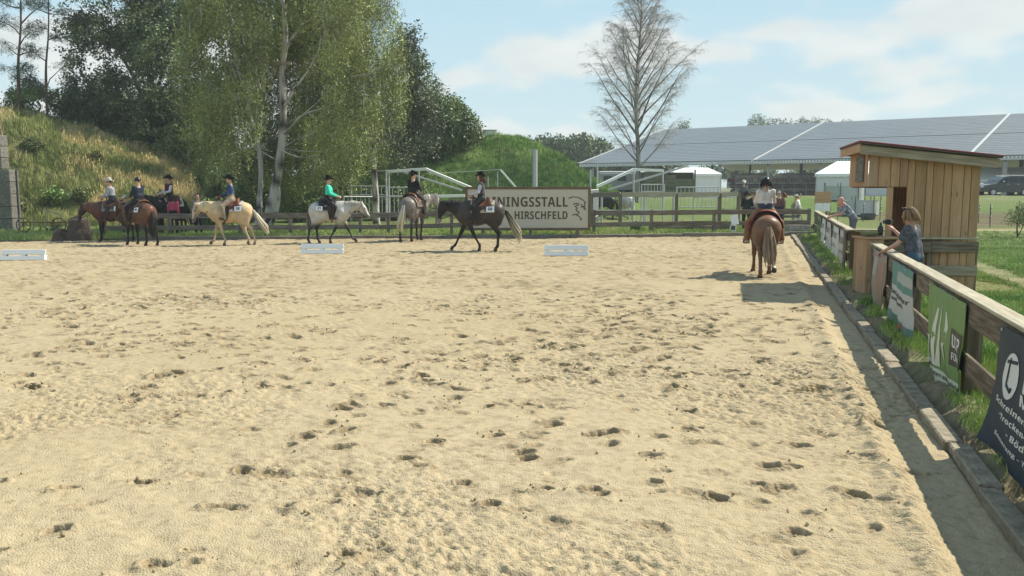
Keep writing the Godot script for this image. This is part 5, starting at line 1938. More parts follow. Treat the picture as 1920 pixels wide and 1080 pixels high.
func marquee(label: String, at: Vector3, wd: float, dp: float, eave: float, ridge: float, inset: float, wall: Color, walls: bool, turn := 0.0) -> Node3D:
	var t := thing("marquee_tent", label, "tent", at, turn, "white tents in the yard")
	var rm := vmat(0.7)
	rm.backlight = Color(0.25, 0.25, 0.22)
	var b := MB.new()
	b.col = Color(0.80, 0.80, 0.76)
	var e := [Vector3(-0.1, eave, 0.1), Vector3(wd + 0.1, eave, 0.1), Vector3(wd + 0.1, eave, -dp - 0.1), Vector3(-0.1, eave, -dp - 0.1)]
	var r0 := Vector3(inset, ridge, -dp / 2)
	var r1 := Vector3(wd - inset, ridge, -dp / 2)
	b.quad(e[0], e[1], r1, r0); b.quad(e[2], e[3], r0, r1); b.tri(e[1], e[2], r1); b.tri(e[3], e[0], r0)
	part("roof", b, rm, t)
	b = MB.new()
	b.col = Color(0.80, 0.80, 0.76)
	for i in 4:
		var p: Vector3 = e[i]
		var q: Vector3 = e[(i + 1) % 4]
		var n := int(p.distance_to(q) / 0.5)
		for k in n:
			var x := p.lerp(q, float(k) / n)
			var y := p.lerp(q, float(k + 1) / n)
			b.quad(x - Vector3(0, 0.22, 0), y - Vector3(0, 0.22, 0), y, x)
			b.tri(x - Vector3(0, 0.22, 0), (x + y) * 0.5 - Vector3(0, 0.28, 0), y - Vector3(0, 0.22, 0))
	part("valance", b, rm, t)
	if walls:
		b = MB.new()
		b.col = wall
		var n := int(wd / 1.0)
		var pts := PackedVector3Array()
		for row in 2:
			for k in n * 4 + 1:
				pts.append(Vector3(wd * k / (n * 4.0), eave - 0.1 if row == 1 else 0.0, 0.03 * sin(k * 2.4) + 0.02 * sin(k * 0.9 + row)))
		b.grid(pts, n * 4 + 1)
		part("wall", b, rm, t)
		b = MB.new()
		b.col = wall * 0.97
		b.quad(Vector3(0.01, 0, -dp), Vector3(0.01, 0, 0), Vector3(0.01, eave - 0.1, 0), Vector3(0.01, eave - 0.1, -dp))
		b.quad(Vector3(wd, 0, 0), Vector3(wd, 0, -dp), Vector3(wd, eave - 0.1, -dp), Vector3(wd, eave - 0.1, 0))
		b.quad(Vector3(wd, 0, -dp), Vector3(0, 0, -dp), Vector3(0, eave - 0.1, -dp), Vector3(wd, eave - 0.1, -dp))
		part("side_wall", b, rm, t)
	for i in 4:
		b = MB.new()
		var p: Vector3 = e[i] * Vector3(0.97, 0, 0.97) + Vector3(0.03 * wd * 0.5, 0, 0)
		b.bar(p, p + Vector3(0, eave - 0.05, 0), 0.04)
		part("pole", b, M.galv, t)
	return t

func yard() -> void:
	var c := Vector3()
	# hipped white tent half hidden by the booth
	c = pix(1528, 376, 70.0)
	marquee("hipped white party tent with closed pale walls behind the wooden booth", Vector3(c.x, ground_y(c.x, 70.0), -70.0), 9.5, 5.0, 1.80, 2.85, 1.6, Color(0.62, 0.62, 0.60), true, -0.34)
	c = pix(1832, 372, 92.0)
	marquee("open white tent roof behind the black car", Vector3(c.x, 0.8, -92.0), 15.0, 6.0, 1.95, 3.35, 1.2, Color(0.6, 0.6, 0.58), false)
	c = pix(1262, 372, 84.0)
	marquee("bright white tent with open front under the hall's left half", Vector3(c.x, 0.7, -84.0), 4.6, 5.0, 2.55, 3.2, 0.7, Color(0.74, 0.74, 0.72), true)
	# white lorries parked beyond the stand
	for q in [[1366, 6.2, "white box lorry body showing left of the stand"], [1462, 4.4, "white box lorry body showing behind the stand"], [1512, 6.0, "low white lorry body nearest the tent"]]:
		c = pix(q[0], 350, 132.0)
		var t := thing("box_lorry", q[2], "lorry", Vector3(c.x, 0.8, -132.0), 0.0, "white lorries behind the hall")
		var b := MB.new()
		b.bx(Vector3(q[1] / 2, 2.1, 0), Vector3(q[1], 2.3, 2.4), 0.05)
		part("box_body", b, M.white_paint, t)
		b = MB.new()
		b.bx(Vector3(q[1] + 0.9, 1.6, 0), Vector3(1.7, 2.0, 2.2), 0.15)
		part("cab", b, M.white_paint, t)
		for x in [1.0, q[1] + 0.9]:
			for z in [-1.0, 1.0]:
				b = MB.new()
				b.bar(Vector3(x, 0.45, z - 0.14), Vector3(x, 0.45, z + 0.14), 0.45, 16)
				part("wheel", b, M.tyre, t)
	# grey horse trailer
	c = pix(1122, 370, 74.0)
	var t := thing("horse_trailer", "long grey horse trailer parked behind the bare birch trunk", "trailer", Vector3(c.x, ground_y(c.x, 74.0), -74.0))
	var b := MB.new()
	b.bx(Vector3(2.1, 1.30, -1.0), Vector3(4.2, 1.75, 2.0), 0.12)
	part("body", b, mat(Color(0.25, 0.26, 0.26), 0.5, 0.2), t)
	b = MB.new()
	b.bx(Vector3(2.1, 2.22, -1.0), Vector3(4.1, 0.10, 1.8), 0.05)
	part("roof", b, M.white_paint, t)
	for x in [0.8, 2.0]:
		b = MB.new()
		b.bx(Vector3(x, 1.65, 0.012), Vector3(0.75, 0.40, 0.03))
		part("window", b, M.glass_dark, t)
	for x in [1.7, 2.5]:
		b = MB.new()
		b.bar(Vector3(x, 0.33, -0.2), Vector3(x, 0.33, 0.04), 0.33, 16)
		part("wheel", b, M.tyre, t)
	b = MB.new()
	b.bx(Vector3(2.1, 0.62, 0.04), Vector3(2.0, 0.10, 0.10))
	part("mudguard", b, M.tyre, t)
	# dark plank hut with a sloping top edge
	c = pix(1207, 370, 70.0)
	t = thing("plank_hut", "dark weathered plank hut with a stepped top behind the pen fence", "hut", Vector3(c.x, ground_y(c.x, 70.0), -70.0))
	for i in 7:
		b = MB.new()
		b.col = Color(0.75, 0.95, 0.7) * rf(0.8, 1.2)
		var l: float = 4.1 if i < 5 else (2.6 if i == 5 else 1.9)
		b.bx(Vector3(l / 2, 0.15 + i * 0.29, 0), Vector3(l, 0.275, 0.06), 0.01)
		part("plank", b, M.fence_grey, t)
	b = MB.new()
	b.bx(Vector3(2.05, 1.0, -1.55), Vector3(4.0, 1.95, 2.9))
	part("body", b, mat(Color(0.05, 0.042, 0.033), 0.9), t)
	for x in [1.75, 4.12]:
		b = MB.new()
		b.bx(Vector3(x, 1.1, 0.08), Vector3(0.12, 2.2, 0.10))
		part("corner_post", b, M.fence_grey, t)
	# tractor shed items: a low heap of red brown earth on the hut's far side
	car()

func car() -> void:
	var d := 72.0
	var c := pix(1829, 377, d)
	var y := ground_y(c.x + 2.0, d)
	var t := thing("parked_car", "black estate style off-roader parked on the grass before the tent", "car", Vector3(c.x, y, -d), 0.12)
	var paint := mat(Color(0.012, 0.013, 0.015), 0.22)
	paint.clearcoat_enabled = true
	paint.clearcoat = 0.6
	# side outline, front at x = 0
	var low := [Vector2(0.02, 0.42), Vector2(0.0, 0.75), Vector2(0.12, 0.92), Vector2(0.75, 1.02), Vector2(1.25, 1.08), Vector2(2.2, 1.10), Vector2(3.4, 1.12), Vector2(4.35, 1.12), Vector2(4.66, 1.08), Vector2(4.74, 0.80), Vector2(4.70, 0.42), Vector2(3.4, 0.34), Vector2(1.4, 0.34)]
	var high := [Vector2(1.22, 1.07), Vector2(1.62, 1.40), Vector2(2.02, 1.64), Vector2(2.7, 1.72), Vector2(3.7, 1.70), Vector2(4.15, 1.63), Vector2(4.42, 1.36), Vector2(4.62, 1.10)]
	var b := MB.new()
	loft(b, low, 0.90, 0.86)
	part("body", b, paint, t)
	b = MB.new()
	loft(b, high, 0.80, 0.66)
	part("cabin", b, paint, t)
	for s in [-1.0, 1.0]:
		for w in [[[1.52, 1.16], [2.28, 1.16], [2.28, 1.58], [2.02, 1.56]], [[2.36, 1.16], [3.22, 1.16], [3.22, 1.60], [2.36, 1.60]], [[3.30, 1.16], [4.22, 1.18], [4.02, 1.52], [3.30, 1.58]]]:
			b = MB.new()
			var q := []
			for p in w:
				var k: float = (p[1] - 1.08) / 0.64
				q.append(Vector3(p[0], p[1], s * (lerpf(0.80, 0.66, k) + 0.012)))
			if s < 0: q.reverse()
			b.quad(q[0], q[1], q[2], q[3])
			part("window", b, M.glass_dark, t)
		for x in [0.92, 3.72]:
			b = MB.new()
			b.tube(PackedVector3Array([Vector3(x, 0.36, s * 0.68), Vector3(x, 0.36, s * 0.72), Vector3(x, 0.36, s * 0.86), Vector3(x, 0.36, s * 0.90)]), PackedFloat32Array([0.32, 0.36, 0.36, 0.32]), 20)
			var wh := part("wheel", b, M.tyre, t)
			b = MB.new()
			b.tube(PackedVector3Array([Vector3(x, 0.36, s * 0.88), Vector3(x, 0.36, s * 0.912)]), PackedFloat32Array([0.23, 0.20]), 14)
			part("rim", b, M.galv, wh)
		b = MB.new()
		b.bx(Vector3(4.66, 1.05, s * 0.70), Vector3(0.14, 0.26, 0.24), 0.03)
		part("tail_light", b, mat(Color(0.35, 0.02, 0.02), 0.3), t)
		b = MB.new()
		b.bx(Vector3(0.10, 0.80, s * 0.66), Vector3(0.18, 0.16, 0.30), 0.03)
		part("headlight", b, mat(Color(0.6, 0.62, 0.63), 0.2), t)
		b = MB.new()
		b.bx(Vector3(1.72, 1.20, s * 0.95), Vector3(0.16, 0.14, 0.16), 0.03)
		part("mirror", b, paint, t)
		for x in [2.2, 3.1]:
			b = MB.new()
			b.bx(Vector3(x, 1.02, s * 0.905), Vector3(0.2, 0.03, 0.03))
			part("door_handle", b, M.galv, t)
		b = MB.new()
		b.bar(Vector3(2.1, 1.76, s * 0.6), Vector3(4.0, 1.75, s * 0.6), 0.02)
		part("roof_rail", b, M.galv, t)

func loft(b: MB, prof: Array, w0: float, w1: float) -> void:
	# an outline with slightly tucked-in upper edges, extruded across the car
	var n := prof.size()
	var lo := 9.0
	var hi := -9.0
	for p in prof:
		lo = minf(lo, p.y); hi = maxf(hi, p.y)
	var ring := [[-1.0, 0.0], [-0.97, 0.04], [0.97, 0.04], [1.0, 0.0]]
	var cen := Vector2()
	for p in prof: cen += p / n
	for r in 3:
		for i in n:
			var p: Vector2 = prof[i]
			var q: Vector2 = prof[(i + 1) % n]
			var c := []
			for e in [[p, r], [q, r], [q, r + 1], [p, r + 1]]:
				var u: Vector2 = e[0]
				var k: float = ring[e[1]][0]
				var grow := 1.0 if absf(k) < 0.99 else 0.975
				var wv := lerpf(w0, w1, (u.y - lo) / (hi - lo))
				var v2 := cen + (u - cen) * grow
				c.append(Vector3(v2.x, v2.y, k * wv))
			b.quad(c[0], c[3], c[2], c[1])
	for s in [-1.0, 1.0]:
		for i in n:
			var p: Vector2 = cen + (prof[i] - cen) * 0.975
			var q: Vector2 = cen + (prof[(i + 1) % n] - cen) * 0.975
			var a := Vector3(p.x, p.y, s * lerpf(w0, w1, (prof[i].y - lo) / (hi - lo)))
			var e := Vector3(q.x, q.y, s * lerpf(w0, w1, (prof[(i + 1) % n].y - lo) / (hi - lo)))
			var m := Vector3(cen.x, cen.y, s * lerpf(w0, w1, (cen.y - lo) / (hi - lo)))
			var face := (e - a).cross(m - a)
			if face.z * s > 0: b.tri(a, e, m)
			else: b.tri(e, a, m)

# ---------------------------------------------------------------- metal pens and rails behind the arena
func bar_panel(label: String, a: Vector3, e: Vector3, low: float, high: float, gap: float, group: String, top_r := 0.035) -> void:
	var t := thing("pen_panel", label, "pen panel", a, 0.0, group)
	var v := e - a
	var b := MB.new()
	b.bar(Vector3(0, high, 0), v + Vector3(0, high, 0), top_r)
	part("top_rail", b, M.galv, t)
	b = MB.new()
	b.bar(Vector3(0, low, 0), v + Vector3(0, low, 0), 0.03)
	part("bottom_rail", b, M.galv, t)
	for k in 2:
		b = MB.new()
		b.bar(v * k - Vector3(0, 0.05, 0), v * k + Vector3(0, high + 0.03, 0), 0.04)
		part("post", b, M.galv, t)
	var n := int(v.length() / gap)
	for i in range(1, n):
		b = MB.new()
		var p := v * (float(i) / n)
		b.bar(p + Vector3(0, low, 0), p + Vector3(0, high, 0), 0.017, 5)
		part("bar", b, M.galv, t)

func beam(m: MB, a: Vector3, e: Vector3, w := 0.14) -> void:
	m.board(a, e, Vector3(0, 1, 0), w, w * 0.8, 0.01)

func pens() -> void:
	var d := 44.0
	var g := func(x: float, dd: float) -> Vector3:
		var p := pix(x, 400, dd)
		return Vector3(p.x, ground_y(p.x, dd), -dd)
	var grp := "barred panels of the left horse walker"
	bar_panel("tall barred panel at the left end of the left horse walker", g.call(645, d), g.call(700, d + 1.2), 0.55, 1.42, 0.24, grp)
	bar_panel("barred panel behind the white birch in the left horse walker", g.call(702, d + 1.2), g.call(762, d + 0.4), 0.55, 1.42, 0.24, grp)
	bar_panel("barred panel behind the grey horse's rider", g.call(764, d + 0.4), g.call(822, d), 0.55, 1.40, 0.30, grp)
	bar_panel("raised short barred panel over the left end of the walker", g.call(659, d + 3.0), g.call(725, d + 3.0), 1.48, 1.95, 0.26, grp)
	bar_panel("raised short barred panel right beside the black clad rider", g.call(726, d + 2.6), g.call(768, d + 2.6), 1.45, 1.90, 0.27, grp)
	var c: Vector3 = g.call(760, d + 2.0)
	var t := thing("horse_walker", "horse walker frame with white sloping beam over the grey horse", "horse walker", c, 0.0, "horse walkers")
	var bm := MB.new()
	beam(bm, pix(724, 322, d + 2) - c, pix(798, 317, d + 2) - c, 0.15)
	part("beam", bm, M.white_paint, t)
	bm = MB.new()
	beam(bm, pix(798, 317, d + 2) - c, pix(884, 353, d) - c, 0.15)
	part("sloping_beam", bm, M.white_paint, t)
	bm = MB.new()
	beam(bm, pix(757, 323, d + 4) - c, pix(866, 357, d + 3) - c, 0.10)
	part("brace", bm, M.galv, t)
	bm = MB.new()
	beam(bm, pix(657, 322, d + 3) - c, pix(724, 320, d + 2.5) - c, 0.06)
	part("top_rail", bm, M.galv, t)
	for q in [[658, 322, 3.0], [724, 322, 2.3], [729, 322, 2.0], [785, 318, 2.2], [879, 354, 0.1]]:
		bm = MB.new()
		var p := pix(q[0], q[1], d + q[2])
		var b0: Vector3 = g.call(q[0], d + q[2])
		bm.bar(b0 - c, p - c, 0.05)
		part("post", bm, M.galv, t)
	# the right hand arm of the far side
	for q in [["bare steel goal frame right of the black hatted rider's horse", 915, 331, 940, 319, 965, 350, 46.0]]:
		var cc: Vector3 = g.call(q[1], q[7])
		var u := thing("steel_goal", q[0], "steel goal", cc)
		for s in [[q[1], q[2]], [933, 322]]:
			bm = MB.new()
			bm.bar(g.call(s[0], q[7]) - cc, pix(s[0], s[1], q[7]) - cc, 0.03)
			part("post", bm, M.galv, u)
		bm = MB.new()
		beam(bm, pix(938, 318, q[7]) - cc, pix(967, 351, q[7]) - cc, 0.10)
		part("sloping_beam", bm, M.white_paint, u)
		bm = MB.new()
		bm.bar(pix(798, 326, q[7]) - cc, pix(938, 318, q[7]) - cc, 0.018)
		part("wire_rail", bm, M.galv, u)
	# white rail seen over the back fence by the sign
	c = g.call(818, 40.0)
	t = thing("white_rail", "single white rail on short posts left of the sign", "rail", c)
	bm = MB.new()
	beam(bm, pix(816, 368, 40.0) - c, pix(872, 367, 40.0) - c, 0.13)
	part("rail", bm, M.white_paint, t)
	for x in [818, 868]:
		bm = MB.new()
		bm.bar(g.call(x, 40.06) - c, pix(x, 368, 40.06) - c, 0.05)
		part("post", bm, M.fence_grey, t)
	# right walker
	d = 47.0
	c = g.call(1187, d)
	t = thing("horse_walker", "horse walker frame with white raised arms before the bare birch", "horse walker", c, 0.0, "horse walkers")
	bm = MB.new()
	beam(bm, pix(1119, 350, d - 1) - c, pix(1188, 318, d) - c, 0.15)
	part("sloping_beam", bm, M.white_paint, t)
	bm = MB.new()
	beam(bm, pix(1188, 318, d) - c, pix(1244, 320, d) - c, 0.14)
	part("beam", bm, M.white_paint, t)
	bm = MB.new()
	beam(bm, pix(1140, 356, d + 1) - c, pix(1286, 312, d + 1) - c, 0.11)
	part("brace", bm, M.galv, t)
	for q in [[1120, 312, 0.5], [1188, 318, 0.2], [1243, 320, 0.0], [1107, 318, 1.0]]:
		bm = MB.new()
		bm.bar(g.call(q[0], d + q[2]) - c, pix(q[0], q[1], d + q[2]) - c, 0.05)
		part("post", bm, M.galv, t)
	grp = "barred panels of the right horse walker"
	bar_panel("densely barred panel right beside the stable sign", g.call(1106, d - 4), g.call(1121, d - 1), 0.35, 1.75, 0.16, grp)
	bar_panel("raised barred panel right of the bare birch trunk", g.call(1202, d), g.call(1244, d), 1.62, 2.0, 0.17, grp)
	bar_panel("barred gate below the light timber rails", g.call(1211, d - 1.6), g.call(1243, d - 1.6), 0.55, 1.38, 0.15, grp)
	bar_panel("barred panel before the white tent", g.call(1268, d + 1), g.call(1345, d + 1), 0.75, 1.85, 0.21, grp)
	bar_panel("low barred panel left of the woman in black", g.call(1300, d - 1), g.call(1384, d - 1), 0.50, 1.35, 0.22, grp)
	# light timber rails in front of the walker
	d = 43.0
	c = g.call(1140, d)
	t = thing("timber_rail_fence", "bleached single board fence before the right horse walker", "fence", c)
	var px := [1109, 1163, 1268, 1349, 1384]
	for i in px.size():
		bm = MB.new()
		var p: Vector3 = g.call(px[i], d)
		bm.bx(p - c + Vector3(0, 0.78, 0), Vector3(0.16, 1.66, 0.14), 0.01)
		part("post", bm, M.fence_grey if i < 2 else M.fence, t)
		if i + 1 < px.size():
			var q: Vector3 = g.call(px[i + 1], d)
			bm = MB.new()
			bm.board(p - c + Vector3(0.05, 1.53, 0.10), q - c + Vector3(-0.05, 1.55, 0.10), Vector3(0, 1, 0), 0.24, 0.04, 0.006)
			part("board", bm, M.fence_grey if i == 0 else M.cap, t)
			bm = MB.new()
			bm.bar(p - c + Vector3(0.05, 0.75, 0.06), q - c + Vector3(-0.05, 0.75, 0.06), 0.025)
			part("pipe_rail", bm, M.galv, t)
	for x in [1128, 1187, 1208, 1262]:
		bm = MB.new()
		var p: Vector3 = g.call(x, d + 1.0)
		bm.bar(p - c, p - c + Vector3(0, 1.4, 0), 0.06)
		part("thin_post", bm, M.galv, t)
	# two loose horses in the walker
	horse("dark horse standing in the right walker beside the sign", g.call(1131, 49.5), 2.9, {"coat": Color(0.03, 0.026, 0.024), "scale": 0.85, "cell": 0.05, "bare": true, "poll": Vector3(1.12, 1.60, 0)})
	horse("white horse standing in the right walker behind the rails", g.call(1174, 50.0), 1.9, {"coat": Color(0.55, 0.53, 0.49), "scale": 0.85, "cell": 0.05, "bare": true, "poll": Vector3(1.12, 1.65, 0), "mane": [Color(0.5, 0.48, 0.45), Color(0.55, 0.53, 0.5)]})
	# lone steel pole before the mound
	c = g.call(1003, 50.0)
	t = thing("steel_pole", "stout galvanised pole with a short top bracket behind the sign", "pole", c)
	bm = MB.new()
	bm.tube(PackedVector3Array([Vector3(0, -0.1, 0), pix(1003, 281, 50.0) - c]), PackedFloat32Array([0.15, 0.145]), 14)
	part("shaft", bm, M.galv, t)
	bm = MB.new()
	bm.bx(pix(999, 282, 50.0) - c, Vector3(0.42, 0.06, 0.10))
	part("bracket", bm, M.galv, t)
	# wooden remains on the mound
	c = pix(1052, 292, 60.0)
	c.y = ground_y(c.x, 60.0)
	t = thing("timber_remains", "small weathered timber frame on the shoulder of the green mound", "timber frame", c)
	for x in [-0.5, 0.0, 0.55]:
		bm = MB.new()
		bm.bx(Vector3(x, 0.35, 0), Vector3(0.12, 0.9, 0.12))
		part("post", bm, M.fence_grey, t)
	bm = MB.new()
	bm.board(Vector3(-0.7, 0.72, 0.08), Vector3(0.75, 0.62, 0.08), Vector3(0, 1, 0), 0.16, 0.05)
	part("rail", bm, M.fence_grey, t)
	c = pix(918, 248, 61.0)
	c.y = ground_y(c.x, 61.0)
	bm = MB.new()
	bm.bx(Vector3(0, 0.22, 0), Vector3(0.9, 0.5, 0.9), 0.04)
	bm.bx(Vector3(0, 0.50, 0), Vector3(1.05, 0.07, 1.05), 0.02)
	var vent := part("concrete_vent", bm, M.concrete)
	vent.position = c
	tag(vent, "squat concrete vent on top of the green mound", "vent")

# ---------------------------------------------------------------- the arena's fences, the stable sign, the banners
func fit_text(s: String, font: Font, height: float, width: float, depth: float) -> Array:
	# a flat text mesh and the scale that gives it this cap height and width
	var tx := TextMesh.new()
	tx.text = s
	tx.font = font
	tx.font_size = 96
	tx.pixel_size = 0.01
	tx.depth = 0.05
	tx.horizontal_alignment = HORIZONTAL_ALIGNMENT_CENTER
	var bb := tx.get_aabb()
	return [tx, Vector3(width / bb.size.x, height / bb.size.y, depth / 0.05), bb]

func lettering(called: String, s: String, parent: Node3D, at: Vector3, bs: Basis, height: float, width: float, m: Material, font: Font = null) -> void:
	var f := fit_text(s, font if font else font_bold, height, width, 0.006)
	var q := put(called, f[0], m, parent)
	var sc: Vector3 = f[1]
	var bb: AABB = f[2]
	q.transform = Transform3D(bs * Basis.from_scale(sc), at - bs * (bb.get_center() * sc))

func back_fence() -> void:
	var t := thing("back_fence", "low weathered two board fence along the back of the sand", "fence", Vector3(0, 0, -33))
	var o := Vector3(0, 0, -33)
	var xs := [-15.6, -13.2, -10.6, -8.7, -6.0, -4.9, -2.4, 0.3, 3.3, 5.7, 8.4, 10.7, 12.62]
	for i in xs.size():
		var x: float = xs[i]
		var d := back_line(x) + 0.75
		var y := ground_y(x, d)
		var h := 1.02 if x > -3.0 else 0.90
		var b := MB.new()
		b.bx(Vector3(x, y + h * 0.5 - 0.05, -d) - o, Vector3(0.13, h + 0.06, 0.11), 0.008)
		part("post", b, M.fence_grey, t)
		if i + 1 < xs.size():
			var x2: float = xs[i + 1]
			var d2 := back_line(x2) + 0.75
			for k in [[0.90, 0.20], [0.44, 0.18]]:
				var hh: float = k[0] if x > -3.0 else k[0] - 0.07
				var h2: float = k[0] if x2 > -3.0 else k[0] - 0.07
				b = MB.new()
				var gcol := rf(0.85, 1.15)
				b.col = Color(gcol, gcol, gcol)
				b.board(Vector3(x + 0.004, hh + 0.05 + rf(-0.015, 0.015), -d + 0.085) - o, Vector3(x2 - 0.004, h2 + 0.05 + rf(-0.015, 0.015), -d2 + 0.085) - o, Vector3(0, 1, 0), k[1], 0.035, 0.005)
				part("board", b, M.fence_grey if x < 4.0 else M.fence, t)
	# stable sign
	var d := 33.7
	var p0 := pix(872, 350, d)
	var p1 := pix(1107, 432, d)
	var w := p1.x - p0.x
	var h := p0.y - p1.y
	var c := Vector3((p0.x + p1.x) * 0.5, ground_y(1.0, d), -d)
	var s := thing("stable_sign", "large beige framed stable sign reading TRAININGSSTALL HIRSCHFELD on the back fence", "sign", c)
	var cy := (p0.y + p1.y) * 0.5 - c.y
	var b := MB.new()
	b.bx(Vector3(0, cy, 0), Vector3(w - 0.1, h - 0.1, 0.03))
	part("panel", b, mat(Color(0.46, 0.43, 0.35), 0.7), s)
	for k in [[Vector3(0, cy + h / 2 - 0.05, 0.012), Vector3(w, 0.10, 0.07)], [Vector3(0, cy - h / 2 + 0.05, 0.012), Vector3(w, 0.10, 0.07)], [Vector3(-w / 2 + 0.05, cy, 0.012), Vector3(0.10, h - 0.2, 0.066)], [Vector3(w / 2 - 0.05, cy, 0.012), Vector3(0.10, h - 0.2, 0.066)]]:
		b = MB.new()
		b.bx(k[0], k[1], 0.006)
		part("frame_board", b, M.sign_frame, s)
	for x in [-w * 0.36, w * 0.02, w * 0.40]:
		b = MB.new()
		b.bx(Vector3(x, (cy - h / 2) * 0.5 + 0.02, -0.08), Vector3(0.12, cy - h / 2 + 0.3, 0.12), 0.008)
		part("leg", b, M.fence_grey, s)
	var k := d / 1600.0
	var px := func(x: float, y: float) -> Vector3: return pix(x, y, d) - c + Vector3(0, 0, 0.022)
	lettering("lettering", "TRAININGSSTALL", s, px.call(973.0, 378.5), Basis(), 18.5 * k, 182.0 * k, M.brown_ink)
	lettering("lettering", "HIRSCHFELD", s, px.call(1014.5, 403.5), Basis(), 15.0 * k, 99.0 * k, M.brown_ink)
	# sketched horse head emblem in thick strokes
	b = MB.new()
	for st in [[1066, 372, 1074, 369, 1084, 370, 1093, 375, 1098, 380], [1097, 378, 1096, 387, 1098, 393, 1095, 392, 1094, 386, 1090, 389, 1091, 382], [1074, 383, 1082, 381, 1086, 383, 1078, 387, 1083, 390, 1079, 394], [1080, 395, 1086, 398, 1083, 402, 1075, 402, 1073, 405], [1080, 402, 1086, 406, 1091, 411, 1087, 412]]:
		for i in range(0, st.size() - 2, 2):
			b.board(px.call(st[i], st[i + 1]), px.call(st[i + 2], st[i + 3]), Vector3(0, 1, 0), (1.9 - 0.25 * (i % 4)) * k, 0.006)
	part("emblem", b, M.brown_ink, s)

func sheet_on_fence(label: String, d0: float, d1: float, top: float, low0: float, low1: float, col: Color, out := 0.0) -> Array:
	# a tarpaulin on the arena side of the side fence, slightly billowed. Returns the thing and a function (u, v, lift) -> point
	var a := Vector3(fence_x(d0) - 0.145, 0, -d0)
	var e := Vector3(fence_x(d1) - 0.145, 0, -d1)
	var t := thing("banner", label, "banner", a, 0.0, "banners on the side fence")
	var nrm := Vector3(-1, 0, -0.30).normalized()
	var sd := hash(label) % 100
	var at := func(u: float, v: float, lift: float) -> Vector3:
		var p := (e - a) * u
		var lo := lerpf(low0, low1, u)
		p.y = lerpf(lo, top, v)
		var bil := 0.030 * sin(u * 9.0 + sd) * (1.0 - v) + 0.020 * sin(u * 21.0 + v * 5.0 + sd) * (1.0 - v * 0.8) + 0.05 * sin(PI * v) * sin(PI * u) + out * (1.0 - v) * (1.0 - v) + 0.016 * fn_fine.get_noise_3d(u * 1.8 + sd, v * 0.9, v * 0.4 + u * 0.7) * (1.15 - v)
		return p + nrm * (bil + lift)
	var b := MB.new()
	b.col = col
	for back in 2:
		var pts := PackedVector3Array()
		for i in 19:
			for j in 41:
				pts.append(at.call(j / 40.0, i / 18.0, 0.0 if back == 0 else -0.003))
		b.grid(pts, 41, back == 0)
	part("sheet", b, M.banner, t)
	for u in [0.02, 0.35, 0.68, 0.98]:
		b = MB.new()
		b.col = Color(0.4, 0.4, 0.4)
		var p: Vector3 = at.call(u, 0.97, 0.004)
		b.bar(p, p + nrm * 0.006, 0.012, 8)
		part("eyelet", b, M.galv, t)
	return [t, at]

func print_patch(t: Node3D, at: Callable, u0: float, u1: float, v0: float, v1: float, col: Color, lift := 0.003) -> void:
	var b := MB.new()
	b.col = col
	var pts := PackedVector3Array()
	for i in 13:
		for j in 33:
			pts.append(at.call(lerpf(u0, u1, j / 32.0), lerpf(v0, v1, i / 12.0), lift + 0.002))
	b.grid(pts, 33, true)
	part("print", b, M.banner, t)

func print_stroke(t: Node3D, at: Callable, pts: Array, w0: float, col: Color, called := "print") -> void:
	# pts: [u, v, half width] along a brush stroke
	var b := MB.new()
	b.col = col
	var g := PackedVector3Array()
	for q in pts:
		for j in 3:
			g.append(at.call(q[0] + (j - 1) * q[2] * w0, q[1], 0.005))
	b.grid(g, 3, true)
	part(called, b, M.banner, t)

func print_text(t: Node3D, at: Callable, s: String, u: float, v: float, wid: float, hei: float, col: Material, lift := 0.006) -> void:
	# text wrapped onto the sheet: read along falling distance, that is from u = 0 (far) to u = 1 (near)
	var f := fit_text(s, font_bold, 1.0, 1.0, 0.001)
	var tx: TextMesh = f[0]
	var bb: AABB = f[2]
	var arr := tx.surface_get_arrays(0)
	var vs: PackedVector3Array = arr[Mesh.ARRAY_VERTEX]
	var ix: PackedInt32Array = arr[Mesh.ARRAY_INDEX]
	var b := MB.new()
	for p in vs:
		var fu := (p.x - bb.position.x) / bb.size.x - 0.5
		var fv := (p.y - bb.position.y) / bb.size.y - 0.5
		b.v.append(at.call(u + fu * wid, v + fv * hei, lift + (0.001 if p.z > 0 else 0.0)))
		b.n.append(Vector3(-0.957, 0, -0.29))
		b.c.append(Color(1, 1, 1)); b.uv.append(Vector2())
	b.ix = ix
	part("lettering", b, col, t)

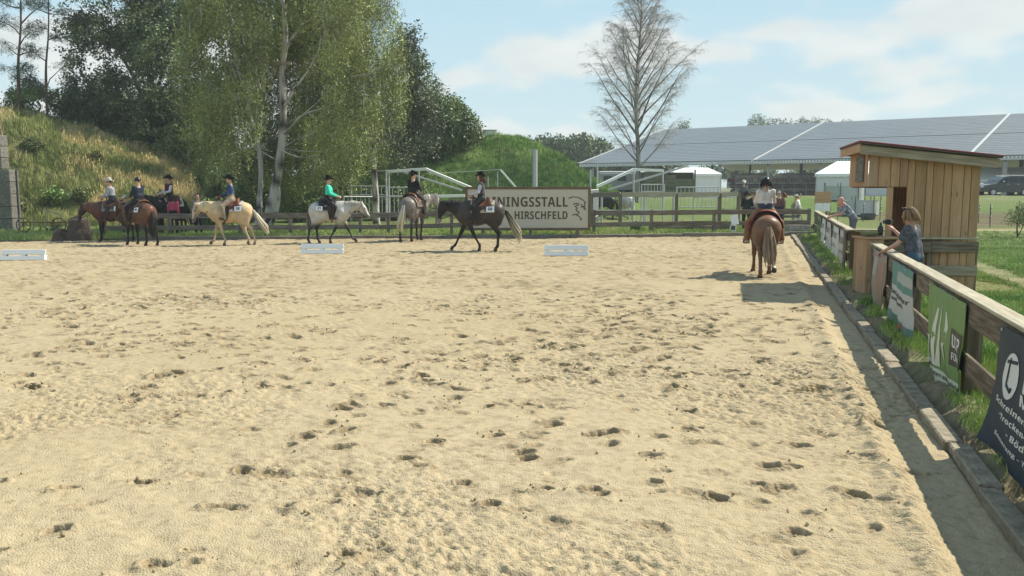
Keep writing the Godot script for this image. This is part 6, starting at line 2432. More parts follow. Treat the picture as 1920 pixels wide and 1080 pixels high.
func fence_run(t: Node3D, o: Vector3, ds: Array, top: float, skip_low: Array = []) -> void:
	var nrm := Vector3(-1, 0, -0.30).normalized()
	for i in ds.size():
		var d: float = ds[i]
		var b := MB.new()
		var y := ground_y(fence_x(d), d)
		b.box(Transform3D(Basis(Vector3.UP, -0.29), Vector3(fence_x(d), (top + y) * 0.5 - 0.05, -d) - o), Vector3(0.14, top - y + 0.08, 0.14), 0.008, Vector2(d, d * 2))
		part("post", b, M.fence, t)
		if i + 1 < ds.size():
			var d2: float = ds[i + 1]
			var q0 := Vector3(fence_x(d), 0, -d) - o + nrm * 0.09
			var q1 := Vector3(fence_x(d2), 0, -d2) - o + nrm * 0.09
			var gap := (q1 - q0).normalized() * 0.003
			for k in [[top - 0.125, 0.21], [top - 0.60, 0.19]]:
				b = MB.new()
				var gcol := rf(0.85, 1.15)
				b.col = Color(gcol, gcol, gcol)
				b.board(q0 + gap + Vector3(0, k[0] + rf(-0.012, 0.012), 0), q1 - gap + Vector3(0, k[0] + rf(-0.012, 0.012), 0), Vector3(0, 1, 0), k[1], 0.036, 0.005)
				part("board", b, M.fence, t)
			b = MB.new()
			var gcol := rf(0.9, 1.1)
			b.col = Color(gcol, gcol, gcol)
			b.board(q0 - nrm * 0.05 + gap + Vector3(0, top + 0.012, 0), q1 - nrm * 0.05 - gap + Vector3(0, top + 0.012 + rf(-0.008, 0.008), 0), nrm, 0.165, 0.035, 0.006)
			part("cap_board", b, M.cap, t)

func side_fence() -> void:
	var o := Vector3(fence_x(10.0), 0, -10.0)
	var t := thing("side_fence", "weathered board fence with pale top board nearest the viewer", "fence", o, 0.0, "side fence runs")
	fence_run(t, o, [3.0, 5.3, 7.85, 11.1, 13.3, 15.25], 0.985)
	o = Vector3(fence_x(25.0), 0, -25.0)
	t = thing("side_fence", "weathered board fence running from the booth to the far corner", "fence", o, 0.0, "side fence runs")
	fence_run(t, o, [19.7, 21.8, 24.3, 26.9, 29.5, 32.2, 35.6], 0.985)
	# the boarded end that turns towards the booth
	o = Vector3(fence_x(19.7), 0, -19.7)
	var r := thing("boarded_return", "brown boarded fence end turning to the booth with a pale shelf", "fence", o)
	for i in 4:
		var b := MB.new()
		var gcol := rf(0.75, 1.1)
		b.col = Color(gcol, gcol, gcol)
		b.bx(Vector3(0.02 + i * 0.17, 0.52, 0.10), Vector3(0.16, 0.92, 0.03), 0.004)
		part("plank", b, M.larch_dark, r)
	for i in 3:
		var b := MB.new()
		b.box(Transform3D(Basis(Vector3.UP, 1.28), Vector3(-0.10 + i * 0.055, 0.50, -0.20 - i * 0.18)), Vector3(0.17, 0.88, 0.03), 0.004, Vector2(i, 0))
		part("side_plank", b, M.fence, r)
	var bsh := MB.new()
	bsh.bx(Vector3(0.75, 1.01, 0.02), Vector3(1.9, 0.035, 0.26), 0.005)
	part("shelf", bsh, M.cap, r)
	# banners, near to far
	var navy := sheet_on_fence("dark blue advertising banner with a round white emblem nearest the viewer", 6.4, 3.4, 0.96, 0.07, 0.02, Color(0.030, 0.045, 0.060), 0.10)
	var nt: Node3D = navy[0]
	var na: Callable = navy[1]
	var white: Material = M.print_white
	# an oval badge and big white letters
	var ring := []
	var b := MB.new()
	b.col = Color(0.62, 0.62, 0.58)
	var pts := PackedVector3Array()
	for i in 2:
		for j in 33:
			var a := TAU * j / 32
			var rr := 1.0 if i == 0 else 0.02
			pts.append(na.call(0.145 + 0.055 * rr * cos(a), 0.66 + 0.185 * rr * sin(a), 0.005))
	b.grid(pts, 33, false)
	part("emblem", b, M.banner, nt)
	b = MB.new()
	b.col = Color(0.03, 0.045, 0.06)
	for st in [[0.11, 0.76, 0.18, 0.79], [0.130, 0.80, 0.128, 0.58], [0.128, 0.58, 0.165, 0.545], [0.165, 0.545, 0.17, 0.58]]:
		b.board(na.call(st[0], st[1], 0.008), na.call(st[2], st[3], 0.008), Vector3(0, 1, 0.3), 0.025, 0.003)
	part("emblem_mark", b, M.banner, nt)
	print_text(nt, na, "NUSS", 0.42, 0.72, 0.34, 0.22, white)
	print_text(nt, na, "MEILLER", 0.42, 0.55, 0.36, 0.09, white)
	print_text(nt, na, "Schreinerei - Akustikbau", 0.36, 0.425, 0.60, 0.050, white)
	print_text(nt, na, "- Trocken- und Innenausbau -", 0.42, 0.335, 0.62, 0.050, white)
	print_text(nt, na, "- Böden - Einbauten -", 0.46, 0.245, 0.52, 0.050, white)
	print_text(nt, na, "Sanierung - Treppenbau - Fenster", 0.42, 0.15, 0.66, 0.045, white)
	var green := sheet_on_fence("bright green advertising banner with white brush strokes beside the dark blue banner", 9.35, 7.6, 0.955, 0.05, 0.03, Color(0.175, 0.270, 0.095))
	var gt: Node3D = green[0]
	var ga: Callable = green[1]
	var cream := Color(0.60, 0.60, 0.48)
	print_stroke(gt, ga, [[0.24, 0.80, 0.2], [0.22, 0.70, 0.8], [0.22, 0.50, 1.0], [0.25, 0.32, 1.1], [0.30, 0.20, 0.4]], 0.022, cream)
	print_stroke(gt, ga, [[0.42, 0.80, 0.6], [0.42, 0.60, 1.2], [0.43, 0.40, 1.3], [0.47, 0.18, 0.8]], 0.026, cream)
	print_stroke(gt, ga, [[0.52, 0.86, 0.2], [0.55, 0.66, 1.0], [0.54, 0.45, 1.1], [0.52, 0.18, 1.2]], 0.026, cream)
	print_stroke(gt, ga, [[0.64, 0.82, 0.3], [0.68, 0.66, 1.0], [0.63, 0.45, 1.0], [0.68, 0.25, 0.5]], 0.022, cream)
	print_patch(gt, ga, 0.75, 0.985, 0.30, 0.68, Color(0.085, 0.075, 0.055), 0.004)
	print_text(gt, ga, "USP", 0.87, 0.56, 0.19, 0.14, white, 0.008)
	print_text(gt, ga, "FOLIEN", 0.87, 0.40, 0.18, 0.08, white, 0.008)
	print_patch(gt, ga, 0.0, 1.0, 0.0, 0.15, Color(0.55, 0.57, 0.45), 0.004)
	print_text(gt, ga, "Ihr Partner für Garten und Landschaft", 0.50, 0.095, 0.86, 0.055, M.brown_ink, 0.008)
	print_patch(gt, ga, 0.02, 0.14, 0.20, 0.40, Color(0.55, 0.57, 0.45), 0.004)
	print_text(gt, ga, "R", 0.08, 0.30, 0.06, 0.12, M.brown_ink, 0.008)
	var teal := sheet_on_fence("faded teal and white banner hanging below the woman", 12.2, 10.4, 0.955, 0.08, 0.03, Color(0.45, 0.45, 0.41))
	print_patch(teal[0], teal[1], 0.0, 1.0, 0.66, 1.0, Color(0.11, 0.24, 0.20))
	print_patch(teal[0], teal[1], 0.0, 1.0, 0.0, 0.22, Color(0.10, 0.20, 0.17))
	print_patch(teal[0], teal[1], 0.38, 1.0, 0.76, 0.90, Color(0.36, 0.38, 0.34), 0.006)
	print_text(teal[0], teal[1], "Pferdefutter", 0.5, 0.56, 0.8, 0.07, M.brown_ink)
	print_text(teal[0], teal[1], "und mehr", 0.5, 0.46, 0.6, 0.06, M.brown_ink)
	print_patch(teal[0], teal[1], 0.55, 0.75, 0.12, 0.18, Color(0.40, 0.12, 0.10), 0.006)
	var beige := sheet_on_fence("pinkish beige banner at the booth end of the near fence", 14.5, 12.9, 0.955, 0.10, 0.10, Color(0.30, 0.245, 0.19))
	print_patch(beige[0], beige[1], 0.08, 0.55, 0.55, 0.90, Color(0.36, 0.33, 0.27))
	print_stroke(beige[0], beige[1], [[0.20, 0.50, 0.5], [0.24, 0.34, 1.0], [0.36, 0.24, 1.0], [0.5, 0.2, 0.4]], 0.03, Color(0.16, 0.10, 0.07))
	print_patch(beige[0], beige[1], 0.62, 0.95, 0.15, 0.85, Color(0.34, 0.20, 0.15))
	var far := [[21.6, 19.9, Color(0.50, 0.49, 0.44), "weathered white banner nearest the booth on the far fence"], [24.0, 22.1, Color(0.58, 0.57, 0.52), "clean white banner in the middle of the far fence"], [26.7, 25.1, Color(0.52, 0.50, 0.47), "grey white banner beneath the leaning bald man"], [29.3, 27.6, Color(0.60, 0.60, 0.57), "white banner beyond the leaning bald man"], [32.0, 30.2, Color(0.16, 0.24, 0.10), "light green banner near the far corner"]]
	for q in far:
		var s := sheet_on_fence(q[3], q[0], q[1], 0.93, 0.16, 0.16, q[2])
		print_patch(s[0], s[1], 0.15, 0.85, 0.62, 0.82, q[2] * 0.45)
		print_patch(s[0], s[1], 0.20, 0.80, 0.30, 0.42, q[2] * 0.6)

# ---------------------------------------------------------------- the judge's booth and the smaller things around
func shed() -> void:
	var o := Vector3(6.72, 0.07, -16.2)
	var t := thing("judges_booth", "new larch wood judge's booth with sloping red edged roof", "booth", o, -0.25)
	var roof_y := func(x: float) -> float: return 2.71 - 0.12 * (x + 0.25)
	var lr := RandomNumberGenerator.new()
	lr.seed = 12
	var widths := [0.13, 0.195, 0.115, 0.18, 0.14, 0.20, 0.12, 0.18, 0.13, 0.19]
	var tone := func(m: MB) -> void:
		var g := lr.randf_range(0.76, 1.2)
		m.col = Color(g * lr.randf_range(0.95, 1.05), g, g * lr.randf_range(0.92, 1.05))
	# full height planks of the front wall
	var x := 0.67
	var i := 0
	while x < 1.89:
		var w: float = minf(widths[i % 10], 1.9 - x)
		var h: float = roof_y.call(x + w * 0.5) - 0.10
		var b := MB.new()
		tone.call(b)
		b.box(Transform3D(Basis(), Vector3(x + w * 0.5, h * 0.5, lr.randf_range(-0.004, 0.004))), Vector3(w - 0.009, h, 0.026), 0.005, Vector2(lr.randf() * 9, lr.randf() * 9))
		part("plank", b, M.larch, t)
		x += w; i += 1
	# planks of the jutting upper front, which end above the opening
	x = -0.01
	while x < 0.66:
		var w: float = minf(widths[(i * 3) % 10] + 0.03, 0.67 - x)
		var h: float = roof_y.call(x + w * 0.5) - 0.10 - 1.93
		var b := MB.new()
		tone.call(b)
		b.box(Transform3D(Basis(), Vector3(x + w * 0.5, 1.93 + h * 0.5, 0.03 + lr.randf_range(-0.003, 0.003))), Vector3(w - 0.009, h, 0.026), 0.005, Vector2(lr.randf() * 9, lr.randf() * 9))
		part("plank", b, M.larch, t)
		x += w; i += 1
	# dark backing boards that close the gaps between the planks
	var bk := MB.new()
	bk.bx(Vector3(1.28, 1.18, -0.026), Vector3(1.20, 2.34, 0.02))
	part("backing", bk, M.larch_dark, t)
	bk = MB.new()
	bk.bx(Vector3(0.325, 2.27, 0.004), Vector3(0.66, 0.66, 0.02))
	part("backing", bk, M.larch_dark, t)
	# arena side of the upper part, with a grey shutter
	var z := 0.0
	while z > -2.4:
		var h: float = roof_y.call(-0.05) - 0.10 - 1.93
		var b := MB.new()
		tone.call(b)
		b.box(Transform3D(Basis(Vector3.UP, PI / 2), Vector3(-0.03, 1.93 + h * 0.5, z - 0.08)), Vector3(0.155, h, 0.026), 0.004, Vector2(lr.randf() * 9, lr.randf() * 9))
		part("side_plank", b, M.larch, t)
		z -= 0.16
	var b := MB.new()
	b.bx(Vector3(-0.065, 2.27, -0.75), Vector3(0.03, 0.50, 0.95), 0.006)
	part("shutter", b, M.fence_grey, t)
	b = MB.new()
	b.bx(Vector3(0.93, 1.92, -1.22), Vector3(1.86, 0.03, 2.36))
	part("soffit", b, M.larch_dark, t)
	# inner wall, door jamb, back and right walls
	b = MB.new()
	b.bx(Vector3(0.385, 0.98, -0.02), Vector3(0.11, 1.90, 0.05), 0.004)
	part("door_jamb", b, M.larch, t)
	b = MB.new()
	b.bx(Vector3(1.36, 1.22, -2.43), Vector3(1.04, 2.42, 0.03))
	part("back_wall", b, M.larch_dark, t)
	z = 0.0
	while z > -2.4:
		b = MB.new()
		tone.call(b)
		b.bx(Vector3(1.89, 1.16, z - 0.09), Vector3(0.028, 2.32, 0.172), 0.003)
		part("side_plank", b, M.larch, t)
		z -= 0.178
	b = MB.new()
	b.bx(Vector3(1.15, 0.03, -1.22), Vector3(1.4, 0.05, 2.35))
	part("floor_board", b, M.larch_dark, t)
	# roof: sheet with a red edge, rafters, fascia boards
	var r0 := Vector3(-0.20, roof_y.call(-0.20), 0)
	var r1 := Vector3(2.16, roof_y.call(2.16), 0)
	var ru := (r1 - r0).normalized()
	var rn := Vector3(-ru.y, ru.x, 0)
	b = MB.new()
	b.box(Transform3D(Basis(ru, rn, Vector3(0, 0, 1)), (r0 + r1) * 0.5 + rn * 0.035 + Vector3(0, 0, -1.25)), Vector3(2.42, 0.028, 3.06), 0.004)
	part("roof", b, mat(Color(0.10, 0.085, 0.075), 0.9), t)
	b = MB.new()
	b.box(Transform3D(Basis(ru, rn, Vector3(0, 0, 1)), (r0 + r1) * 0.5 + rn * 0.062 + Vector3(0, 0, -1.25)), Vector3(2.46, 0.022, 3.10), 0.004)
	part("roof_sheet", b, mat(Color(0.25, 0.05, 0.055), 0.6), t)
	b = MB.new()
	b.box(Transform3D(Basis(ru, rn, Vector3(0, 0, 1)), (r0 + r1) * 0.5 - rn * 0.082 + Vector3(0, 0, 0.20)), Vector3(2.36, 0.165, 0.03), 0.004)
	part("fascia_board", b, M.cap_dull, t)
	b = MB.new()
	b.bx(r0 + Vector3(0.0, -0.06, -1.25), Vector3(0.03, 0.16, 2.9), 0.004)
	part("fascia_board", b, M.larch, t)
	for k in 4:
		b = MB.new()
		b.box(Transform3D(Basis(ru, rn, Vector3(0, 0, 1)), (r0 + r1) * 0.5 - rn * 0.055 + Vector3(0, 0, 0.06 - k * 0.85)), Vector3(2.28, 0.11, 0.06), 0.004)
		part("rafter", b, M.larch, t)
	# counter box in the gateway
	var c := thing("plank_counter", "waist high counter box of upright larch planks in the fence gap", "counter", Vector3(6.45, 0.05, -15.5))
	for k in 3:
		b = MB.new()
		tone.call(b)
		b.bx(Vector3(0.05 + k * 0.105, 0.50, 0), Vector3(0.10, 1.0, 0.026), 0.004)
		part("plank", b, M.larch, c)
	for k in 4:
		b = MB.new()
		tone.call(b)
		b.bx(Vector3(0.012, 0.50, -0.085 - k * 0.14), Vector3(0.026, 1.0, 0.135), 0.004)
		part("side_plank", b, M.larch, c)
	b = MB.new()
	b.bx(Vector3(0.30, 1.02, -0.28), Vector3(0.68, 0.03, 0.66), 0.005)
	part("counter_top", b, M.larch, c)
	var pl := thing("plant_tray", "shallow green tray standing on the counter before the booth", "tray", Vector3(6.60, 1.105, -15.75))
	b = MB.new()
	b.lathe(Transform3D(), PackedVector2Array([Vector2(0.001, 0.0), Vector2(0.13, 0.0), Vector2(0.17, 0.06), Vector2(0.16, 0.06), Vector2(0.12, 0.015), Vector2(0.001, 0.015)]), 18)
	part("bowl", b, mat(Color(0.22, 0.24, 0.12), 0.7), pl)
	b = MB.new()
	b.lathe(Transform3D(Basis(), Vector3(6.78, 1.107, -15.72)), PackedVector2Array([Vector2(0.001, 0), Vector2(0.045, 0), Vector2(0.05, 0.05), Vector2(0.05, 0.14), Vector2(0.022, 0.19), Vector2(0.018, 0.24), Vector2(0.001, 0.245)]), 14)
	tag(part("bottle", b, mat(Color(0.03, 0.03, 0.035), 0.3)), "dark bottle beside the tray on the counter", "bottle")
	# railing along the booth's front
	var rl := thing("booth_rail", "two board railing with pale top running across the booth's front", "railing", Vector3(6.92, 0.07, -15.95), -0.10)
	for k in [[0.98, 0.035, 0.14, M.cap], [0.82, 0.20, 0.035, M.fence], [0.38, 0.19, 0.035, M.cap_dull]]:
		for q in [[0.0, 0.86], [0.866, 1.70]]:
			b = MB.new()
			b.bx(Vector3((q[0] + q[1]) * 0.5, k[0], 0.0 if k[1] < 0.1 else 0.06), Vector3(q[1] - q[0], k[1], k[2]), 0.005)
			part("board", b, k[3], rl)
	for xx in [0.10, 0.86, 1.66]:
		b = MB.new()
		b.bx(Vector3(xx, 0.46, -0.02), Vector3(0.10, 0.94, 0.10), 0.006)
		part("post", b, M.fence, rl)

func a_board(label: String, x: float, y: float, w: float, h: float, turn: float) -> void:
	var p := pix(x, y, 1.0)
	var d := 2.0 / (2.0 - p.y)
	var t := thing("dressage_board", label, "arena board", Vector3(p.x * d, 0.0, -d), turn, "white boards on the sand")
	var m := M.board_white as Material
	for s in [1.0, -1.0]:
		var bs := Basis(Vector3(1, 0, 0), -0.38 * s)
		var o := Vector3(0, 0, s * h * 0.40)
		for k in [[h * 0.19, h * 0.38], [h * 0.77, h * 0.44]]:
			var b := MB.new()
			b.box(Transform3D(bs, o + bs * Vector3(0, k[0], 0)), Vector3(w, k[1], 0.02), 0.004)
			part("slat", b, m, t)
		for xx in [-w * 0.43, 0.0, w * 0.43]:
			var b := MB.new()
			b.box(Transform3D(bs, o + bs * Vector3(xx, h * 0.48, -0.012 * s)), Vector3(0.13, h * 0.9, 0.018), 0.003)
			part("upright", b, m, t)
	for xx in [-w * 0.47, w * 0.47]:
		var b := MB.new()
		var q := [Vector3(xx, 0, h * 0.36), Vector3(xx, 0, -h * 0.36), Vector3(xx, h * 0.93, 0)]
		for k in 2:
			var dx := Vector3(0.012 * (1 if k == 0 else -1), 0, 0)
			if k == 0: b.tri(q[0] + dx, q[1] + dx, q[2] + dx)
			else: b.tri(q[1] + dx, q[0] + dx, q[2] + dx)
		part("end_plate", b, m, t)

func field_things() -> void:
	a_board("white slatted arena board cut off at the far left", 46, 487, 1.18, 0.30, 0.06)
	a_board("white slatted arena board in front of the cream horse", 605, 475, 1.28, 0.31, 0.02)
	a_board("white slatted arena board below the stable sign", 1062, 479, 1.28, 0.33, -0.02)
	var b := MB.new()
	# concrete block wall of the bunker at the left end
	var t := thing("bunker_wall", "grey concrete block wall at the left end of the bank", "wall", Vector3(-22.05, 0.05, -37.8))
	for r in 5:
		for k in 4:
			b = MB.new()
			var g := rf(0.17, 0.23)
			b.col = Color(g, g * 0.95, g * 0.85)
			b.bx(Vector3(-0.62 - k * 1.2, 0.27 + r * 0.54, -0.36), Vector3(1.18, 0.525, 0.72), 0.02)
			part("concrete_block", b, M.concrete, t)
	for r in 3:
		for k in 3:
			b = MB.new()
			var g := rf(0.17, 0.23)
			b.col = Color(g, g * 0.95, g * 0.85)
			b.bx(Vector3(-1.05 - k * 1.2, 2.97 + r * 0.50, -0.50), Vector3(1.18, 0.485, 0.60), 0.02)
			part("concrete_block", b, M.concrete, t)
	b = MB.new()
	b.col = Color(0.10, 0.10, 0.09)
	b.bx(Vector3(0.0, 1.35, -0.50), Vector3(0.05, 2.7, 0.06))
	part("steel_channel", b, M.dark_steel, t)
	var spots := []
	for i in 260: spots.append(Vector3(-22.9 - rf(0, 2.4), 4.45 + rf(-0.5, 0.2), -38.1 - rf(0, 0.7)))
	grass_patch("overhanging_straw", spots, tuft(18, 0.55, 0.25, 0.010, 15, true), 0.7, 1.4, Color(0.30, 0.24, 0.13), Color(0.46, 0.38, 0.22))
	# rusty plough frame
	t = thing("old_plough", "rusty wheeled plough frame in the weeds beside the concrete wall", "plough", Vector3(-20.2, 0.08, -36.4))
	var rust := mat(Color(0.16, 0.085, 0.05), 0.9)
	var greyr := mat(Color(0.30, 0.29, 0.26), 0.7, 0.2)
	for x in [-0.55, 0.95]:
		b = MB.new()
		var p := PackedVector3Array()
		var r := PackedFloat32Array()
		for i in 17:
			p.append(Vector3(x + 0.30 * cos(TAU * i / 16), 0.30 + 0.30 * sin(TAU * i / 16), 0.1)); r.append(0.025)
		b.tube(p, r, 5, false)
		for i in 4:
			var a := PI * i / 4
			b.bar(Vector3(x + 0.3 * cos(a), 0.3 + 0.3 * sin(a), 0.1), Vector3(x - 0.3 * cos(a), 0.3 - 0.3 * sin(a), 0.1), 0.012, 4)
		part("wheel", b, rust, t)
	for q in [[Vector3(-0.7, 0.42, 0), Vector3(1.9, 0.40, 0), rust], [Vector3(0.35, 0.2, 0), Vector3(0.35, 0.95, 0), greyr], [Vector3(0.35, 0.95, 0), Vector3(1.0, 0.72, 0), greyr], [Vector3(-0.2, 0.1, 0), Vector3(-0.2, 0.8, 0), greyr], [Vector3(-0.7, 0.1, 0.1), Vector3(-0.7, 0.75, 0.1), greyr], [Vector3(1.0, 0.2, 0), Vector3(1.0, 0.72, 0), greyr], [Vector3(1.5, 0.35, 0), Vector3(1.85, 0.85, 0.1), rust], [Vector3(1.85, 0.78, 0.0), Vector3(3.2, 0.80, 0.2), greyr]]:
		b = MB.new()
		b.bar(q[0], q[1], 0.022, 5)
		part("bar", b, q[2], t)
	# stumps
	for q in [[-16.15, 31.85, 0.36, 0.86, "tall weathered tree stump under the leading bay horse's head"], [-16.75, 31.7, 0.25, 0.42, "low dark stump leaning on the tall stump"]]:
		b = MB.new()
		var pr := PackedVector3Array()
		var cs := 25
		for i in 9:
			var f := i / 8.0
			for j in cs:
				var a := -TAU * j / (cs - 1)
				var rr: float = q[2] * (1.25 - 0.30 * minf(f * 1.3, 1.0)) * (1.0 + 0.30 * fn_fine.get_noise_3d(cos(a) * 1.6 + q[0], sin(a) * 1.6, f * 0.8))
				if f > 0.95: rr *= 0.02
				elif f > 0.85: rr *= 0.93
				pr.append(Vector3(rr * cos(a), q[3] * minf(f / 0.9, 1.0) - 0.05 + 0.05 * sin(a * 2.0) * f, rr * sin(a)))
		b.col = Color(0.075, 0.062, 0.048)
		b.grid(pr, cs)
		var st := part("tree_stump", b, M.bark)
		st.position = Vector3(q[0], 0.05, -q[1])
		tag(st, q[4], "stump")
	# log, bench, trough, notices behind the back fence on the right
	b = MB.new()
	var lp := PackedVector3Array()
	var lrr := PackedFloat32Array()
	for i in 12:
		lp.append(Vector3(-1.7 + i * 0.32, 0.16 + 0.03 * sin(i * 1.3), 0.05 * sin(i * 0.8)))
		lrr.append(0.16 + 0.02 * sin(i * 2.1))
	b.col = Color(0.17, 0.135, 0.10)
	b.tube(lp, lrr, 10)
	var log := part("fallen_log", b, M.bark)
	log.position = Vector3(7.7, 0.07, -37.4)
	tag(log, "long fallen log in the grass behind the back fence", "log")
	t = thing("garden_bench", "dark slatted garden bench behind the far corner of the fence", "bench", Vector3(12.05, 0.07, -37.6), 0.1)
	for k in 3:
		b = MB.new()
		b.bx(Vector3(0, 0.46, 0.18 - k * 0.15), Vector3(1.4, 0.03, 0.11), 0.004)
		part("seat_slat", b, M.fence_grey, t)
		b = MB.new()
		b.bx(Vector3(0, 0.62 + k * 0.15, -0.24 - k * 0.025), Vector3(1.4, 0.11, 0.025), 0.004)
		part("back_slat", b, M.fence_grey, t)
	for s in [-0.62, 0.62]:
		b = MB.new()
		b.tube(PackedVector3Array([Vector3(s, 0, 0.24), Vector3(s, 0.44, 0.22), Vector3(s, 0.46, -0.20), Vector3(s, 1.0, -0.32)]), PackedFloat32Array([0.03, 0.028, 0.028, 0.025]), 6)
		b.bar(Vector3(s, 0.45, -0.18), Vector3(s, 0, -0.30), 0.028)
		b.tube(PackedVector3Array([Vector3(s, 0.44, 0.22), Vector3(s, 0.66, 0.20), Vector3(s, 0.68, -0.25)]), PackedFloat32Array([0.02, 0.02, 0.02]), 6)
		part("iron_side", b, M.dark_steel, t)
	t = thing("planter_trough", "pale stone trough at the foot of the fence corner", "trough", Vector3(12.05, 0.08, -36.1))
	b = MB.new()
	b.col = Color(0.40, 0.38, 0.33)
	b.bx(Vector3(0, 0.16, 0.22), Vector3(0.95, 0.32, 0.06), 0.01)
	b.bx(Vector3(0, 0.16, -0.22), Vector3(0.95, 0.32, 0.06), 0.01)
	b.bx(Vector3(0.445, 0.16, 0), Vector3(0.06, 0.318, 0.38), 0.01)
	b.bx(Vector3(-0.445, 0.16, 0), Vector3(0.06, 0.318, 0.38), 0.01)
	part("wall", b, M.concrete, t)
	b = MB.new()
	b.bx(Vector3(0, 0.13, 0), Vector3(0.83, 0.26, 0.378))
	part("soil", b, mat(Color(0.06, 0.045, 0.035), 0.95), t)
	for q in [[1377, 412, 0.32, 0.42, 0.16, "white paper notice pinned to the back fence board"], [1374, 428, 0.26, 0.30, -0.10, "small framed picture notice below the paper on the fence"]]:
		var p := pix(q[0], q[1], 35.65)
		var n := thing("notice", q[5], "notice", p)
		n.rotation.z = q[4]
		b = MB.new()
		b.bx(Vector3(0, 0, 0.04), Vector3(q[2], q[3], 0.012), 0.002)
		part("sheet", b, M.white_paint, n)
		if q[2] < 0.3:
			b = MB.new()
			b.bx(Vector3(0, 0.02, 0.05), Vector3(q[2] * 0.7, q[3] * 0.6, 0.012), 0.002)
			part("picture", b, M.dark_steel, n)
	t = thing("info_board", "wooden notice board with white papers at the far fence corner", "notice board", Vector3(13.75, 0.08, -38.0))
	for x in [-0.28, 0.28]:
		b = MB.new()
		b.bx(Vector3(x, 0.85, 0), Vector3(0.07, 1.7, 0.07), 0.005)
		part("post", b, M.larch, t)
	b = MB.new()
	b.bx(Vector3(0, 1.42, 0.05), Vector3(0.72, 0.55, 0.03), 0.005)
	part("panel", b, M.larch, t)
	for x in [-0.17, 0.18]:
		b = MB.new()
		b.bx(Vector3(x, 1.02, 0.06), Vector3(0.32, 0.36, 0.012), 0.002)
		part("paper", b, M.white_paint, t)
	# corrugated round tanks and a tub on the grass beyond the side fence
	for q in [[1608, 412, 52.0, 1.15, 0.86, "round corrugated metal water tank in the paddock"], [1580, 402, 60.0, 1.3, 0.95, "farther round metal tank behind the leaning man"]]:
		var p := pix(q[0], q[1], q[2])
		p.y = ground_y(p.x, q[2])
		t = thing("water_tank", q[5], "tank", p, 0.0, "round metal tanks")
		var pts := PackedVector3Array()
		for i in 15:
			for j in 37:
				var a := -TAU * j / 36
				var rr: float = q[3] + 0.018 * sin(i * PI * 0.9)
				pts.append(Vector3(rr * cos(a), q[4] * i / 14.0, rr * sin(a)))
		b = MB.new()
		b.grid(pts, 37)
		part("wall", b, M.galv, t)
		b = MB.new()
		b.lathe(Transform3D(), PackedVector2Array([Vector2(q[3] - 0.03, q[4] - 0.1), Vector2(0.001, q[4] - 0.1)]), 24)
		part("water", b, mat(Color(0.06, 0.07, 0.06), 0.1), t)
		for k in 7:
			b = MB.new()
			var a := TAU * k / 7 + 0.3
			b.bar(Vector3(cos(a) * (q[3] + 0.1), 0, sin(a) * (q[3] + 0.1)), Vector3(cos(a) * (q[3] + 0.1), q[4] + 0.25, sin(a) * (q[3] + 0.1)), 0.03, 6)
			part("stake", b, M.fence_grey, t)
	var tb := pix(1627, 416, 48.5)
	tb.y = ground_y(tb.x, 48.5)
	b = MB.new()
	b.lathe(Transform3D(), PackedVector2Array([Vector2(0.001, 0), Vector2(0.36, 0), Vector2(0.42, 0.34), Vector2(0.39, 0.34), Vector2(0.34, 0.06), Vector2(0.001, 0.06)]), 22)
	var tub := part("rubber_tub", b, mat(Color(0.10, 0.105, 0.11), 0.8))
	tub.position = tb
	tag(tub, "dark feed tub standing before the round metal tank", "tub")
	# electric fence posts
	var px := [[1836, 392, 45.0], [1856, 423, 40.5], [1857, 394, 45.5], [1911, 386, 50.0], [1690, 388, 49.0], [1618, 420, 46.5], [1570, 410, 47.0], [1650, 408, 47.0]]
	var says := ["leftmost before the car", "nearest, between booth and young tree", "behind the nearest one", "by the car's rear", "hidden beside the booth wall", "before the round tank", "behind the leaning man", "right of the dark tub"]
	for i in px.size():
		var q: Array = px[i]
		var p := pix(q[0], q[1], q[2])
		p.y = ground_y(p.x, q[2])
		t = thing("paddock_post", "thin electric fence post, %s" % says[i], "post", p, 0.0, "electric fence posts")
		b = MB.new()
		b.bar(Vector3(0, -0.05, 0), Vector3(0, 1.05, 0), 0.020, 6)
		part("rod", b, M.dark_steel, t)
		for y in [0.55, 0.82, 1.0]:
			b = MB.new()
			b.bx(Vector3(0.015, y, 0.02), Vector3(0.05, 0.09 if y > 0.9 else 0.04, 0.05), 0.006)
			part("insulator", b, M.white_paint, t)
	# young tree at the right edge
	var yt := pix(1908, 446, 33.0)
	yt.y = ground_y(yt.x, 33.0)
	var lobes := []
	for q in [[1905, 402, 16, 12], [1920, 388, 15, 13], [1893, 414, 12, 9], [1918, 412, 16, 12], [1935, 400, 16, 15]]:
		lobes.append([pix(q[0], q[1], 33.0 + rf(-0.2, 0.2)), Vector3(q[2], q[3], q[2]) * 33.0 / 1600.0])
	tree("young_tree", "sparse young fruit tree at the lawn's right edge", "tree", "", yt, [[yt, yt + Vector3(-0.05, 0.5, 0), yt + Vector3(0.1, 1.2, 0)], [yt, yt + Vector3(0.2, 0.6, 0.1), yt + Vector3(0.5, 1.3, 0.1)]], 0.035, lobes, 190, [12, Vector3(0.14, 0.12, 0.14), 0.06], Color(0.13, 0.18, 0.06), Color(0.24, 0.28, 0.12), "plain", {"gap": -0.4})
	# the small fir-like sapling by the back kerb
	var sp := pix(1192, 440, 36.0)
	sp.y = 0.07
	bush("sapling", "tiny dark green bush in the grass below the timber rails", "", sp, Vector3(0.24, 0.20, 0.24), 130, Color(0.04, 0.08, 0.02), Color(0.08, 0.13, 0.04), [12, Vector3(0.10, 0.10, 0.10), 0.05], 4, {"rad": 0.02})
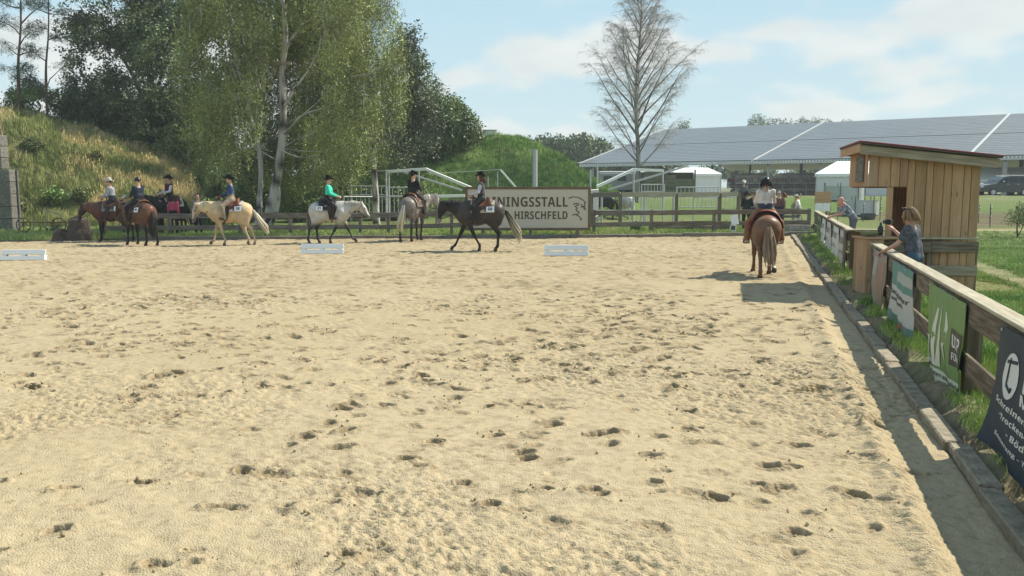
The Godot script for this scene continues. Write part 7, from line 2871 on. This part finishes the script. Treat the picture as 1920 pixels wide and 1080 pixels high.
	for q in [[-19.3, 35.6, "leafy weed clump beside the old plough"], [-17.5, 34.6, "weed clump behind the tall stump"], [13.2, 36.9, "weed clump under the far fence corner"], [13.0, 34.4, "tall weeds at the inside of the far corner"]]:
		bush("weed_clump", q[2], "weed clumps by the fences", Vector3(q[0], 0.06, -q[1]), Vector3(0.35, 0.22, 0.3), 110, Color(0.07, 0.12, 0.03), Color(0.14, 0.19, 0.06), [12, Vector3(0.12, 0.12, 0.12), 0.08], 4, {"rad": 0.015, "cat": "plant"})
	# board nailed to the birch
	var bp := pix(532, 119, 36.95)
	t = thing("bird_platform", "small pale wooden platform nailed high on the birch trunk", "platform", bp)
	for k in 3:
		b = MB.new()
		b.bx(Vector3(-0.23 + k * 0.23, 0.02 * (k % 2), 0.02), Vector3(0.21, 0.14, 0.16), 0.01)
		part("board", b, M.cap_dull, t)
	# loose clods thrown about on the sand
	var xs := []
	var cols := PackedColorArray()
	var cm := MB.new()
	cm.ball(Transform3D(), 1.0, 0.7, 0.9, 4)
	for i in cm.v.size(): cm.v[i] *= 1.0 + 0.5 * fn_fine.get_noise_3d(cm.v[i].x * 0.4, cm.v[i].y * 0.4, cm.v[i].z * 0.4)
	for q in prints:
		if q[1] > 14.0: continue
		var n := int((3.0 + q[2] * 260.0) * rf(0.1, 1.4))
		if q[1] > 10.0: n /= 2
		for k in n:
			var a := rf(0, TAU)
			var r := rf(0.03, 0.30) * rf(0.4, 1.0)
			var x: float = q[0] + cos(a) * r
			var d: float = q[1] + sin(a) * r
			if outside(x, d) > -0.05: continue
			var s := 0.003 + 0.012 * pow(rng.randf(), 2.8) * clampf(q[2] * 30.0, 0.4, 1.2)
			xs.append(Transform3D(Basis(rdir(), rf(0, TAU)).scaled(Vector3(s, s, s)), Vector3(x, sand_base(x, d, 1.0) + s * 0.3 + (q[2] * 0.2 if r > 0.07 else -q[2] * 0.7), -d)))
			cols.append(Color(0.24, 0.18, 0.10).lerp(Color(0.48, 0.385, 0.235), rng.randf()))
	scatter("sand_clods", cm.mesh(), vmat(0.95), xs, cols)

func spot(x: float, y: float) -> Vector3:
	# a place on the level sand, from where it shows in the photograph
	var p := pix(x, y, 1.0)
	var k := 2.0 / (2.0 - p.y)
	return Vector3(p.x * k, 0, -k)

func horses_and_riders() -> void:
	var black := Color(0.012, 0.012, 0.013)
	var p := Vector3()
	# chestnut seen from behind, following the side fence
	p = spot(1430, 514)
	var tn := PI / 2 - 0.16
	horse("chestnut horse seen from behind walking up along the side fence", p, tn, {"scale": 0.89, "broad": 1.18, "coat": Color(0.185, 0.100, 0.058), "belly": Color(0.15, 0.080, 0.048), "low": Color(0.15, 0.075, 0.042), "face": Color(0.19, 0.09, 0.045), "mane": [Color(0.20, 0.12, 0.07), Color(0.26, 0.17, 0.10)], "tail": [Color(0.25, 0.165, 0.105), Color(0.32, 0.24, 0.165)], "tail_len": 1.08, "tail_wide": 1.25, "sway": Vector3(-0.03, 0, 0.03), "legs": [[16, 6, 0], [-16, -22, 0.02], [-12, -18, 0.0], [16, -30, 0.10, -30]], "poll": Vector3(1.05, 1.42, 0.0), "nose": 62, "socks": [true], "pad": Color(0.13, 0.025, 0.03), "pad_trim": Color(0.18, 0.04, 0.045), "saddle": Color(0.16, 0.05, 0.03), "number": "12", "number_side": 1.0, "hold": Vector3(0.30, 1.72, 0)})
	rider("rider in cream blouse, black helmet and rust brown chaps seen from behind", p, tn, 0.89, {"shirt": Color(0.66, 0.60, 0.53), "shirt2": Color(0.58, 0.50, 0.44), "pattern": "mottle", "pants": Color(0.05, 0.06, 0.09), "chaps": Color(0.27, 0.115, 0.050), "boots": Color(0.35, 0.33, 0.31), "hat": "helmet", "hair": "bob", "hair_col": Color(0.03, 0.022, 0.018), "scale": 0.92, "fem": true, "leg_r": [Vector3(0.12, -0.28, 0.25), Vector3(-0.08, -0.41, 0.05)], "leg_l": [Vector3(0.12, -0.28, 0.25), Vector3(-0.08, -0.41, 0.05)]})
	# dark brown horse number 68
	p = spot(898, 470)
	horse("dark brown horse with pale tipped tail crossing before the stable sign", p, PI, {"scale": 1.0, "coat": Color(0.058, 0.044, 0.036), "belly": Color(0.042, 0.032, 0.027), "low": Color(0.018, 0.015, 0.014), "face": Color(0.020, 0.017, 0.016), "neck": Color(0.024, 0.020, 0.018), "mane": [Color(0.015, 0.013, 0.012), Color(0.02, 0.018, 0.016)], "tail": [Color(0.02, 0.018, 0.017), Color(0.46, 0.40, 0.28)], "tail_len": 1.12, "sway": Vector3(-0.28, 0, 0.0), "legs": [[-22, -30, 0.02], [24, 26, 0, 25], [4, 4, 0], [6, 2, 0]], "poll": Vector3(1.14, 1.46, 0.0), "nose": 78, "muzzle": Color(0.20, 0.19, 0.19), "pad": Color(0.09, 0.05, 0.04), "pad_trim": Color(0.45, 0.40, 0.33), "number": "68", "saddle": Color(0.16, 0.055, 0.028), "mane_side": -1})
	rider("rider in grey vest over white sleeves with black hat on dark brown horse", p, PI, 1.0, {"shirt": Color(0.48, 0.46, 0.48), "vest": Color(0.085, 0.085, 0.095), "pants": Color(0.02, 0.02, 0.022), "chaps": Color(0.022, 0.021, 0.021), "hat": "cowboy", "hair": "long", "hair_col": Color(0.10, 0.06, 0.035), "scale": 0.96})
	# grey horse turning away
	p = spot(778, 451)
	tn = 1.22
	horse("dappled grey horse with flaxen tail turning away before the pen", p, tn, {"scale": 1.06, "coat": Color(0.135, 0.108, 0.092), "belly": Color(0.11, 0.085, 0.072), "low": Color(0.035, 0.03, 0.027), "face": Color(0.34, 0.31, 0.29), "neck": Color(0.30, 0.27, 0.245), "dapple": 0.4, "mane": [Color(0.28, 0.26, 0.23), Color(0.40, 0.37, 0.32)], "tail": [Color(0.46, 0.44, 0.38), Color(0.58, 0.50, 0.33)], "tail_len": 1.02, "sway": Vector3(-0.05, 0, -0.06), "legs": [[10, 4, 0], [-12, -16, 0.01], [-8, -8, 0], [10, -10, 0.03]], "poll": Vector3(1.05, 1.52, 0.28), "nose": 62, "head_yaw": 0.55, "muzzle": Color(0.12, 0.105, 0.10), "pad": Color(0.12, 0.085, 0.07), "pad_trim": Color(0.25, 0.19, 0.15)})
	rider("rider all in black with black hat on the dappled grey horse", p, tn, 1.06, {"shirt": black, "pants": Color(0.02, 0.018, 0.018), "chaps": Color(0.035, 0.026, 0.022), "hat": "cowboy", "hair": "tail", "hair_col": Color(0.035, 0.025, 0.02), "scale": 0.99, "head_yaw": -0.45, "collar": Color(0.5, 0.48, 0.46)})
	# cream horse
	p = spot(622, 456)
	horse("cream white horse walking to the right with dark stockinged legs", p, 0.03, {"scale": 0.95, "coat": Color(0.50, 0.475, 0.42), "belly": Color(0.47, 0.44, 0.385), "low": Color(0.035, 0.03, 0.028), "face": Color(0.40, 0.375, 0.33), "neck": Color(0.42, 0.395, 0.34), "mane": [Color(0.33, 0.30, 0.25), Color(0.38, 0.35, 0.29)], "tail": [Color(0.13, 0.11, 0.09), Color(0.25, 0.22, 0.18)], "tail_len": 0.92, "sway": Vector3(0.04, 0, 0), "legs": [[26, 24, 0, 40], [-22, -30, 0.03], [8, 4, 0], [-8, -12, 0]], "poll": Vector3(1.12, 1.44, 0.05), "nose": 57, "blaze": 0.035, "muzzle": Color(0.16, 0.14, 0.13), "pad": Color(0.025, 0.022, 0.024), "pad_trim": Color(0.36, 0.34, 0.33), "number": "21", "number_side": 1.0, "saddle": Color(0.03, 0.022, 0.02), "slack": 0.34})
	rider("rider in bright mint green blouse and black chaps with black hat", p, 0.03, 0.95, {"shirt": Color(0.055, 0.56, 0.385), "pants": Color(0.02, 0.018, 0.018), "chaps": Color(0.028, 0.019, 0.017), "hat": "cowboy", "hair": "short", "scale": 0.97})
	# palomino
	p = spot(432, 459)
	tn = PI + 0.14
	horse("golden palomino horse with white tail walking left before the birch", p, tn, {"scale": 0.96, "coat": Color(0.54, 0.395, 0.220), "belly": Color(0.50, 0.365, 0.215), "low": Color(0.46, 0.35, 0.215), "face": Color(0.40, 0.30, 0.19), "neck": Color(0.57, 0.45, 0.26), "mane": [Color(0.60, 0.53, 0.38), Color(0.65, 0.58, 0.44)], "tail": [Color(0.60, 0.54, 0.42), Color(0.62, 0.52, 0.34)], "tail_len": 1.0, "sway": Vector3(-0.30, 0, -0.05), "legs": [[-12, -18, 0.01], [16, 14, 0, 40], [-10, -16, 0.0], [16, -22, 0.05]], "poll": Vector3(1.08, 1.40, -0.10), "nose": 74, "head_yaw": -0.4, "muzzle": Color(0.16, 0.13, 0.12), "hoof": Color(0.14, 0.10, 0.08), "blaze": 0.03, "pad": Color(0.09, 0.03, 0.03), "pad_trim": Color(0.55, 0.52, 0.50), "number": "38", "saddle": Color(0.18, 0.06, 0.035)})
	rider("rider in navy blue blouse and sand coloured chaps on the palomino", p, tn, 0.96, {"shirt": Color(0.032, 0.055, 0.125), "pants": Color(0.25, 0.19, 0.13), "chaps": Color(0.33, 0.26, 0.18), "hat": "cowboy", "hair": "short", "scale": 0.97, "collar": Color(0.6, 0.6, 0.6), "glove": Color(0.30, 0.06, 0.07)})
	# bay in the middle of the left group
	p = spot(262, 459)
	tn = PI - 0.52
	horse("bay horse with black tail standing rear on beside the back fence", p, tn, {"scale": 0.93, "coat": Color(0.118, 0.054, 0.031), "belly": Color(0.098, 0.045, 0.027), "low": Color(0.014, 0.012, 0.011), "face": Color(0.05, 0.025, 0.016), "neck": Color(0.11, 0.045, 0.024), "legs": [[6, 2, 0], [-5, -8, 0], [4, 0, 0], [-8, -10, 0]], "poll": Vector3(1.06, 1.50, 0.0), "nose": 66, "tail_len": 1.15, "sway": Vector3(0.06, 0, 0), "pad": Color(0.03, 0.03, 0.035), "pad_trim": Color(0.10, 0.09, 0.09), "number": "45"})
	rider("rider in dark navy jacket and black helmet on the standing bay", p, tn, 0.93, {"shirt": Color(0.022, 0.028, 0.045), "pants": Color(0.014, 0.014, 0.016), "chaps": Color(0.016, 0.015, 0.016), "hat": "helmet", "hair": "tail", "hair_col": Color(0.22, 0.13, 0.07), "scale": 0.97})
	# bay at the far left
	p = spot(212, 453)
	horse("darker bay horse at the far left with its head over the stump", p, PI + 0.05, {"scale": 0.93, "coat": Color(0.092, 0.036, 0.021), "belly": Color(0.065, 0.027, 0.017), "low": Color(0.016, 0.013, 0.012), "face": Color(0.035, 0.02, 0.015), "neck": Color(0.125, 0.050, 0.027), "legs": [[2, 0, 0], [8, 6, 0], [0, 0, 0], [-4, -4, 0]], "poll": Vector3(1.08, 1.37, 0.0), "nose": 70, "pad": Color(0.06, 0.055, 0.05), "pad_trim": Color(0.2, 0.2, 0.2), "number": "16"})
	rider("rider in pale grey shirt with cream cowboy hat at the far left", p, PI + 0.05, 0.93, {"shirt": Color(0.30, 0.33, 0.36), "pants": Color(0.03, 0.03, 0.035), "hat": "cowboy", "hat_col": Color(0.52, 0.50, 0.43), "hair": "short", "lean": 0.16, "fem": false, "scale": 0.93, "leg_r": [Vector3(0.24, -0.34, 0.16), Vector3(0.0, -0.41, 0.03)], "leg_l": [Vector3(0.24, -0.34, 0.16), Vector3(0.0, -0.41, 0.03)]})
	# black horse outside the fence
	p = pix(318, 440, 34.8)
	p.y = ground_y(p.x, 34.8)
	tn = -2.25
	horse("black horse facing the arena from outside the back fence", p, tn, {"scale": 0.96, "coat": Color(0.013, 0.012, 0.012), "belly": Color(0.011, 0.010, 0.010), "low": Color(0.011, 0.010, 0.010), "face": Color(0.012, 0.011, 0.011), "poll": Vector3(1.02, 1.58, 0.0), "nose": 62, "legs": [[4, 0, 0], [-4, 0, 0], [0, 0, 0], [0, 0, 0]]})
	rider("rider in wine red vest and white blouse on the black horse", p, tn, 0.96, {"shirt": Color(0.55, 0.53, 0.52), "vest": Color(0.075, 0.022, 0.030), "pants": Color(0.02, 0.02, 0.022), "hat": "cowboy", "hair": "short", "scale": 0.97})

func onlookers() -> void:
	var p := Vector3()
	# woman filming over the side fence
	var arm_up := [Vector3(0.24, -0.20, 0.06), Vector3(0.20, 0.14, -0.03)]
	p = Vector3(6.12, 0.10, -12.95)
	person("woman in dark mottled T-shirt filming over the fence with small camera", p, PI - 0.85, {"shirt": Color(0.060, 0.064, 0.078), "shirt2": Color(0.115, 0.12, 0.14), "pattern": "mottle", "short": true, "untucked": true, "pants": Color(0.07, 0.11, 0.15), "boots": Color(0.05, 0.12, 0.2), "hair": "bob", "hair_col": Color(0.20, 0.125, 0.065), "lean": 0.16, "scale": 0.925, "wide": 0.96, "cell": 0.017, "head_pitch": -0.02, "skin": Color(0.50, 0.29, 0.21), "arm_r": [Vector3(0.20, -0.22, 0.05), Vector3(0.19, 0.16, 0.02)], "arm_l": [Vector3(0.15, -0.27, 0.03), Vector3(0.20, -0.11, -0.02)]})
	var cp := pix(1667, 416, 13.02)
	var t := thing("video_camera", "small black camera held up by the woman at the fence", "camera", cp, PI - 0.75)
	var b := MB.new()
	b.bx(Vector3(0, 0, 0), Vector3(0.075, 0.075, 0.125), 0.008)
	part("body", b, M.gloss_black, t)
	b = MB.new()
	b.bar(Vector3(0.03, 0, 0), Vector3(0.085, 0, 0), 0.030, 14)
	part("lens", b, M.dark_steel, t)
	b = MB.new()
	b.bx(Vector3(-0.04, 0, 0.0), Vector3(0.006, 0.055, 0.085))
	part("screen", b, M.glass_dark, t)
	# sunglasses pushed up into her hair
	var gp := p + Basis(Vector3.UP, PI - 0.85) * Vector3(0.195, 1.565, 0)
	t = thing("sunglasses", "dark sunglasses pushed up on the filming woman's hair", "sunglasses", gp, PI - 0.85)
	for s in [-1.0, 1.0]:
		b = MB.new()
		b.ball(Transform3D(Basis(), Vector3(0.0, 0, 0.035 * s)), 0.010, 0.022, 0.028, 6)
		part("lens", b, M.gloss_black, t)
		b = MB.new()
		b.bar(Vector3(0.0, 0.005, 0.06 * s), Vector3(-0.13, -0.01, 0.078 * s), 0.004, 5)
		part("temple", b, M.gloss_black, t)
	# bald man leaning on the far fence
	p = Vector3(10.62, 0.10, -26.6)
	person("bald man in blue grey striped shirt leaning on the far fence", p, PI - 0.25, {"shirt": Color(0.34, 0.36, 0.42), "shirt2": Color(0.07, 0.085, 0.14), "pattern": "stripes", "pants": Color(0.16, 0.16, 0.17), "hair": "none", "fem": false, "lean": 0.62, "skin": Color(0.52, 0.27, 0.20), "head_pitch": -0.3, "wide": 1.05, "bare_forearm": true, "short": true, "arm_r": [Vector3(0.16, -0.26, 0.04), Vector3(0.22, -0.06, -0.06)], "arm_l": [Vector3(0.16, -0.26, 0.04), Vector3(0.22, -0.06, -0.06)]})
	var far := [
		[1399, 37.6, 1.5, "woman in black coat with pink scarf behind the back fence", {"shirt": Color(0.02, 0.02, 0.022), "pants": Color(0.02, 0.02, 0.022), "hair": "bob", "hair_col": Color(0.05, 0.03, 0.02), "scale": 1.02, "collar": Color(0.45, 0.16, 0.17), "wide": 1.08, "arm_r": [Vector3(0.02, -0.28, 0.08), Vector3(0.23, -0.02, -0.12)], "arm_l": [Vector3(0.05, -0.28, 0.05), Vector3(0.18, 0.16, -0.05)]}],
		[1411, 38.1, -2.6, "woman in pale top facing the woman in black", {"shirt": Color(0.42, 0.33, 0.30), "pants": Color(0.05, 0.05, 0.06), "hair": "short", "scale": 0.96}],
		[1458, 37.9, -1.9, "man in grey cap and dusky red jacket behind the rider", {"shirt": Color(0.17, 0.075, 0.075), "pants": Color(0.03, 0.03, 0.04), "hat": "cap", "hat_col": Color(0.28, 0.29, 0.28), "fem": false, "scale": 1.02}],
		[1467, 38.4, 2.8, "woman with reddish hair and black bag behind the rider", {"shirt": Color(0.04, 0.035, 0.035), "pants": Color(0.03, 0.03, 0.03), "hair": "bob", "hair_col": Color(0.14, 0.06, 0.03), "scale": 0.95}],
		[1486, 46.0, -0.6, "man in yellow T-shirt bending forward on the yard path", {"shirt": Color(0.52, 0.44, 0.06), "short": true, "pants": Color(0.30, 0.27, 0.22), "hair": "short", "fem": false, "lean": 0.45, "scale": 0.95}],
		[1497, 45.6, 2.4, "person in white with sun hat next to the yellow shirt", {"shirt": Color(0.62, 0.60, 0.55), "pants": Color(0.35, 0.33, 0.3), "hat": "cowboy", "hat_col": Color(0.62, 0.60, 0.52), "hair": "short", "lean": 0.3, "scale": 0.86}],
		[1551, 40.0, 2.9, "person in dark jacket reading the notice board", {"shirt": Color(0.05, 0.045, 0.06), "pants": Color(0.03, 0.03, 0.04), "hair": "short", "scale": 0.98}],
		[1392, 55.0, -1.57, "man in white sun hat standing before the covered stand", {"shirt": Color(0.12, 0.12, 0.13), "pants": Color(0.06, 0.06, 0.07), "hat": "cowboy", "hat_col": Color(0.66, 0.64, 0.58), "hair": "short", "fem": false, "scale": 1.0, "cell": 0.035}],
		[237, 33.9, -1.7, "child in pale pink top and straw hat behind the fence", {"shirt": Color(0.46, 0.33, 0.33), "pants": Color(0.05, 0.05, 0.07), "hat": "cowboy", "hat_col": Color(0.50, 0.43, 0.30), "hair": "short", "scale": 0.90}],
		[327, 33.95, 1.5, "woman in shiny pink blouse with her back to the arena", {"shirt": Color(0.46, 0.06, 0.115), "pants": Color(0.015, 0.015, 0.016), "hair": "long", "hair_col": Color(0.03, 0.02, 0.015), "scale": 0.95, "wide": 1.05}],
		[301, 34.4, -0.4, "person in black jacket beside the pink blouse", {"shirt": Color(0.02, 0.02, 0.02), "pants": Color(0.03, 0.03, 0.03), "hair": "none", "hat": "cap", "hat_col": Color(0.03, 0.03, 0.03), "scale": 0.86}],
		[373, 34.2, -1.4, "dark haired man behind the fence before the palomino's head", {"shirt": Color(0.24, 0.20, 0.19), "pants": Color(0.02, 0.022, 0.03), "hair": "short", "hair_col": Color(0.02, 0.016, 0.014), "fem": false, "scale": 0.96}],
		[282, 34.1, 1.3, "person in red trousers half hidden behind the bay", {"shirt": Color(0.25, 0.05, 0.05), "pants": Color(0.42, 0.07, 0.07), "hair": "short", "scale": 0.78}],
	]
	for q in far:
		p = pix(q[0], 430, q[1])
		p.y = ground_y(p.x, q[1])
		person(q[3], p, q[2], q[4], "onlookers behind the fences")
